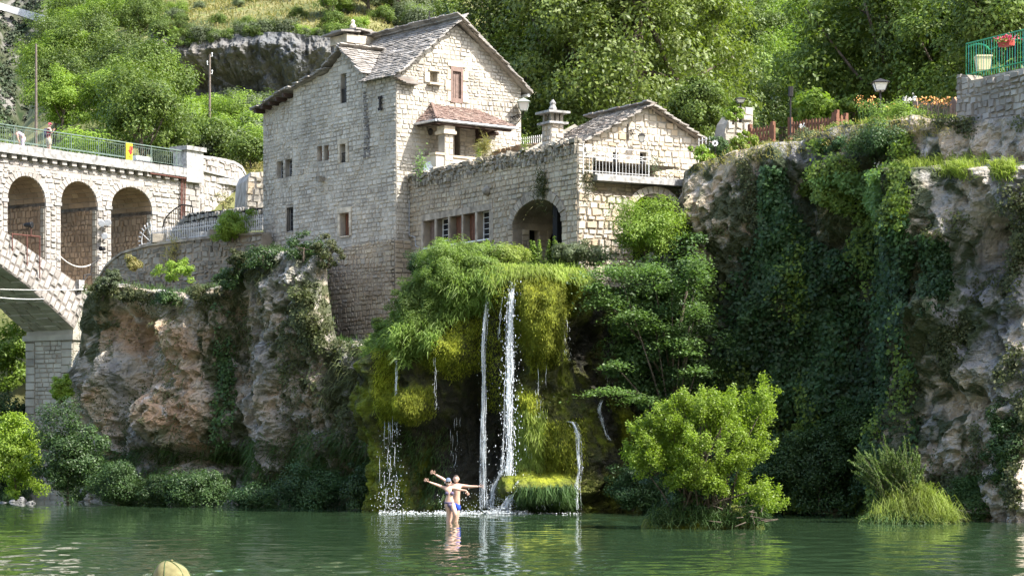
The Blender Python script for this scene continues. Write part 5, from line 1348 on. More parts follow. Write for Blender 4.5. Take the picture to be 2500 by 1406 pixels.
# white picket fence with fan-shaped end
zf0 = RW.sz(372, 598)[1]
pf = thing('picket_fence', 'white iron picket fence with a fan shaped end on the garden wall', 'fence', RW.at(RW.s(470), zf0))
s0, s1 = RW.s(366), RW.s(632); hF = .62
def ftop(a): t = (a-s0)/(s1-s0); return zf0+lerp(.02, .28, t)
n_ = 62
for k in range(n_):
    a = lerp(s0, s1, k/(n_-1)); z = ftop(a)
    mb = MB(); mb.tube([RW.at(a, z, -.2), RW.at(a, z+hF, -.2)], .019, 4, False); mb.lathe(RW.at(a, z+hF, -.2), [(.012, 0), (.032, .03), (.004, .12)], 5); mb.build('picket', 'fence_white', pf)
mb = MB()
for dz in (.12, hF-.1): mb.tube([RW.at(s0, ftop(s0)+dz, -.2), RW.at(s1, ftop(s1)+dz, -.2)], .02, 5)
mb.build('rail', 'fence_white', pf)
mb = MB(); c = RW.at(s0-.1, ftop(s0)+.1, -.2); r = .62; d3 = Vector((RW.d.x, RW.d.y, 0))
for k in range(8):
    an = math.pi*(.5+.55*k/7)+.1; q = c+Vector((0, 0, .12))+(d3*math.cos(an)+Vector((0, 0, 1))*math.sin(an))*r; q2 = q+(d3*math.cos(an)+Vector((0, 0, 1))*math.sin(an))*.16
    mb.tube([q, q2], .018, 4); mb.ell(q2, (.04, .04, .04), 6, 4)
    if k % 3 == 1: mb.tube([c, q], .014, 4)
mb.tube([c+Vector((0, 0, .12))+(d3*math.cos(math.pi*(.5+.6*k/12))+Vector((0, 0, 1))*math.sin(math.pi*(.5+.6*k/12)))*r for k in range(13)], .022, 5); mb.tube([c-Vector((0, 0, .4)), c+Vector((0, 0, .85))], .03, 5); mb.build('fan', 'fence_white', pf)
# low dry-stone wall and the pillar beside the house
LW = Plane(445, 113, (xat(645, 106)-xat(445, 113), 106-113))
lp = [LW.sz(*p) for p in ((445, 565), (645, 560), (645, 508), (600, 508), (462, 520), (452, 530))]
mb = MB(); lw = thing('dry_stone_wall', 'low grey dry stone wall behind the picket fence and round shrub', 'wall', LW.at(LW.s(540), 12.5))
wallface(mb, LW, lp, [], 0, .5); mb.mi = 1; stones(mb, LW, lp, [], rh=(.15, .3), sw=(.2, .45), seed=171, jit=.05, prot=(.02, .09), gap=.025); mb.build('masonry', ['black_void', 'dark_wall_stone'], lw)
PW = Plane(600, 115, (.95, .3)); pp = [PW.sz(*p) for p in ((598, 520), (650, 520), (650, 420), (612, 421), (603, 440))]
mb = MB(); pwt = thing('stone_wall', 'tall sunlit stone wall stub between bridge abutment and house', 'wall', PW.at(PW.s(620), 13))
wallface(mb, PW, pp, [], 0, 3); mb.mi = 1; stones(mb, PW, pp, [], rh=(.2, .36), sw=(.25, .6), seed=172, jit=.05, prot=(.03, .12), gap=.02); mb.build('masonry', ['bridge_mortar', 'cottage_stone'], pwt)
# stair with dark iron railing
ST = Plane(392, 118, (.9, -.35)); 
stt = thing('garden_stair', 'stone garden stair with curved dark iron railing below the bridge abutment', 'stair', ST.at(ST.s(430), 12.5))
mb = MB()
for k in range(9): x = lerp(395, 452, k/9); a, z = ST.sz(x, lerp(585, 520, k/9)); ST.box(mb, a, a+1.0, z-1.2, z, -1.2, 0)
mb.build('step', 'kerb_stone', stt)
mb = MB(); P_ = [ST.at(*ST.sz(x, y), .05) for x, y in ((397, 560), (404, 535), (416, 520), (432, 508), (446, 500), (470, 503), (472, 515))]; B_ = [ST.at(*ST.sz(x, y), .05) for x, y in ((397, 590), (404, 580), (416, 566), (432, 548), (446, 530), (470, 530), (472, 531))]
mb.tube(P_, .035, 5)
for k in range(22):
    t = k/21*5.999; i = int(t); mb.tube([P_[i].lerp(P_[i+1], t-i), B_[i].lerp(B_[i+1], t-i)], .014, 4)
mb.build('railing', 'iron', stt)
# utility poles on the hill
for (x, y0, y1, Y, lb, pin) in ((88, 108, 262, 152, 'weathered bare utility pole standing left above the bridge', 0), (512, 133, 334, 152, 'brown utility pole with small insulators on the grassy slope', 1)):
    b = W(x, y1+10, Y); t = W(x, y0, Y); o = thing('utility_pole', lb, 'pole', b)
    mb = MB(); mb.tube([b-Vector((0, 0, 3.5)), t], [.11, .065], 8); mb.build('shaft', 'wood_pole', o)
    if pin:
        for dz, sx in ((.15, 1), (.7, -1), (1.3, 1)):
            mb = MB(); q = t-Vector((0, 0, dz)); mb.tube([q, q+Vector((.16*sx, 0, 0)), q+Vector((.16*sx, 0, .16))], .025, 4); mb.ell(q+Vector((.16*sx, 0, .2)), (.05, .05, .07), 6, 4); mb.build('insulator', 'paint_white', o)
        mb = MB(); mb.tube(sag(t-Vector((0, 0, 1.3)), W(830, 215, 140), 1.0), .012, 4); tag(mb.build('power_line', 'iron'), 'thin power line running from the brown pole to the house', 'cable')

# ================================================================== top of the right-hand cliff
def boards(px0, px1, Y0, Y1, ytop0, ytop1, ybot0, ybot1, name, label, n, w=.1, mat='wood_fence', gate=None):
    o = thing(name, label, 'fence', W((px0+px1)/2, (ybot0+ybot1)/2, (Y0+Y1)/2))
    a0, a1 = W(px0, ybot0, Y0), W(px1, ybot1, Y1); t0, t1 = W(px0, ytop0, Y0), W(px1, ytop1, Y1); rz = math.atan2(a1.y-a0.y, a1.x-a0.x)
    for k in range(n):
        f = k/(n-1); a = a0.lerp(a1, f); t = t0.lerp(t1, f)+Vector((0, 0, random.uniform(-.03, .03))); mb = MB()
        mb.box((a+t)/2, (w, .025, (t-a).z), rz); mb.add([t+Vector((-w*.5*math.cos(rz), -w*.5*math.sin(rz), 0)), t+Vector((w*.5*math.cos(rz), w*.5*math.sin(rz), 0)), t+Vector((0, 0, .06))], [(0, 1, 2)]); mb.build('board', mat, o)
    mb = MB()
    for f in (.22, .78):
        p, q = a0.lerp(t0, f), a1.lerp(t1, f); mb.hexa([p+Vector((0, .02, -.04)), q+Vector((0, .02, -.04)), q+Vector((0, .07, -.04)), p+Vector((0, .07, -.04)), p+Vector((0, .02, .04)), q+Vector((0, .02, .04)), q+Vector((0, .07, .04)), p+Vector((0, .07, .04))])
    mb.build('rail', mat, o)
    for p, q in ((a0, t0), (a1, t1)):
        mb = MB(); mb.box((p+q)/2+Vector((0, .1, .05)), (.13, .13, (q-p).z+.25), rz); mb.build('post', mat, o)
    return o
boards(1930, 2038, 82.5, 80.5, 298, 286, 335, 332, 'wooden_fence', 'reddish brown board fence leaning along the top of the right cliff', 15)
boards(1832, 1888, 83.5, 82.5, 315, 308, 350, 340, 'wooden_fence', 'short brown board fence left of the reddish one behind shrubs', 8)
boards(2044, 2066, 80.4, 80.8, 280, 288, 330, 325, 'garden_gate', 'narrow reddish brown garden gate at the end of the board fence', 3, .12)
boards(2236, 2332, 77.5, 76.5, 252, 250, 300, 298, 'wooden_fence', 'dark brown board fence behind the orange lilies', 11, .12, 'wood_shutter')
GW2 = Plane(2336, 74.8, (xat(2580, 70.4)-xat(2336, 74.8), 70.4-74.8))
tp = [GW2.sz(*p) for p in ((2580, 168), (2500, 177), (2372, 196), (2360, 183), (2336, 182))]
gp2 = [(0, 11.5), (GW2.s(2580), 11.5)]+tp
gw2 = thing('terrace_wall', 'grey rubble terrace wall under the green railing at the top right', 'wall', GW2.at(2, 12))
mb = MB(); wallface(mb, GW2, gp2, [], 0, .6); mb.mi = 1; stones(mb, GW2, gp2, [], rh=(.13, .26), sw=(.2, .48), seed=181, jit=.04, prot=(.01, .08), wave=.08)
mb.build('masonry', ['wing_mortar', 'dark_wall_stone'], gw2)
mb = MB(); GW2.box(mb, .45, GW2.s(2580), 13.2, GW2.sz(2420, 172)[1], -1.1, -.62); mb.mi = 0; mb.build('kerb', 'concrete', gw2)
zgr = GW2.sz(2400, 98, -.3)[1]; zgb = GW2.sz(2400, 178, -.3)[1]
gr = thing('green_railing', 'bright green iron railing on the terrace wall at the top right', 'railing', GW2.at(1.5, zgb, -.3))
g1 = GW2.s(2580, -.3)
mb = MB(); mb.tube([GW2.at(.1, zgr, -.3), GW2.at(g1, zgr, -.3)], .025, 6); mb.tube([GW2.at(.1, zgb+.05, -.3), GW2.at(g1, zgb+.05, -.3)], .018, 5); mb.tube([GW2.at(.25+.52*math.sin(t), zgr-.27+.25*math.cos(t), -.55-.1*t) for t in np.linspace(-.6, 1.6, 10)], .03, 6)
mb.tube([GW2.at(.75, zgr-.27, -.7), GW2.at(1.7, zgr-.1, -.9), GW2.at(3, zgr+.0, -1.2)], .02, 5); mb.build('handrail', 'paint_green', gr)
k = 0; a = .1
while a < g1:
    mb = MB(); mb.tube([GW2.at(a, zgb-.12, -.3), GW2.at(a, zgr, -.3)], .010, 5, False); mb.build('baluster', ('paint_green', 'paint_teal')[k % 3 == 1], gr); a += .13; k += 1
ptc = GW2.at(GW2.s(2400, -.85), GW2.sz(2400, 172, -.85)[1], -.85)
pt = thing('plant_pot', 'square cream terracotta planter standing behind the green railing', 'planter', ptc)
mb = MB(); mb.hexa([ptc+Vector((x*.19, y*.19, 0)) for x, y in ((-1, -1), (1, -1), (1, 1), (-1, 1))]+[ptc+Vector((x*.24, y*.24, .42)) for x, y in ((-1, -1), (1, -1), (1, 1), (-1, 1))]); mb.build('pot', 'terracotta_cream', pt)
mb = MB(); mb.box(ptc+Vector((0, 0, .44)), (.52, .52, .05)); mb.build('rim', 'terracotta_cream', pt)
fc = GW2.at(GW2.s(2457, -.2), GW2.sz(2457, 113, -.2)[1], -.2)
fb = thing('flower_box', 'red flower box of pink and red blossoms hooked on the green railing', 'flowers', fc)
mb = MB(); mb.box(fc+Vector((0, 0, .07)), (.5, .22, .16), -1.0); mb.build('box', 'pot_red', fb)
rng = np.random.default_rng(3); P = rng.normal(size=(160, 3))*np.array([.15, .13, .06])+np.array(fc)+np.array([0, 0, .24]); quads('blossom', leaves(P, unit(160, rng)+np.array([0, -.5, .6]), .07, rng, asp=.9), 'petal_red', fb)
P = rng.normal(size=(160, 3))*np.array([.17, .13, .05])+np.array(fc)+np.array([0, 0, .16]); quads('foliage', leaves(P, unit(160, rng)+np.array([0, -.5, .6]), .07, rng, asp=.7), 'leaf_bright', fb)
# street lamps
def street_lamp(px, ytop, ybot, Y, w, h, lb, glass='paint_white', small=False):
    b = W(px, ybot, Y); hd = W(px, ytop, Y); o = thing('street_lamp', lb, 'street lamp', b)
    mb = MB(); mb.tube([b, b+Vector((0, 0, .5)), hd-Vector((0, 0, h))], [.06, .045, .03], 8); mb.lathe(b+Vector((0, 0, .5)), [(.05, 0), (.07, .03), (.05, .06)], 8); mb.build('post', 'iron', o)
    g, f, k = MB(), MB(), MB(); lantern_head((g, f, k), hd-Vector((0, 0, h)), w, h); g.build('lamp_glass', glass, o); f.build('lamp_frame', 'iron', o); k.build('lamp_cap', 'iron', o)
street_lamp(2149, 193, 305, 79, .5, .42, 'black street lamp with white panes among orange lilies on the cliff top')
street_lamp(1808, 238, 300, 85.5, .36, .22, 'small dark lamp with a flat cap on the ivy covered stone pillar', 'lamp_glass')
mb = MB(); mb.tube([W(1930, 335, 82), W(1930, 225, 82)], .03, 6); mb.tube([W(1930, 236, 82), W(1931, 212, 82)], .09, 6); tag(mb.build('lamp_post', 'iron'), 'thin black post with a dark spotlight beside the board fence', 'lamp post')
SP = Plane(1765, 86, (.9, .4)); sp_ = [SP.sz(*p) for p in ((1765, 345), (1838, 345), (1838, 268), (1800, 262), (1775, 300))]
mb = MB(); spt = thing('stone_pillar', 'broken pale stone pillar half hidden by climbing leaves on the cliff top', 'pillar', SP.at(SP.s(1800), 12.8)); wallface(mb, SP, sp_, [], 0, .8); mb.mi = 1; stones(mb, SP, sp_, [], rh=(.18, .3), sw=(.25, .5), seed=191, jit=.05, prot=(.02, .1)); mb.build('masonry', ['house_mortar', 'house_stone'], spt)
# spinning daisy ornament
c = W(1746, 350, 81.5); o = thing('garden_pinwheel', 'white daisy shaped pinwheel on a stick at the cliff edge', 'ornament', W(1746, 385, 81.5))
mb = MB()
for k in range(10):
    an = 2*math.pi*k/10; d = Vector((math.cos(an), -.1, math.sin(an))); q = c+d*.07; t = Vector((-math.sin(an), 0, math.cos(an)))
    mb.hexa([c+d*.03+t*-.02+Vector((0, y, 0)) for y in (0,)]+[q-t*.03, c+d*.125, q+t*.03]+[c+d*.03+Vector((0, .015, 0)), q-t*.03+Vector((0, .015, 0)), c+d*.125+Vector((0, .015, 0)), q+t*.03+Vector((0, .015, 0))])
mb.build('petal', 'paint_white', o); mb = MB(); mb.ell(c+Vector((0, -.02, 0)), (.04, .02, .04)); mb.build('centre', 'iron', o); mb = MB(); mb.tube([c, c-Vector((0, 0, .55))], .012, 5); mb.build('stick', 'iron', o)
# white railing by the cottage, white fence behind the house
def pickets(x0, x1, y0, y1, Y0, Y1, h, n, name, label, mat='fence_white'):
    o = thing(name, label, 'fence', W((x0+x1)/2, max(y0, y1)+h, (Y0+Y1)/2)); a, b = W(x0, y0, Y0), W(x1, y1, Y1); hh = h/F*Y0
    for k in range(n): q = a.lerp(b, k/(n-1)); mb = MB(); mb.tube([q, q-Vector((0, 0, hh))], .02, 4); mb.build('picket', mat, o)
    mb = MB()
    for f in (.2, .8): mb.tube([a-Vector((0, 0, hh*f)), b-Vector((0, 0, hh*f))], .018, 4)
    mb.build('rail', mat, o); return o
pickets(1273, 1322, 336, 329, 95, 94, 26, 11, 'white_fence', 'white picket fence between the house corner and the terrace chimney')
pickets(1706, 1732, 338, 333, 84, 83, 34, 4, 'white_railing', 'short white railing at the right eave of the cottage')
tg = Plane(1180, 94, (.86, -.5)); tgp = [tg.sz(*p) for p in ((1200, 400), (1330, 400), (1330, 348), (1272, 352), (1215, 366), (1200, 372))]
mb = MB(); wallface(mb, tg, tgp, [], 0, .4); mb.mi = 1; stones(mb, tg, tgp, [], seed=193, jit=.03); t_ = thing('terrace_garden_wall', 'low brown garden wall on the terrace under the white picket fence', 'wall', tg.at(tg.s(1270), 12.3)); mb.build('masonry', ['wing_mortar', 'vault_stone'], t_)
# satellite dish
c = WG.at(WG.s(1050, -.5), WG.sz(1050, 410, -.5)[1], -.5); o = thing('satellite_dish', 'white satellite dish peeping over the terrace wall beside the porch', 'satellite dish', c)
mb = MB(); mb.lathe(c, [(.02, -.02), (.13, .0), (.22, .03), (.27, .06), (.27, .075), (.2, .05), (.02, 0)], 20, (-.35, -.8, .45)); mb.build('dish', 'paint_white', o, True); mb = MB(); mb.tube([c, c+Vector((.1, .2, -.35))], .025, 6); mb.build('mount', 'iron', o)
# ================================================================== trees and shrubs on the hill behind
def first_or_copy(proto, used):
    if proto.name not in used: used.add(proto.name); return proto
    return copy_tree(proto)
USED = set()
OAK = [plant('oak_tree', 'x', 'tree', (0, 0, 0), (2.9, 2.6, 2.5), 62, .9, 210, .165, 'leaf_oak', 200+i, cz=3.6, th=3.6, tr=.16, low=-.6) for i in range(3)]
BRI = [plant('maple_tree', 'x', 'tree', (0, 0, 0), (2.4, 2.2, 2.6), 54, .8, 210, .165, 'leaf_bright', 210+i, cz=3.4, th=3.4, tr=.14, low=-.6) for i in range(2)]
SHR = [plant('hill_shrub', 'x', 'shrub', (0, 0, 0), (1.5, 1.4, 1.1), 36, .48, 150, .12, m, 220+i, cz=.8, th=1, tr=.05, low=-.3) for i, m in enumerate(('leaf_grey', 'leaf_oak', 'leaf_bright'))]
def put(proto, loc, s, rz, label, group, sz=None):
    o = first_or_copy(proto, USED); o.location = loc; o.scale = (s, s, sz or s); o.rotation_euler = (0, 0, rz); o['label'] = label; o['group'] = group; return o
rd = random.Random(21)
ZONES = [  # px range, Y range, what grows there
    ('left', -60, 400, 150, 262), ('mid', 400, 950, 214, 262), ('right', 1700, 2560, 150, 255)]
def zone_label(px, Y, kind):
    nm = {'o': 'dark green oak', 'b': 'light green leafy tree'}[kind]
    if px < 140: z = 'at the left edge of the wooded slope above the bridge' if Y < 185 else 'high at the left end of the wooded slope'
    elif px < 420: z = 'on the wooded slope above the bridge railing' if Y < 185 else 'high on the wooded slope left of the rock band'
    elif px < 960: z = 'above the grassy top of the grey rock band'
    else: z = 'on the bright wooded slope behind the cliff top garden' if Y < 185 else 'high on the slope behind the cliff top garden'
    return nm+' '+z
n_t = 0
for Y in (146, 152, 159, 167, 176, 186, 197, 208, 219, 231, 244, 258):
    sp_px = 4.3*F/Y*.86
    px = -80+rd.uniform(0, sp_px)
    while px < 2580:
        q = px+rd.uniform(-.25, .25)*sp_px; y = Y+rd.uniform(-3, 3); px += sp_px
        if 640 < q < 1010 and y < 214: continue
        if 1010 < q < 1700 and y < 225: continue
        if 400 <= q < 660 and y < 212: continue
        if q < 105 and y > 153: continue
        if 120 < q < 300 and y < 155: continue
        if 395 < q < 700 and 203 < y < 232: continue
        if 700 <= q < 960 and 203 < y < 214: continue
        k = 'b' if rd.random() < (.28 if q < 1000 else .85 if q < 2010 else .55) else 'o'  # right slope: lighter leaf colours stand in for its sunlight
        P_ = rd.choice(BRI if k == 'b' else OAK); s = rd.uniform(.75, 1.25)*(.62 if q < 110 else 1)
        put(P_, (xat(q, y), y, tz(q, y)-.3), s, rd.uniform(0, 6.28), zone_label(q, y, k), {'o': 'oaks', 'b': 'light green trees'}[k]+zone_label(q, y, k).split('tree')[-1].split('oak')[-1], s*rd.uniform(.9, 1.2)); n_t += 1
def slab(px, Y, k): return ('grey green' if k == 0 else 'dark green' if k == 1 else 'bright green')+' bush '+('on the grass slope below the grey rock band' if Y < 199 else 'on the dry grassy top of the rock band')
for i in range(84):
    if i < 54: q, y = rd.uniform(395, 650), rd.uniform(143, 196)
    elif i < 60: q, y = rd.uniform(120, 330), rd.uniform(141, 150)
    else: q, y = rd.uniform(400, 960), rd.uniform(206, 238)
    k = rd.choice((0, 1, 1, 2)); s = rd.uniform(.6, 1.35)*(1.2 if y < 199 else .8)
    lb = slab(q, y, k) if not (54 <= i < 60) else ('grey green', 'dark green', 'bright green')[k]+' bush just behind the bridge railing'
    put(SHR[k], (xat(q, y), y, tz(q, y)-.1), s, rd.uniform(0, 6.28), lb, lb.replace('bush', 'bushes'))
for i in range(16):
    q, y = rd.uniform(880, 1130), rd.uniform(214, 240); k = i % 3; lb = ('grey green', 'dark green', 'bright green')[k]+' bush on the slope directly behind the house ridge'
    put(SHR[k], (xat(q, y), y, tz(q, y)-.1), rd.uniform(.9, 1.7), rd.uniform(0, 6.28), lb, lb.replace('bush', 'bushes'))
# shrubs tumbling over the rock band's rim
for i in range(30):
    q = lerp(400, 885, i/29)+rd.uniform(-12, 12); put(SHR[i % 3], (xat(q, 200), 196.6, zat(np.interp(q, [385, 420, 460, 520, 600, 700, 800, 880, 960], [68, 78, 103, 92, 84, 80, 92, 92, 88]), 197)-.9), rd.uniform(.6, 1.1), rd.uniform(0, 6), ('grey green', 'dark green', 'bright green')[i % 3]+' bush hanging over the rim of the grey rock band', ('grey green', 'dark green', 'bright green')[i % 3]+' bushes on the rim of the rock band')
# grass on the slopes
def grass_on(n, f, L, w, mat, name, seed, droop=.5, up=1.0, kind='stuff', parent=None):
    rng = np.random.default_rng(seed); P = f(n, rng); D = rng.normal(size=(len(P), 3))*.45+np.array([0, 0, up])
    o = quads(name, blades(P, D, L, w, rng, droop), mat, parent)
    if kind: o['kind'] = kind
    return o
def slope_pts(x0, x1, y0, y1):
    def f(n, rng):
        q = rng.uniform(x0, x1, n); Y = rng.uniform(y0, y1, n)
        return np.array([(xat(a, b), b, tz(a, b)-.05) for a, b in zip(q, Y)])
    return f
grass_on(9000, slope_pts(400, 660, 140, 198), .7, .09, 'grass_dry', 'dry_grass', 61)
grass_on(6000, slope_pts(395, 960, 205, 240), .6, .1, 'grass_dry', 'dry_grass', 62)
grass_on(2500, slope_pts(150, 400, 139, 152), .7, .08, 'grass_dry', 'dry_grass', 63)

# ---- tall lindens behind the house and cottage
LIN = [plant('linden_tree', 'x', 'tree', (0, 0, 0), (5.6, 4.4, 7.4), 190, 1.15, 230, .19, 'leaf_linden', 240+i, cz=8.6, th=12, tr=.35, low=-.75, inner=.45, nl=14) for i in range(2)]
for i, (q, Y, z, s, rz, lb) in enumerate(((1225, 113, 11.5, 1.0, .3, 'tall dark linden rising right behind the house gable'), (1385, 108, 11.0, 1.05, 1.9, 'tall broad linden behind the terrace chimney'), (1560, 106, 11.2, 1.08, 4.0, 'tall linden with bright outer leaves above the cottage roof'), (1655, 118, 12.5, .9, 5.2, 'linden farther back right of the cottage roof'))):
    put(LIN[i % 2], (xat(q, Y), Y, z), s, rz, lb, 'lindens behind the house')
PL = [plant('plane_tree', 'x', 'tree', (0, 0, 0), (3.5, 3.0, 4.6), 120, .95, 200, .19, 'leaf_oak', 250+i, cz=5.2, th=7.5, tr=.22, low=-.7, inner=.4, nl=14) for i in range(2)]
for i, (q, Y, z, s, rz, lb) in enumerate(((2075, 97, 12.2, 1.0, .5, 'leafy dark tree behind the board fence on the cliff top'), (2215, 93, 12.4, 1.08, 2.5, 'large spreading tree behind the street lamp'), (2330, 90, 12.2, .9, 3.9, 'tree with visible trunk left of the green railing'), (2470, 84, 12.6, .95, 1.1, 'tree behind the green railing at the right edge'))):
    put(PL[i % 2], (xat(q, Y), Y, z), s, rz, lb, 'garden trees on the cliff top')
def shrub(name, label, px, pyb, Y, wpx, hpx, mat, seed, size=.1, ncl=40, nper=90, cat='shrub', cr=None, depth=.75, low=-1, flat=.75, up=.5, tr=.04, asp=.55, group=None):
    k = Y/F; b = W(px, pyb, Y); rx = wpx*k/2; rz = hpx*k/2
    return plant(name, label, cat, b, (rx*.85, rx*depth, rz*.85), ncl, cr or max(.14, rx*.28), nper, size, mat, seed, group, cz=rz*.86, th=rz*.9, tr=tr, low=low, flat=flat, up=up, parts=('foliage', 'stem'), asp=asp)
shrub('laurel_tree', 'small dense tree between the cottage roof and stone pillar', 1705, 352, 88, 175, 200, 'leaf_oak', 301, .11, 70, 160, 'tree', tr=.1)
shrub('fig_bush', 'bright large leaved bush behind the board fence', 1990, 315, 86, 150, 110, 'leaf_bright', 302, .16, 40, 70)
shrub('fig_bush', 'bright green bush at the foot of the garden tree left of the lamp', 2080, 300, 86, 110, 80, 'leaf_bright', 303, .15, 30, 60)
shrub('garden_shrub', 'yellow green shrub beside the short brown fence', 1812, 378, 81, 70, 70, 'leaf_alder', 304, .08, 30, 90)
shrub('garden_shrub', 'dark round shrub behind the white pinwheel', 1755, 395, 82, 60, 75, 'leaf_dark', 305, .07, 26, 90)
shrub('climbing_vine', 'leafy vine spilling over the broken stone pillar', 1790, 305, 85.4, 70, 60, 'leaf_bright', 306, .09, 24, 60, 'vine')
shrub('garden_shrub', 'small yellow green shrub at the right eave of the cottage', 1712, 400, 80.2, 60, 60, 'leaf_bright', 307, .08, 22, 80)
shrub('rose_bush', 'pale yellow green bush overflowing the cliff edge left of the terrace wall', 2195, 345, 76, 200, 110, 'leaf_fern', 308, .075, 70, 150)
shrub('rose_bush', 'dark lower bush hanging below the pale one at the cliff edge', 2175, 375, 75.2, 220, 70, 'leaf_dark', 309, .075, 60, 140)
shrub('garden_shrub', 'light green bush at the foot of the garden gate', 2060, 352, 78, 120, 60, 'leaf_fern', 310, .075, 36, 110)
shrub('garden_shrub', 'dry twiggy shrub in front of the board fence', 1970, 350, 78.6, 90, 40, 'leaf_grey', 311, .06, 24, 70)
shrub('ivy_bush', 'dark ivy mound below the garden gate', 2035, 378, 77.2, 110, 50, 'leaf_ivy', 312, .08, 30, 110)
shrub('round_shrub', 'round bright green shrub in front of the dry stone wall', 568, 592, 98.3, 108, 92, 'leaf_bright', 313, .075, 60, 190, depth=.9)
shrub('young_tree', 'thin young tree with brown withered leaves by the abutment wall', 546, 520, 116, 70, 60, 'grass_dry', 314, .10, 12, 26, 'tree')
# orange day lilies
def lilies(name, label, px0, px1, pyb, Y, hpx, n, seed):
    rng = np.random.default_rng(seed); o = thing(name, label, 'flowers', W((px0+px1)/2, pyb, Y)); k = Y/F
    P = np.array([W(rng.uniform(px0, px1), pyb, Y+rng.uniform(-.3, .3)) for _ in range(n*7)]); D = rng.normal(size=(len(P), 3))*.35+np.array([0, 0, 1])
    quads('leaf', blades(P, D, hpx*k*.6, .025, rng, .6), 'grass_blade', o)
    mb = MB(); pts = []
    for _ in range(n):
        b = W(rng.uniform(px0, px1), pyb, Y+rng.uniform(-.3, .3)); t = b+Vector((rng.uniform(-.15, .15), 0, hpx*k*rng.uniform(.75, 1.05))); mb.tube([b, t], .008, 4); pts.append(t)
    mb.build('stem', 'grass_dark', o)
    V = np.concatenate([np.array([t])+rng.normal(size=(4, 3))*.045 for t in pts]); quads('blossom', leaves(V, unit(len(V), rng)+np.array([0, -.6, .3]), .085, rng, asp=.5), 'petal_orange', o)
lilies('day_lilies', 'clump of orange day lilies left of the street lamp', 2100, 2135, 318, 77, 75, 16, 41)
lilies('day_lilies', 'row of orange day lilies against the terrace wall', 2245, 2330, 305, 75.8, 62, 34, 42)
lilies('day_lilies', 'few orange day lilies just right of the lamp post', 2155, 2185, 300, 77, 45, 7, 43)

# ================================================================== greenery on the cliffs
def patchy(scale, thr, seed, zs=.6):
    def f(px, py, P):
        return np.array([max(0, noise.noise(Vector((x*scale+seed, y*scale, z*scale*zs)))-thr+.25*noise.noise(Vector((x*scale*3+seed, y*scale*3, z*scale*3)))) for x, y, z in P])+1e-6
    return f
def cling(name, label, cat, key, n, poly, size, mat, seed, off=(.02, .3), prob=None, kind=None, jit=.7, asp=.7, hang=.3, group=None, wall=True):
    rng = np.random.default_rng(seed); P, fl = on_cliff(key, n, rng, poly, off, prob, wall)
    V = leaves(P, fl+np.array([0, 0, hang]), size, rng, jit, asp)
    if kind: o = quads(name, V, mat); o['kind'] = kind; return o
    o = quads(name, V, mat, base=Vector((0, 0, 0))); return tag(o, label, cat, group)
ivyp = [(1868, 425), (1915, 440), (1945, 500), (1990, 590), (2060, 620), (2110, 560), (2215, 520), (2240, 620), (2215, 760), (2240, 860), (2250, 1000), (2240, 1150), (2200, 1245), (1480, 1245), (1480, 800), (1560, 720), (1740, 640), (1860, 600)]
cling('ivy_curtain', 'dark ivy curtain covering the shaded middle of the right cliff', 'ivy', 'right_cliff', 75000, ivyp, .15, 'leaf_ivy', 71, (.02, .42), patchy(.5, -.42, 3))
cling('creeper', 'lighter green creeper runners trailing over the dark ivy of the right cliff', 'creeper', 'right_cliff', 9000, ivyp, .13, 'leaf_oak', 171, (.25, .6), patchy(.75, .12, 13, .35))
cling('ivy_curtain', 'narrow dark ivy strand climbing to the left part of the right cliff top', 'ivy', 'right_cliff', 9000, [(1870, 410), (1920, 420), (1950, 560), (1930, 720), (1850, 720), (1865, 560)], .14, 'leaf_ivy', 72, (.05, .45))
cling('bramble', 'green bramble trailing over the cliff under the lilies', 'bramble', 'right_cliff', 14000, [(1990, 345), (2230, 330), (2250, 420), (2215, 560), (2130, 560), (2060, 520), (1960, 470), (1990, 400)], .11, 'leaf_oak', 73, (.05, .45), patchy(.8, -.15, 6))
cling('bramble', 'pale bramble spray hanging in the sun below the white flowers', 'bramble', 'right_cliff', 5000, [(2010, 440), (2200, 420), (2210, 480), (2160, 540), (2110, 500), (2020, 470)], .11, 'leaf_spray', 74, (.3, .75), patchy(1.1, -.05, 2))
cling('ivy_curtain', 'thin dark ivy band running down beside the grey boulder', 'ivy', 'right_cliff', 7000, [(2255, 580), (2320, 600), (2330, 700), (2310, 860), (2290, 900), (2260, 760)], .12, 'leaf_ivy', 75, (.03, .3), patchy(.8, -.25, 1))
cling('rock_plants', '', '', 'right_cliff', 9000, [(2250, 290), (2560, 280), (2560, 1240), (2280, 1240)], .10, 'rock_plant', 76, (.02, .25), patchy(.7, .18, 8), 'stuff')
cling('rock_plants', '', '', 'right_cliff', 1500, [(1680, 390), (1880, 350), (1880, 640), (1680, 640)], .09, 'rock_plant', 77, (.02, .2), patchy(.7, .15, 4), 'stuff')
cling('rock_plants', '', '', 'cliff', 10000, None, .08, 'rock_plant', 78, (.02, .25), lambda px, py, P: patchy(.45, .12, 5, .4)(px, py, P)*(1-.92*np.exp(-((px-370)/95)**2-((py-870)/150)**2))*np.where((px > 560) & (px < 690) & (py > 900), .35, 1), 'stuff')
cling('ivy_curtain', 'dark green creeper on the left cliff below the house corner', 'ivy', 'cliff', 4500, [(690, 700), (860, 690), (900, 800), (890, 1000), (800, 1150), (700, 1130), (690, 900)], .10, 'rock_plant', 79, (.03, .35), patchy(.6, .02, 9))
cling('ivy_curtain', 'dark ivy streak down the middle of the left cliff', 'ivy', 'cliff', 1500, [(525, 740), (575, 760), (580, 1000), (570, 1150), (520, 1120), (530, 900)], .12, 'leaf_dark', 80, (.03, .3), patchy(.7, -.1, 9))
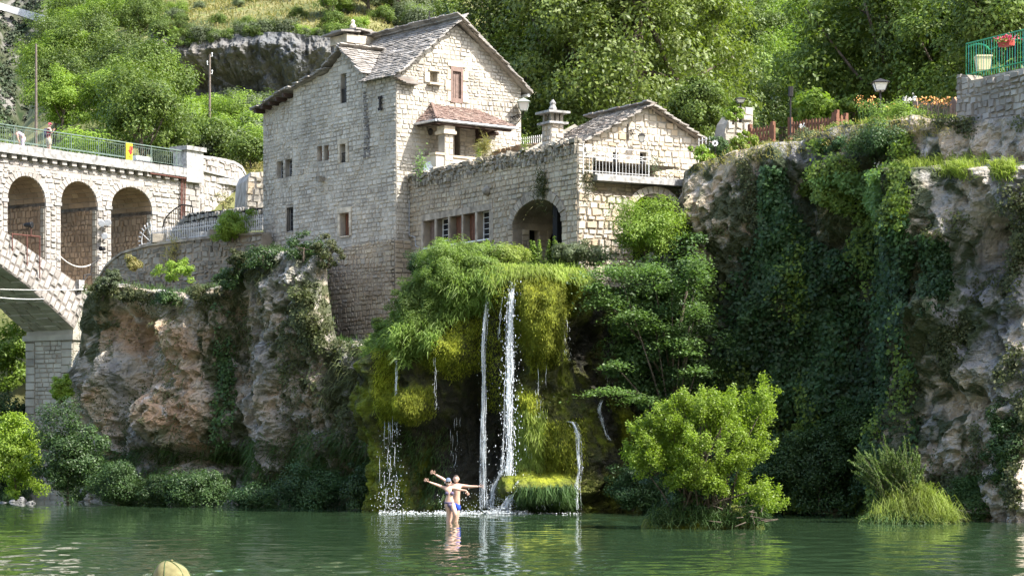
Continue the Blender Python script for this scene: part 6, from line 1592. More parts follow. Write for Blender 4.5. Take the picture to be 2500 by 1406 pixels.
grassy = lambda key, n, poly, L, w, mat, name, seed, droop, out, up, prob=None, wall=True, kind='stuff', off=(.0, .15): _grassy(key, n, poly, L, w, mat, name, seed, droop, out, up, prob, wall, kind, off)
def _grassy(key, n, poly, L, w, mat, name, seed, droop, out, up, prob, wall, kind, off):
    rng = np.random.default_rng(seed); P, fl = on_cliff(key, n, rng, poly, off, prob, wall)
    o = quads(name, blades(P, fl*out+rng.normal(size=(n, 3))*.35+np.array([0, 0, up]), L, w, rng, droop), mat)
    if kind: o['kind'] = kind
    return o
# sun-bleached grass and herbs along the edges
grassy('right_cliff', 3000, [(2215, 395), (2480, 385), (2480, 440), (2215, 430)], .36, .022, 'grass_blade', 'ledge_grass', 81, .4, .3, 1, patchy(.9, -.25, 4))
grassy('right_cliff', 1500, [(1680, 330), (2330, 270), (2330, 330), (1990, 370), (1680, 425)], .22, .02, 'grass_dry', 'cliff_edge_grass', 82, .7, .5, .6)
_grassy('cliff', 3500, None, .3, .022, 'grass_dark', 'cliff_top_grass', 183, .6, .3, 1, None, False, 'stuff', (0, .1))
grassy('cliff', 4000, [(250, 1100), (920, 1050), (920, 1250), (250, 1250)], .45, .03, 'grass_dark', 'hanging_grass', 84, 1.4, .7, -.1)
grassy('cliff', 2500, None, .3, .03, 'rock_plant', 'hanging_grass', 85, 1.4, .7, -.2, patchy(.5, .1, 12, .3))
for i, (a, b, Y, w_, h_, m, lb) in enumerate((
    (425, 690, 89.6, 90, 70, 'leaf_bright', 'bright fern bush hanging from the garden wall'), (268, 705, 91, 70, 60, 'leaf_grey', 'pale dry shrub at the left end of the garden wall'),
    (640, 655, 86.8, 120, 70, 'leaf_dark', 'dark wispy shrub at the foot of the house annex'), (740, 640, 85.6, 100, 80, 'leaf_dark', 'dark shrub below the annex window'), (800, 655, 84.8, 90, 100, 'rock_plant', 'dark grey green shrub leaning on the house foundation'),
    (250, 735, 91.5, 90, 60, 'rock_plant', 'grey green shrub hanging from the left top corner of the left cliff'), (330, 735, 90.3, 110, 44, 'rock_plant', 'low dull shrub on the cliff rim under the garden wall'), (415, 742, 89.6, 100, 36, 'leaf_dark', 'flat dark cushion plant on the cliff rim'), (500, 742, 88.6, 110, 50, 'rock_plant', 'dull herb cushion on the rim right of the flat dark one'), (560, 715, 88, 90, 80, 'leaf_dark', 'dark bush in the notch of the left cliff rim'), (585, 660, 87.4, 70, 60, 'rock_plant', 'wispy dull shrub at the left foot of the annex'),
    (325, 660, 93, 44, 40, 'grass_dry', 'small dry flowering shrub on the mossy garden wall'))):
    shrub('cliff_shrub', lb, a, b, Y, w_, h_, m, 330+i, .085, 28, 90)

# ---- shrubs along the waterline, their shade put into dark leaf colours
for i, (a, b, Y, w_, h_, m, lb, sz) in enumerate((
    (165, 1232, 88, 200, 260, 'leaf_dark', 'tall dark bush at the water below the bridge pier', .13), (40, 1222, 90, 150, 250, 'leaf_alder', 'sunlit pale leafy bush at the left edge of the picture', .13), (150, 985, 94, 60, 70, 'leaf_alder', 'pale sunlit branch tips in front of the bridge pier', .1),
    (290, 1236, 86.5, 150, 110, 'leaf_dark', 'low dark bush at the water beside the tall dark one', .1), (480, 1238, 85, 190, 95, 'leaf_dark', 'dark bush overhanging the water under the rock hollow', .1), (390, 1236, 85.8, 120, 80, 'leaf_dark', 'lower dark bush left of the rock hollow at the waterline', .1),
    (620, 1240, 84.2, 120, 60, 'leaf_ivy', 'low dark shrub under the pale rock at the waterline', .1), (760, 1243, 82.8, 190, 110, 'leaf_ivy', 'broad dark shrub at the waterline left of the falls', .1), (890, 1246, 81, 110, 130, 'leaf_dark', 'dark shrub beside the left thread of falling water', .1),
    (2000, 1252, 75.5, 240, 250, 'leaf_dark', 'large dark elder bush on the shore between the two islets', .12), (2210, 1252, 73.5, 190, 210, 'leaf_ivy', 'dark bush behind the willow islet', .11), (2470, 1215, 69.5, 150, 260, 'leaf_dark', 'dark leafy bush at the right edge below the boulder', .11),
    (2390, 1258, 70.5, 170, 90, 'grass_dark', 'low dark grass mound right of the willow islet', .1), (1850, 1248, 76, 160, 170, 'leaf_ivy', 'dark shrub behind the bright alder bush', .11), (2100, 1120, 75.6, 160, 150, 'leaf_dark', 'dusky shrub growing out of the ivy in the right cliff', .11),
    (1545, 1246, 77.4, 130, 120, 'leaf_ivy', 'dark shrub right of the wet boulders', .1))):
    shrub('shore_shrub', lb, a, b, Y, w_*1.1, h_*1.1, m, 350+i, sz*.72, 90, 220 if w_ > 140 else 130, depth=.6)
# ---- under the bridge: shaded trees of the far bank
for i, (a, b, Y, w_, h_) in enumerate(((-20, 1180, 128.5, 200, 330), (62, 1180, 130, 130, 290), (20, 960, 133, 190, 190), (-70, 1190, 127.5, 150, 260), (40, 1188, 127, 160, 160))):
    shrub('bank_tree', ('dark tree in the shade under the big arch', 'dark tree beside the bridge pier base', 'leafy tree top seen through the big arch', 'shaded bush far under the arch at the left edge', 'shaded bush at the foot of the bridge pier')[i], a, b, Y, w_, h_, ('leaf_dark', 'leaf_dark', 'leaf_bright', 'leaf_dark', 'leaf_dark')[i], 380+i, .2, 50, 110, 'tree')

# ---- bright shrub in the recess right of the wing
shrub('recess_shrub', 'bright green bush in front of the arch beside the terrace wing', 1575, 622, 79.0, 225, 165, 'leaf_bright', 400, .075, 90, 190, up=1)
shrub('recess_shrub', 'dark bush in the shade between the wing and the right cliff', 1640, 640, 80.4, 130, 150, 'leaf_dark', 401, .09, 40, 110)
shrub('recess_shrub', 'greyish herb clump at the foot of the sunlit side wall', 1450, 650, 79.6, 130, 60, 'leaf_grey', 402, .07, 36, 90)
# ---- fig / alder with sunlit sprays in front of the ivy
b = W(1640, 1180, 77.8)
fig = thing('overhanging_tree', 'dark tree by the falls with sunlit horizontal leaf sprays', 'tree', b)
rng = np.random.default_rng(410)
SPR = [(1480, 735, 60, 26), (1510, 665, 90, 30), (1545, 770, 60, 22), (1600, 800, 70, 20), (1660, 835, 60, 22), (1500, 890, 42, 14), (1700, 905, 48, 18), (1490, 955, 70, 14), (1560, 975, 60, 18), (1700, 660, 36, 60), (1700, 760, 36, 34), (1680, 860, 40, 14), (1455, 700, 36, 20), (1640, 700, 60, 24), (1590, 660, 50, 20)]
V = []; C = []
for (x, y, sx, sy) in SPR:
    c = W(x, y, 76.9+rng.uniform(-.3, .3)); C.append(c); n = int(14*sx*sy/26)+120; k = 76/F
    P = rng.normal(size=(n, 3))*np.array([sx*k*.5, .28, sy*k*.38])+np.array(c); P[:, 2] -= .12*((P[:, 0]-c.x)/(sx*k))**2
    V.append(leaves(P, rng.normal(size=(n, 3))*.3+np.array([0, -.2, 1]), .10, rng, .45, .62))
quads('sunlit_tint_foliage', np.concatenate(V), 'leaf_spray', fig)  # paler leaf colour than the crown, paints sun onto the sprays
P, N, C2 = crown_pts(rng, (2.0, 1.0, 3.3), 130, .5, 190, -1)
quads('foliage', leaves(P+np.array(W(1610, 830, 78.3)), N, .12, rng), 'leaf_dark', fig)
mb = MB(); rt = W(1650, 1230, 78.6); md = W(1640, 900, 78.2); mb.tube([rt, W(1655, 1050, 78.5), md, W(1690, 640, 77.6)], [.14, .11, .09, .03], 7)
for c in C:
    t = rng.uniform(.2, .9); p = rt.lerp(md, t); mb.tube([p, p.lerp(c, .5)+Vector((0, 0, .25)), c], [.045, .03, .012], 5)
mb.build('trunk', 'bark', fig, True)

# ---- alder bush on its islet
b = W(1715, 1283, 64)
al = thing('alder_bush', 'large bright green alder bush growing on an islet in the river', 'bush', b)
rng = np.random.default_rng(420); k = 64/F
LOB = [(1690, 1020, 110, 62, 0), (1610, 1085, 70, 60, -.2), (1785, 1010, 80, 60, .1), (1850, 1000, 38, 60, .1), (1560, 1120, 40, 45, -.3), (1640, 1140, 80, 50, -.7), (1740, 1100, 110, 60, -.6), (1835, 1090, 50, 45, -.3), (1800, 1180, 80, 36, -.6), (1880, 1215, 55, 28, -.3), (1720, 1170, 70, 40, -.7), (1570, 1060, 36, 40, -.2), (1870, 955, 22, 30, .1), (1700, 985, 60, 34, 0), (1640, 1030, 50, 40, -.3)]
V = []; C = []
for (x, y, sx, sy, dy) in LOB:
    c = np.array(W(x, y, 64+dy)); 
    for j in range(max(4, int(sx*sy/215))):
        e = unit(1, rng)[0]*rng.uniform(.5, 1)**.5; q = c+e*np.array([sx*k*.86, sx*k*.7, sy*k*.86]); C.append(Vector(q)); n = 300
        d = nrm(np.array([e*np.array([1, 1, .6])+np.array([0, 0, .75])]))[0]      # twig pointing up and out
        t = rng.uniform(-.5, .5, (n, 1)); P = q+d*t*.62+rng.normal(size=(n, 3))*.085*(1.15-np.abs(t))
        V.append(leaves(P, rng.normal(size=(n, 3))*.55+e*.4+np.array([0, 0, .6]), .062, rng, .5, .66))
quads('foliage', np.concatenate(V), 'leaf_alder', al)
mb = MB()
for i in range(46):
    c = C[rng.integers(len(C))]; p = W(rng.uniform(1640, 1790), 1275, 64); mb.tube([p, p.lerp(c, .55)+Vector((0, 0, .1)), c], [.035, .022, .008], 5)
for i in range(14):
    p = W(rng.uniform(1750, 1880), rng.uniform(1225, 1280), 63.2); mb.tube([p, p+Vector((rng.uniform(-.5, .5), rng.uniform(-.3, .1), rng.uniform(-.15, .3)))], [.02, .006], 4)
mb.build('branch', 'bark', al)
P, N, C2 = crown_pts(rng, (1.0, .7, .85), 60, .2, 170, -.9)
quads('ivy_base', leaves(P+np.array(W(1680, 1190, 64.2)), N, .07, rng, .6, .7), 'leaf_ivy', al)
n = 2600; P = np.stack([rng.uniform(-1.5, 1.75, n), rng.uniform(-.55, .2, n), np.abs(rng.normal(size=n))*.25+.02], 1)+np.array(b)
quads('grass_fringe', blades(P, rng.normal(size=(n, 3))*.5+np.array([0, -.5, .5]), .4, .018, rng, 1.0), 'grass_dark', al)
mb = MB(); mb.ell(b+Vector((.05, .5, -.05)), (1.75, .8, .75), 20, 10); o = mb.build('islet', 'tufa_moss', None, True); o['kind'] = 'structure'
# ---- willow and grass islet
b = W(2220, 1268, 68.3)
wl_ = thing('willow_bush', 'feathery pale willow leaning left on the small grassy islet', 'bush', W(2190, 1240, 68.4)); rng = np.random.default_rng(430); k = 68/F
V = []; mb = MB()
for i in range(120):
    p = np.array(W(rng.uniform(2140, 2240), rng.uniform(1170, 1235), 68.4+rng.uniform(-.3, .3))); d = np.array([rng.normal(-.35, .5), rng.normal(0, .3), 1.0]); d /= np.linalg.norm(d); L_ = rng.uniform(.7, 1.5)
    n = 95; t = rng.uniform(.08, 1, (n, 1)); P = p+d*t*L_+np.array([[-.10, 0, -.05]])*t**2*L_
    V.append(leaves(P, rng.normal(size=(n, 3)), .115, rng, .3, .26, axis=np.cross(rng.normal(size=(n, 3)), d)))
    mb.tube([p, p+d*L_*.5, p+d*L_+np.array([-.10, 0, -.05])*L_], [.008, .005, .003], 4, False)
quads('foliage', np.concatenate(V), 'leaf_willow', wl_); mb.build('branch', 'bark', wl_)
def tussock(n, rng):
    a = rng.uniform(0, 6.283, n); r = np.sqrt(rng.uniform(0, 1, n)); x = 1.25*r*np.cos(a)+.12; y = .7*r*np.sin(a); return np.stack([x+b.x, y+b.y, .05+.85*np.clip(1-r**2.2, 0, 1)*(.78+.3*np.sin(x*3.1+.4)*np.cos(y*4+1)+.12*np.sin(x*9+y*5))], 1)
o = grass_on(9000, tussock, .40, .02, 'grass_blade', 'grass_tussock', 431, .9, .7, None); tag(o, 'bright yellow green grass tussock forming the small islet at the right', 'grass tuft')
o = grass_on(2500, lambda n, rng: tussock(n, rng)*np.array([1, 1, .35])+np.array([-.35, -.15, 0]), .4, .02, 'grass_dark', 'grass_fringe', 432, 1.2, .2, None); tag(o, 'darker drooping grass skirt of the willow islet at the waterline', 'grass tuft')
o = grass_on(900, tussock, .85, .018, 'grass_blade', 'tall_grass', 433, 1.7, .8, None); tag(o, 'longer bent grass stems sticking out of the yellow green tussock', 'grass tuft')
mb = MB(); mb.ell(b+Vector((.1, .1, -.1)), (1.2, .65, .75), 18, 8); o = mb.build('islet', 'tufa_moss', None, True); o['kind'] = 'structure'
# drift wood on the right shore
mb = MB(); rd = random.Random(9)
for i in range(26):
    p = W(rd.uniform(2360, 2480), 1257, 70)+Vector((0, 0, .06)); mb.tube([p, p+Vector((rd.uniform(-.6, .6), rd.uniform(-.2, .2), rd.uniform(0, .2)))], [.025, .01], 4)
tag(mb.build('driftwood', 'dead_wood'), 'tangle of bare driftwood sticks at the waterline right of the willow islet', 'driftwood')
for i, (x, y, Y, r) in enumerate(((8, 1234, 91, .26), (45, 1226, 92, .3), (75, 1231, 90, .2))):
    c = W(x, y, Y); mb = MB(); mb.ell(c, (r*1.3, r, r*.6), 14, 8); mb.v = [tuple(Vector(v)+Vector((1, 1, 1))*.12*noise.noise(Vector(v)*2.2)) for v in mb.v]
    tag(mb.build('shore_rock', 'boulder_rock', None, True), ('sunlit pale rock at the waterline in the left corner', 'grey rock below the left bush', 'small dark rock at the waterline beside the left bush')[i], 'rock')

# ================================================================== green cap and moss of the spur
lipp = [(905, 830), (1000, 740), (1060, 680), (1120, 630), (1450, 620), (1450, 720), (1380, 690), (1240, 690), (1180, 760), (1100, 800), (1040, 860), (990, 900), (905, 880)]
sp_top = lambda L, n, seed, mat, name, w, droop, up, poly, off=(0, .3): _grassy('mossy_spur', n, poly, L, w, mat, name, seed, droop, .8, up, None, True, None, off)
o = sp_top(.38, 4500, 441, 'leaf_fern', 'fern_mat', .035, 1.0, .55, [(920, 800), (1000, 745), (1080, 680), (1130, 640), (1230, 640), (1230, 690), (1190, 760), (1100, 800), (1050, 860), (1000, 905), (960, 850), (920, 850)]); tag(o, 'thick light green fern mat draped over the left shoulder of the falls', 'ferns')
o = _grassy('mossy_spur', 4500, [(1180, 640), (1430, 645), (1430, 700), (1330, 672), (1240, 680), (1200, 710)], .30, .022, 'grass_blade', 'grass_mat', 442, 1.3, .9, .5, None, True, None, (0, .2)); tag(o, 'bright grass fringe on the lip of the waterfall', 'grass')
o = _grassy('mossy_spur', 9000, None, .5, .03, 'leaf_fern', 'herb_bed', 443, .6, .4, 1, None, False, None, (0, .1)); tag(o, 'herb bed on top of the spur below the terrace wing', 'herbs')
cl = [(1060, 740, 78.1, 120, 90, 'leaf_fern', 'feathery herb clump on the upper edge of the left shoulder'), (995, 805, 78.3, 100, 100, 'leaf_fern', 'feathery fern clump lower down the left shoulder'), (1040, 830, 78.0, 120, 110, 'leaf_fern', 'broad fern clump above the olive moss bulge'), (1100, 720, 77.9, 150, 110, 'leaf_fern', 'widest fern clump under the pale herbs'), (1165, 700, 77.9, 90, 90, 'leaf_fern', 'fern clump at the top of the second stream'), (930, 880, 79.2, 60, 90, 'leaf_fern', 'fern tuft hanging over the left moss column'), (1085, 690, 78.2, 130, 110, 'leaf_fern', 'fluffy light green herb clump at the upper left of the falls'), (1020, 770, 78.4, 110, 100, 'leaf_fern', 'light green fern clump halfway down the left shoulder'), (975, 850, 78.6, 100, 90, 'leaf_fern', 'fern clump above the left thread of water'), (1150, 650, 78.6, 120, 60, 'leaf_fern', 'light herb clump below the row of small windows'),
      (1240, 645, 78.8, 110, 45, 'grass_blade', 'low bright herb clump in front of the arched passage'), (945, 840, 79.4, 60, 60, 'leaf_fern', 'small fern tuft at the left end of the spur'), (1040, 700, 79.8, 90, 90, 'leaf_dark', 'dark bush in the corner between foundation and wing'), (1390, 640, 79.2, 80, 50, 'leaf_grey', 'pale herb clump right of the lip'), (1010, 870, 78.0, 80, 90, 'leaf_fern', 'hanging fern clump left of the centre of the falls'), (1120, 760, 77.8, 110, 80, 'leaf_fern', 'hanging fern clump left of the first water stream')]
for i, (a, bb, Y, w_, h_, m, lb) in enumerate(cl): shrub('fern_clump', lb, a, bb, Y, w_*1.15, h_*1.15, m, 450+i, .075, 60, 170, 'ferns', depth=.6, asp=.35)
def nettle(px, pyb, Y, hpx, seed, label):
    rng = np.random.default_rng(seed); b = W(px, pyb, Y); h = hpx*Y/F; o = thing('tall_herb', label, 'plant', b); mb = MB(); V = []
    for s in range(7):
        p = b+Vector((rng.uniform(-.22, .22), rng.uniform(-.15, .15), 0)); hh = h*rng.uniform(.6, 1); t = p+Vector((rng.uniform(-.1, .1), 0, hh)); mb.tube([p, t], [.014, .006], 4, False)
        n = 90; u = rng.uniform(.1, 1, n); P = np.array(p)+(np.array(t)-np.array(p))*u[:, None]; a = rng.uniform(0, 6.28, n); r = .17*(1.08-u); P[:, 0] += np.cos(a)*r; P[:, 1] += np.sin(a)*r
        V.append(leaves(P, np.stack([np.cos(a)*.4, np.sin(a)*.4, np.ones(n)], 1), .11, rng, .4, .45))
    mb.build('stem', 'grass_dark', o); quads('foliage', np.concatenate(V), 'leaf_fern', o)
for i, (a, bb, h_, lb) in enumerate(((1196, 660, 78, 'tall pale herb in front of the rightmost small window'), (1158, 660, 60, 'shorter pale herb left of the tallest one'), (1308, 655, 74, 'tall green herb standing before the arched passage'), (1353, 655, 84, 'tall dark leaved herb at the right side of the arched passage'), (1382, 655, 45, 'short herb at the right jamb of the arch'))): nettle(a, bb, 79.4, h_, 470+i, lb)
# moss curtains: fine hanging blades
def moss(n, poly, L, seed, mat='moss_blade', w=.02, name='moss_curtain', label='', off=(0, .12)):
    rng = np.random.default_rng(seed); P, fl = on_cliff('mossy_spur', n, rng, poly, off)
    o = quads(name, blades(P, fl*.55+rng.normal(size=(n, 3))*.22+np.array([0, 0, -.75]), L, w, rng, .25), mat); tag(o, label, 'moss')
moss(14000, [(1250, 670), (1400, 660), (1420, 700), (1380, 760), (1365, 890), (1300, 910), (1255, 800)], .10, 481, label='thick yellow green moss curtain right of the main water stream')
moss(4500, [(968, 950), (1060, 950), (1065, 1010), (1010, 1035), (970, 1020)], .09, 482, label='rounded bright moss cushion low on the left side of the falls')
moss(5000, [(915, 850), (975, 850), (975, 1000), (950, 1060), (920, 1000)], .10, 483, label='narrow hanging moss column at the left end of the falls')
moss(4500, [(1040, 800), (1180, 760), (1180, 900), (1100, 930), (1050, 900)], .08, 484, label='olive moss bulge under the ferns left of the streams')
moss(2200, [(1262, 955), (1312, 955), (1312, 1020), (1285, 1035), (1265, 1010)], .10, 485, label='small pale moss tongue beside the main stream')
moss(3500, [(1180, 700), (1250, 700), (1240, 1000), (1190, 1000)], .08, 486, label='dark moss curtain between the two water streams')
moss(3500, [(1320, 1030), (1420, 1020), (1430, 1150), (1330, 1150)], .12, 487, label='green mossy boulder skin at the lower right of the falls')
moss(4000, [(1265, 1190), (1400, 1185), (1400, 1245), (1265, 1250)], .4, 488, 'grass_dark', .025, label='dark grass hanging from the low ledge into the pool')
moss(3500, [(1255, 1000), (1330, 1000), (1320, 1140), (1260, 1140)], .35, 489, 'grass_blade', .025, label='green grass hanging behind the foot of the main stream')
moss(1500, [(930, 1060), (1100, 1040), (1100, 1230), (930, 1240)], .22, 491, 'grass_dark', .02, label='dark hanging grass in the hollow behind the bathers')
# little tufts on walls
rng = np.random.default_rng(495)
def wall_tuft(P_, px, py, n, mat, name, label, r=.3, L=.4, drop=1.0, size=None):
    a, z = P_.sz(px, py); c = P_.at(a, z, .06); P = rng.normal(size=(n, 3))*np.array([r*.5, .08, r])+np.array(c)
    V = blades(P, rng.normal(size=(n, 3))*.5+np.array([-.3, -.4, .4]), L, .02, rng, drop) if size is None else leaves(P, rng.normal(size=(n, 3))*.4+np.array([0, -.4, .8]), size, rng, .5, .5)
    tag(quads(name, V, mat), label, 'plant')
wall_tuft(WG, 1330, 455, 500, 'rock_plant', 'wall_creeper', 'dark plant hanging on the wing wall above the arch', .3, .3)
wall_tuft(WB, 1428, 445, 420, 'rock_plant', 'wall_creeper', 'straggly plant at the corner of the balcony slab', .35, .3, 1, .08)
wall_tuft(WG, 1033, 405, 260, 'leaf_spray', 'wall_creeper', 'small leafy plant on the terrace wall left of the satellite dish', .3, .3, 1, .1)
wall_tuft(WG, 1190, 362, 200, 'grass_dry', 'wall_creeper', 'dry grass tuft on the terrace coping left of the chimney', .18, .4, .3)
wall_tuft(WG, 1172, 372, 220, 'leaf_alder', 'wall_creeper', 'yellow green tuft on the terrace coping by the porch', .14, .3, .3, .06)
wall_tuft(WG, 1285, 350, 260, 'leaf_alder', 'wall_creeper', 'yellow green clump on the terrace coping under the white picket fence', .18, .3, .3, .06)
wall_tuft(WB, 1595, 405, 380, 'leaf_grey', 'balcony_shrub', 'potted yellowish shrub at the right end of the balcony railing', .3, .3, .3, .07)
wall_tuft(WB, 1650, 470, 500, 'leaf_grey', 'wall_creeper', 'pale plant hanging at the right end of the balcony slab', .4, .3, .8, .07)
wall_tuft(RW, 430, 618, 300, 'grass_dry', 'wall_creeper', 'dry grass hanging over the garden wall above the fern bush', .4, .35, 1.2)
# white blossoms on the brambles
P = np.concatenate([np.array(W(x, y, 75.4))+rng.normal(size=(14, 3))*.05 for x, y in ((2146, 402), (2158, 406), (2168, 412), (2152, 414), (2196, 436), (2225, 370), (1958, 310), (2208, 240), (2222, 243), (2216, 247), (2230, 240))])
tag(quads('white_blossom', leaves(P, unit(len(P), rng)+np.array([0, -.5, .5]), .07, rng, asp=.9), 'petal_white'), 'scattered white blossoms on the brambles of the cliff top', 'flowers')
m = bpy.data.materials.new('fall_water'); m.use_nodes = True; N = m.node_tree.nodes; L = m.node_tree.links
b = N['Principled BSDF']; b.inputs['Base Color'].default_value = (.86, .90, .93, 1); b.inputs['Roughness'].default_value = .12; b.inputs['Transmission Weight'].default_value = .35; b.inputs['IOR'].default_value = 1.33
M['fall_water'] = m
m = bpy.data.materials.new('water_veil'); m.use_nodes = True; N = m.node_tree.nodes; L = m.node_tree.links; b = N['Principled BSDF']
b.inputs['Base Color'].default_value = (.82, .87, .9, 1); b.inputs['Roughness'].default_value = .25
tc = N.new('ShaderNodeTexCoord'); mp = N.new('ShaderNodeMapping'); mp.inputs['Scale'].default_value = (16, 16, 1.1); nz_ = N.new('ShaderNodeTexNoise'); nz_.inputs['Scale'].default_value = 1; nz_.inputs['Detail'].default_value = 6
L.new(tc.outputs['Object'], mp.inputs[0]); L.new(mp.outputs[0], nz_.inputs['Vector']); mr = N.new('ShaderNodeMapRange'); mr.inputs[1].default_value = .42; mr.inputs[2].default_value = .72; mr.inputs[3].default_value = .04; mr.inputs[4].default_value = .55
L.new(nz_.outputs['Fac'], mr.inputs[0]); L.new(mr.outputs[0], b.inputs['Alpha']); M['water_veil'] = m
# ================================================================== falling water
def fall(name, label, pts, w0, w1, Y, seed, n_drop=220, ribbons=5, drop=.035, spread=1.0):
    """pts: photo points down the stream; ribbons of broken water plus free drops"""
    rng = np.random.default_rng(seed); o = thing(name, label, 'waterfall', W(pts[-1][0], pts[-1][1], Y), 'streams of the waterfall')
    k = Y/F; path = [np.array(W(x, y, Y+d)) for x, y, d in [(p[0], p[1], p[2] if len(p) > 2 else 0) for p in pts]]
    L_ = [0]
    for a, b in zip(path, path[1:]): L_.append(L_[-1]+np.linalg.norm(b-a))
    def at(t):
        d = t*L_[-1]; i = min(len(path)-2, max(j for j in range(len(path)) if L_[j] <= d+1e-9)); return path[i]+(path[i+1]-path[i])*((d-L_[i])/max(1e-6, L_[i+1]-L_[i]))
    mb = MB(); V = []
    for r in range(int(ribbons*1.9)):
        t = rng.uniform(0, .08)
        while t < 1:
            l = rng.uniform(.12, .42)*(1-.55*t); t1 = min(1, t+l); ph = rng.uniform(0, 6.28)
            off = rng.normal(0, .35)*lerp(w0, w1, t)*k*spread
            P = [Vector(at(lerp(t, t1, q)))+Vector((off+.012*math.sin(ph+7*q), rng.uniform(-.06, .06), 0)) for q in (0, .25, .5, .75, 1)]
            r_ = min(.009 if ribbons > 3 else .005, lerp(w0, w1, t)*k*rng.uniform(.03, .11))
            mb.tube(P, [r_*.15, r_, r_*.85, r_*.6, r_*.1], 5)
            t = t1+rng.uniform(0, .06+.10*t)
    mb.build('stream', 'fall_water', o, True)
    if ribbons > 3:
        mb = MB(); ns = 26
        for r in range(int(3+ribbons*.6)):
            off = rng.normal(0, .42); ph = rng.uniform(0, 6.28); wd = rng.uniform(.08, .26); vs = []
            for i in range(ns+1):
                t = i/ns; c = at(t); w_ = lerp(w0, w1, t)*k*(.55+.45*min(1, t*4)); x = off*w_+.02*math.sin(ph+5*t); h = w_*wd*(.7+.5*math.sin(ph+9*t))+.004
                dy = rng.uniform(-.02, .02)+.05*math.sin(ph*3)
                vs += [Vector(c)+Vector((x-h, dy, 0)), Vector(c)+Vector((x+h, dy, 0)), Vector(c)+Vector((x, dy-.02, 0))]
            mb.add(vs, [(3*i, 3*i+2, 3*i+5, 3*i+3) for i in range(ns)]+[(3*i+2, 3*i+1, 3*i+4, 3*i+5) for i in range(ns)])
        mb.build('veil', 'water_veil', o, True)
    if n_drop:
        t = rng.uniform(.05, 1, n_drop)**.8; C = np.array([at(q) for q in t])+np.stack([rng.normal(size=n_drop)*(w0+(w1-w0)*t)*k*.75, rng.normal(size=n_drop)*.12, np.zeros(n_drop)], 1)
        mb = MB()
        for c in C: r_ = drop*rng.uniform(.2, 1)**2*.42; mb.ell(c, (r_, r_, r_*rng.uniform(1.2, 3.2)), 5, 4)
        mb.build('spray_drops', 'fall_water', o, True)['kind'] = 'stuff'
    return o
def lip(x, y):       # distance of the mossy surface at a photo point
    c = CL['mossy_spur']; d = (c['px']-x)**2+(c['py']-y)**2; i = np.argsort(d)[:12]; return c['P'][i, 1].min()
Ym = min(lip(1250, 690), lip(1240, 800))-.25
fall('waterfall_stream', 'widest white main stream of the waterfall falling right of the centre', [(1262, 668, 1.0), (1255, 690, .3), (1249, 730), (1245, 800), (1246, 900), (1242, 960), (1244, 1050), (1240, 1160)], 9, 19, Ym, 501, 1300, 7, .042)
fall('waterfall_stream', 'second stream of the waterfall left of the main one', [(1203, 692, .8), (1196, 700, .2), (1188, 740), (1184, 790), (1180, 860), (1181, 960), (1180, 1060), (1182, 1240)], 6, 10, min(lip(1190, 720), lip(1180, 830))-.25, 502, 260, 6, .035)
fall('waterfall_stream', 'thin thread of water between the two large streams', [(1236, 690, .5), (1228, 715), (1222, 760), (1218, 830)], 3, 4, min(lip(1225, 740), lip(1220, 800))-.15, 503, 40, 3, .02)
fall('waterfall_stream', 'stream running down the left moss column into a curtain of drops', [(966, 855), (968, 900), (966, 980)], 5, 4, min(lip(966, 880), lip(966, 960))-.15, 504, 30, 5, .025)
fall('waterfall_stream', 'wide curtain of single drops at the left end of the falls', [(955, 1010), (955, 1100), (952, 1242)], 22, 26, lip(955, 1000)-.1, 505, 420, 3, .028, 1.3)
for i, (x, y0, y1, w_, n, lb) in enumerate(((1064, 865, 1000, 5, 40, 'faint drip line below the fern mat'), (1110, 1010, 1150, 12, 60, 'faint drips in the dark hollow left of the second stream'), (1315, 890, 1020, 18, 90, 'drips below the large moss curtain'), (1385, 770, 880, 12, 70, 'fine drips in the shade right of the moss curtain'), (1285, 1030, 1120, 14, 60, 'drips under the small moss tongue'), (1340, 1205, 1245, 34, 50, 'short drips from the low yellow ledge'), (1475, 900, 960, 20, 60, 'fine parallel drips at the far right of the falls'))):
    fall('drip_line', lb, [(x, y0), (x, y1)], w_, w_, min(lip(x, y0), lip(x, (y0+y1)/2))-.1, 510+i, n, 2, .016, 1.3)
fall('water_slide', 'white water sliding over the lower boulder into the pool', [(1266, 1172), (1250, 1205), (1232, 1243)], 3, 12, min(lip(1270, 1165), lip(1240, 1220))-.25, 520, 260, 12, .035)
fall('water_slide', 'thin slide of water from the splash left of the main stream', [(1250, 1140, .2), (1225, 1150), (1205, 1190), (1198, 1240)], 5, 12, min(lip(1215, 1160), lip(1200, 1210))-.2, 521, 160, 5, .03)
fall('water_slide', 'water ribbon sliding over the green boulder at the right', [(1382, 1028, .2), (1400, 1030), (1410, 1060), (1415, 1150), (1408, 1180), (1410, 1244)], 7, 6, min(lip(1405, 1050), lip(1410, 1120), lip(1410, 1200))-.12, 522, 90, 6, .025)
fall('water_slide', 'narrow water ribbon at the far right of the wet rocks', [(1470, 975), (1462, 1000), (1480, 1060), (1490, 1075)], 5, 4, min(lip(1465, 1000), lip(1478, 1050))-.12, 523, 40, 5, .022)
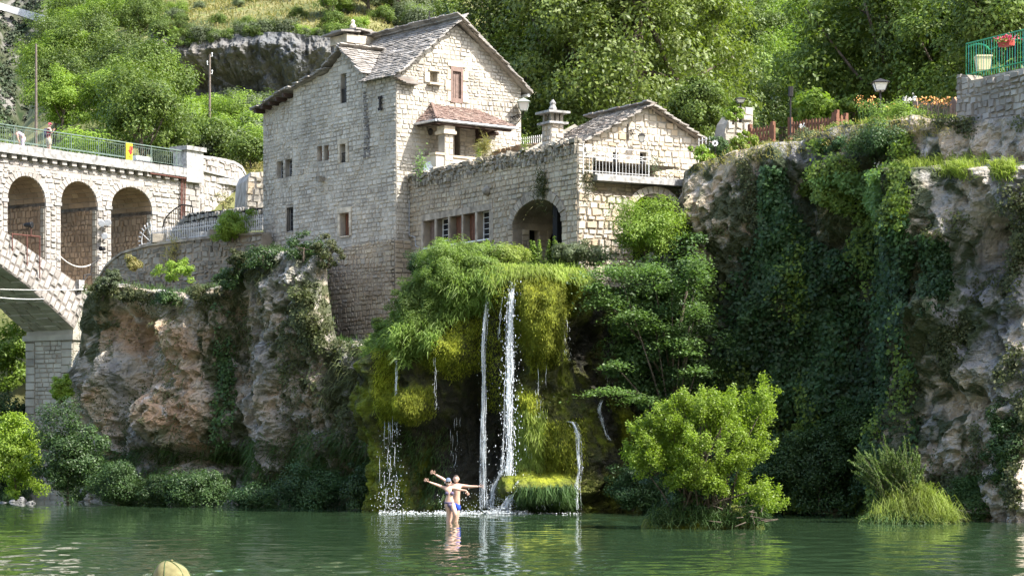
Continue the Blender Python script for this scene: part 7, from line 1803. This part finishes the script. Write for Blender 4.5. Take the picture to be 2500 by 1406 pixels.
# white water where the streams hit the pool
rng = np.random.default_rng(530); mb = MB()
for x0, x1, n, yb, sp in ((1060, 1290, 620, 1250, .3), (925, 1010, 150, 1247, .3), (1000, 1100, 110, 1248, .25), (1290, 1420, 70, 1250, .15), (1190, 1250, 320, 1249, .6)):
    for _ in range(n):
        p = W(rng.uniform(x0, x1), yb, 77.0+rng.normal()*.5); p.z = abs(rng.normal())*.05*sp/.3+.005; r_ = rng.uniform(.006, .019); mb.ell(p, (r_*1.8, r_*1.2, r_*rng.uniform(.4, 1)), 5, 3)
for x, n in ((1240, 260), (1183, 90), (1100, 60), (955, 80)):
    for _ in range(n):
        p = W(x+rng.normal()*22, 1249, 77.3); p.z = abs(rng.normal())*.45; r_ = rng.uniform(.006, .016); mb.ell(p, (r_, r_, r_*1.4), 5, 3)
tag(mb.build('foam', 'foam', None, True), kind='stuff')

# ================================================================== people
def grow(name, verts, edges, radii, root, mat, parent, sub=1, extra=()):
    """one continuous skinned body from a joint skeleton; extra = further skeletons (hands) grown apart and joined"""
    parts = []
    for vs, es, rs, rt in [(verts, edges, radii, root)]+list(extra):
        me = bpy.data.meshes.new('tmp'); me.from_pydata([tuple(v) for v in vs], es, []); o = bpy.data.objects.new('tmp', me); col.objects.link(o)
        sk = o.modifiers.new('s', 'SKIN'); sk.use_smooth_shade = True
        for i, r_ in enumerate(rs):
            q = me.skin_vertices[0].data[i]; q.radius = r_ if isinstance(r_, tuple) else (r_, r_); q.use_root = (i == rt)
        sb = o.modifiers.new('b', 'SUBSURF'); sb.levels = sub; sb.render_levels = sub
        dg = bpy.context.evaluated_depsgraph_get(); ev = bpy.data.meshes.new_from_object(o.evaluated_get(dg)); parts.append(ev); bpy.data.objects.remove(o)
    mb = MB()
    for ev in parts: mb.add([v.co for v in ev.vertices], [tuple(p.vertices) for p in ev.polygons])
    return mb.build(name, mat, parent, True)
def hand(wr, d, up, s, spread=.5, curl=.15):
    """palm + four fingers of different length + thumb; wr = wrist, d = direction of the fingers, up = thumb side"""
    d = Vector(d).normalized(); up = Vector(up); up = (up-d*up.dot(d)).normalized(); nn = d.cross(up)
    res = []
    pl = wr+d*.085*s
    res.append(([wr, wr+d*.04*s, pl], [(0, 1), (1, 2)], [(.022*s, .017*s), (.034*s, .016*s), (.036*s, .014*s)], 0))
    for k, (o, l) in enumerate(((.030, .072), (.011, .082), (-.009, .076), (-.028, .058))):
        b0 = wr+d*.075*s+up*o*s; dd = (d+up*o*14*spread).normalized(); m_ = b0+dd*l*.55*s+nn*curl*.02*s; e = m_+(dd+nn*curl).normalized()*l*.5*s
        res.append(([b0, m_, e], [(0, 1), (1, 2)], [.0095*s, .0085*s, .0065*s], 0))
    b0 = wr+d*.03*s+up*.026*s; dd = (d*.6+up*.9).normalized(); m_ = b0+dd*.04*s; res.append(([b0, m_, m_+(dd+d*.4).normalized()*.035*s], [(0, 1), (1, 2)], [.012*s, .011*s, .008*s], 0))
    return res
def head(c, r, d, parent, hairmat=None, cap=None, glasses=False, mouth=True):
    """skull, jaw, nose, ears, eyes; c = centre, r = half height, d = facing direction"""
    d = Vector(d).normalized(); sd = Vector((0, 0, 1)).cross(d).normalized(); u = d.cross(sd)*-1; u = Vector((0, 0, 1))
    n, m_ = 18, 14; vs = []; fs = []
    for i in range(m_+1):
        a = -math.pi/2+math.pi*i/m_
        for k in range(n):
            w_ = 2*math.pi*k/n; x, y, z = math.cos(a)*math.sin(w_), math.cos(a)*math.cos(w_), math.sin(a)
            wd = .74*(1-.20*max(0, -z)**1.2); dp = .84*(1-.10*max(0, -z)); yy = y*dp
            if y > 0:
                nose = math.exp(-(x/.16)**2-((z+.12)/.22)**2)*.22; brow = math.exp(-((z-.18)/.12)**2)*.05; eye = -.08*(math.exp(-((x-.33)/.16)**2-((z-.06)/.1)**2)+math.exp(-((x+.33)/.16)**2-((z-.06)/.1)**2)); chin = math.exp(-(x/.3)**2-((z+.78)/.18)**2)*.10; lips = math.exp(-(x/.26)**2-((z+.45)/.07)**2)*.05
                yy += nose+brow+eye+chin+lips
            vs.append(c+sd*(x*wd*r)+d*(yy*r)+u*(z*r))
    for i in range(m_):
        for k in range(n): fs.append((i*n+k, i*n+(k+1) % n, (i+1)*n+(k+1) % n, (i+1)*n+k))
    mb = MB(); mb.add(vs, fs)
    for s in (-1, 1): mb.ell(c+sd*s*r*.74-u*.02*r, (r*.10, r*.14, r*.22), 8, 6)
    h = mb.build('head', 'skin', parent, True)
    mb = MB()
    for s in (-1, 1): mb.ell(c+sd*s*.30*r+d*.74*r+u*.06*r, (.10*r, .08*r, .06*r), 8, 5)
    mb.build('eyes', 'iron', h)
    if mouth: mb = MB(); mb.tube([c+sd*x*r+d*(.84-.6*x*x)*r+u*(-.47+.35*x*x)*r for x in (-.26, -.13, 0, .13, .26)], .04*r, 5); mb.build('mouth', 'paint_white', h)
    if hairmat:
        q = []; 
        for v in vs:
            t = v-c; z = t.dot(u)/r; y = t.dot(d)/r
            q.append(c+t*1.07+u*.02*r)
        ff = [f for f in fs if all(((q[i]-c).dot(u)/r > .30+.42*max(0, (q[i]-c).dot(d)/r)-.85*max(0, -(q[i]-c).dot(d)/r)) for i in f)]
        mb = MB(); mb.add(q, ff); mb.build('hair', hairmat, h, True)
    if cap:
        q = [c+(v-c)*1.12+u*.03*r for v in vs]; ff = [f for f in fs if all((q[i]-c).dot(u)/r > .38 for i in f)]
        mb = MB(); mb.add(q, ff)
        pk = [c+sd*(x*.75*r)+d*((.72+.75*math.sqrt(max(0, 1-x*x)))*r)+u*(.40-.12*(1-x*x))*r for x in np.linspace(-1, 1, 9)]; bk_ = [c+sd*(x*.8*r)+d*(.55*r)+u*.42*r for x in np.linspace(-1, 1, 9)]
        mb.add(pk+bk_+[p-u*.05*r for p in pk+bk_], [(i, i+1, 10+i, 9+i) for i in range(8)]+[(18+i, 27+i, 28+i, 19+i) for i in range(8)]+[(i, 18+i, 19+i, i+1) for i in range(8)]); mb.build('cap', cap, h, True)
    if glasses:
        mb = MB()
        for s in (-1, 1): mb.ell(c+sd*s*.34*r+d*.84*r+u*.10*r, (.30*r, .14*r, .22*r), 10, 6)
        mb.tube([c-sd*.74*r+u*.1*r, c-sd*.5*r+d*.72*r+u*.1*r, c+sd*.5*r+d*.72*r+u*.1*r, c+sd*.74*r+u*.1*r], .03*r, 4); mb.build('sunglasses', 'black_plastic', h)
    return h
# --- the two bathers; local frame: pixel offsets from the waterline point divided by the scale
PX = 81.7
def J(x, y, d=0, ox=1097, Y0=68.57): return Vector((xat(ox, Y0)+(x-ox)/PX, Y0+d, (1275-y)/PX))
wo = thing('person', 'woman in a dark bikini, blue cap and sunglasses with arms spread in the shallow water', 'person', J(1097, 1275))
V_ = [J(1098, 1226), J(1097, 1211, .0), J(1097, 1200, -.01), J(1095, 1190, 0), J(1094.5, 1185, -.01), J(1085, 1190.5), J(1064, 1182, -.04), J(1047, 1175.5, -.08), J(1106, 1191, .0), J(1124, 1195.5, -.05), J(1140, 1197, -.1),
      J(1090.5, 1231), J(1096, 1254, .04), J(1094, 1276, .05), J(1094, 1304, .08), J(1104, 1231), J(1113, 1254, -.16), J(1105, 1278, .02), J(1103, 1306, .06)]
E_ = [(0, 1), (1, 2), (2, 3), (3, 4), (3, 5), (5, 6), (6, 7), (3, 8), (8, 9), (9, 10), (0, 11), (11, 12), (12, 13), (13, 14), (0, 15), (15, 16), (16, 17), (17, 18)]
R_ = [(.155, .115), (.125, .09), (.145, .10), (.085, .07), (.048, .05), (.055, .055), (.040, .040), (.026, .026), (.055, .055), (.040, .040), (.026, .026), (.105, .10), (.068, .068), (.058, .062), (.04, .04), (.105, .10), (.068, .068), (.058, .062), (.04, .04)]
ex_ = hand(V_[7], (-.85, -.2, .42), (.3, -.2, 1), 1.0, .9)+hand(V_[10], (.45, -.2, -1), (-1, -.3, 0), 1.0, .4, .5)
grow('body', V_, E_, R_, 0, 'skin', wo, 2, ex_)
head(J(1094.5, 1176.5, -.02), .118, (.05, -1, -.02), wo, 'hair', 'cloth_cap_grey', True)
mb = MB()
for s in (-1, 1): mb.ell(J(1097.5+s*5.6, 1203.5, -.085), (.066, .062, .058), 12, 8)
mb.tube([J(1088, 1203, -.07), J(1086.5, 1205, .0), J(1090, 1206, .085), J(1104, 1206, .085), J(1108, 1205, .0), J(1107, 1203, -.07)], .012, 5)
mb.tube([J(1092, 1200, -.11), J(1091, 1192, -.05), J(1093, 1188, .04)], .008, 4); mb.tube([J(1103, 1200, -.11), J(1102, 1192, -.05), J(1098, 1188, .04)], .008, 4); mb.build('bikini_top', 'cloth_bikini', wo, True)
mb = MB(); mb.lathe(J(1097.5, 1229.5, 0), [(.150, .0), (.162, .03), (.158, .06), (.150, .062)], 18); mb.v = [(x, 68.57+(y-68.57)*.78, z) for x, y, z in mb.v]; mb.ell(J(1098, 1232, -.09), (.07, .05, .07), 10, 6); mb.build('bikini_bottom', 'cloth_bikini', wo, True)
ma = thing('person', 'man in blue swim shorts standing behind the woman with both arms outstretched', 'person', J(1112, 1273, .35))
D_ = .38
V_ = [J(1111, 1226, D_), J(1114, 1211, D_), J(1115, 1196, D_), J(1113, 1187, D_), J(1113, 1180, D_), J(1101, 1184.5, D_), J(1079, 1168, D_-.05), J(1062, 1158, D_-.1), J(1125, 1186, D_), J(1148, 1188, D_-.06), J(1168, 1187.5, D_-.12),
      J(1105, 1232, D_), J(1101, 1252, D_), J(1097, 1276, D_), J(1097, 1304, D_+.05), J(1115, 1232, D_), J(1116, 1252, D_-.03), J(1112, 1276, D_), J(1111, 1304, D_+.05)]
R_ = [(.15, .11), (.15, .105), (.185, .115), (.10, .08), (.058, .06), (.066, .066), (.048, .048), (.031, .031), (.066, .066), (.048, .048), (.031, .031), (.105, .105), (.072, .072), (.064, .068), (.045, .045), (.105, .105), (.072, .072), (.064, .068), (.045, .045)]
ex_ = hand(V_[7], (-.85, -.2, .5), (.4, -.2, 1), 1.12, .9)+hand(V_[10], (1, -.2, -.02), (0, -.3, 1), 1.12, .9)
grow('body', V_, E_, R_, 0, 'skin', ma, 2, ex_)
head(J(1113, 1169.5, D_-.02), .122, (-.05, -1, 0), ma, 'hair')
so_ = [([J(1111, 1220, D_), J(1111, 1228, D_), J(1106, 1233, D_), J(1103, 1251, D_), J(1115.5, 1233, D_), J(1116.5, 1251, D_-.02)], [(0, 1), (1, 2), (2, 3), (1, 4), (4, 5)], [(.165, .135), (.17, .14), .128, .122, .128, .124], 1)]
grow('swim_shorts', *so_[0], 'cloth_blue', ma, 2)
# --- bystander in the foreground, only the crown of the cap reaches into the picture
c = W(419, 1367, 12.5); c.z -= .135
by = thing('person', 'person with an olive cloth cap at the bottom edge of the picture', 'person', Vector((c.x, c.y, .3)))
g = .28; V_ = [Vector((c.x, c.y, z)) for z in (.95, 1.15, 1.36, 1.47, 1.53)]; gx = lambda x, y, z: Vector((c.x+x, c.y+y, z))
V_ += [gx(-.17, 0, 1.42), gx(-.21, -.03, 1.15), gx(-.2, .1, .92), gx(.17, 0, 1.42), gx(.22, 0, 1.15), gx(.2, .1, .92), gx(-.09, 0, .9), gx(-.1, .02, .55), gx(-.1, 0, .33), gx(-.1, .1, .3), gx(.09, 0, .9), gx(.1, .02, .55), gx(.1, 0, .33), gx(.1, .1, .3)]
R_ = [(.14, .11), (.13, .1), (.16, .11), (.09, .08), (.055, .055), .06, .045, .03, .06, .045, .03, .09, .065, .045, .04, .09, .065, .045, .04]
grow('body', V_, E_, R_, 0, 'skin', by, 1, hand(V_[7], (0, .3, -1), (.6, 1, 0), 1)+hand(V_[10], (0, .3, -1), (-.6, 1, 0), 1))
hd = head(Vector((c.x, c.y, c.z-.01)), .110, (.1, 1, 0), by, 'hair')
mb = MB(); vs = []; fs = []; n, m_ = 28, 9
for i in range(m_+1):
    a = math.pi/2*i/m_
    for k in range(n):
        w_ = 2*math.pi*k/n; r_ = .108*(1+.012*math.cos(6*w_)); wr = .004*noise.noise(Vector((math.cos(w_)*2, math.sin(w_)*2, a*3)))
        vs.append(c+Vector(((r_+wr+.012*noise.noise(Vector((w_, a*2, 5))))*math.cos(a)*math.cos(w_)-.026*math.sin(a)**3, (r_+.012)*math.cos(a)*math.sin(w_), .132*math.sin(a)**.92+.0)))
for i in range(m_):
    for k in range(n): fs.append((i*n+k, i*n+(k+1) % n, (i+1)*n+(k+1) % n, (i+1)*n+k))
mb.add(vs, fs); mb.ell(c+Vector((0, 0, .134)), (.009, .009, .005), 8, 4); cp = mb.build('cap', 'cloth_cap_olive', hd, True)
mb = MB()
for k in range(6):
    w_ = 2*math.pi*k/6+.3; mb.tube([c+Vector((.112*math.cos(a)*math.cos(w_)-.026*math.sin(a)**3, .122*math.cos(a)*math.sin(w_), .1335*math.sin(a)**.92)) for a in np.linspace(0, 1.5, 8)], .0022, 4)
mb.build('seam', 'grass_dark', cp)
# --- walkers on the bridge
def bp(px, dz, o=-.9, ds=0): return BR.at(BR.s(px, o)+ds, zk-.14+dz, o)
d3 = Vector((BR.d.x, BR.d.y, 0)); n3b = Vector((BR.n.x, BR.n.y, 0))
b0 = bp(118, 0); wk = thing('person', 'walker with pink cap and dark backpack standing at the bridge railing, hands raised', 'person', b0)
q = lambda x, z, o=0: b0+Vector((1, .0, 0))*x+Vector((0, 1, 0))*o+Vector((0, 0, z))
V_ = [q(0, .92), q(0, 1.12), q(.02, 1.36), q(.04, 1.46), q(.05, 1.52), q(-.10, 1.42, .12), q(.05, 1.20, .15), q(.27, 1.30, -.05), q(.12, 1.42, -.12), q(.22, 1.18, -.18), q(.33, 1.30, -.16), q(-.06, .88, .06), q(-.03, .48, .06), q(-.06, .07, .06), q(.08, .03, .04), q(.07, .88, -.07), q(.10, .48, -.07), q(.08, .07, -.07), q(.2, .03, -.08)]
R_ = [(.14, .12), (.13, .11), (.15, .12), (.09, .08), (.05, .05), .06, .045, .03, .06, .045, .03, .09, .065, .045, .04, .09, .065, .045, .04]
grow('body', V_, E_, R_, 0, 'skin', wk, 1, hand(V_[7], (.5, -.2, .8), (-.5, 0, 1), 1)+hand(V_[10], (.4, -.1, .9), (-.5, 0, 1), 1))
head(q(.07, 1.64), .118, (.9, -.45, .05), wk, 'hair', 'cloth_pink')
grow('shirt', [q(0, .95), q(0, 1.12), q(.02, 1.36), q(.04, 1.45), q(-.08, 1.41, .1), q(.12, 1.41, -.1)], [(0, 1), (1, 2), (2, 3), (2, 4), (2, 5)], [(.155, .135), (.145, .125), (.165, .135), (.08, .08), .08, .08], 1, 'cloth_maroon', wk, 1)
grow('shorts', [q(0, .97), q(0, .9), q(-.06, .8, .06), q(-.04, .52, .06), q(.07, .8, -.07), q(.1, .52, -.07)], [(0, 1), (1, 2), (2, 3), (1, 4), (4, 5)], [(.155, .135), (.16, .14), .12, .105, .12, .105], 1, 'cloth_khaki', wk, 1)
mb = MB(); mb.ell(q(-.17, 1.22, .03), (.13, .15, .25), 12, 8); mb.ell(q(-.27, 1.12, .0), (.06, .11, .13), 10, 6); mb.tube([q(-.1, 1.42, -.1), q(.1, 1.4, -.14), q(.13, 1.2, -.13), q(-.05, 1.05, -.12)], .02, 5); mb.build('backpack', 'cloth_navy', wk, True)
b1 = bp(52, 0); b0 = b1; wb_ = thing('person', 'walker in a lilac top bending down behind the bridge railing', 'person', b1)
V_ = [q(.10, .80), q(.02, .92), q(-.14, .98), q(-.24, .97), q(-.30, .95), q(-.2, 1.0, .16), q(-.2, .72, .18), q(-.14, .5, .1), q(-.18, .92, -.16), q(-.14, .66, -.2), q(-.06, .48, -.1), q(.12, .75, .08), q(.05, .45, .08), q(.1, .07, .08), q(-.04, .03, .08), q(.12, .75, -.08), q(.07, .45, -.08), q(.12, .07, -.08), q(-.02, .03, -.08)]
grow('body', V_, E_, R_, 0, 'skin', wb_, 1, hand(V_[7], (.1, 0, -1), (-1, 0, 0), 1)+hand(V_[10], (.1, 0, -1), (-1, 0, 0), 1))
head(q(-.38, .95), .115, (-.8, -.2, -.5), wb_, 'hair')
grow('top', [q(.1, .82), q(.0, .93), q(-.14, .985), q(-.22, .97)], [(0, 1), (1, 2), (2, 3)], [(.155, .135), (.15, .13), (.165, .135), (.1, .09)], 1, 'cloth_lilac', wb_, 1)
grow('trousers', [q(.1, .84), q(.11, .76), q(.12, .7, .08), q(.05, .45, .08), q(.1, .12, .08), q(.12, .7, -.08), q(.07, .45, -.08), q(.12, .12, -.08)], [(0, 1), (1, 2), (2, 3), (3, 4), (1, 5), (5, 6), (6, 7)], [(.155, .135), (.16, .14), .12, .1, .08, .12, .1, .08], 1, 'cloth_lilac', wb_, 1)
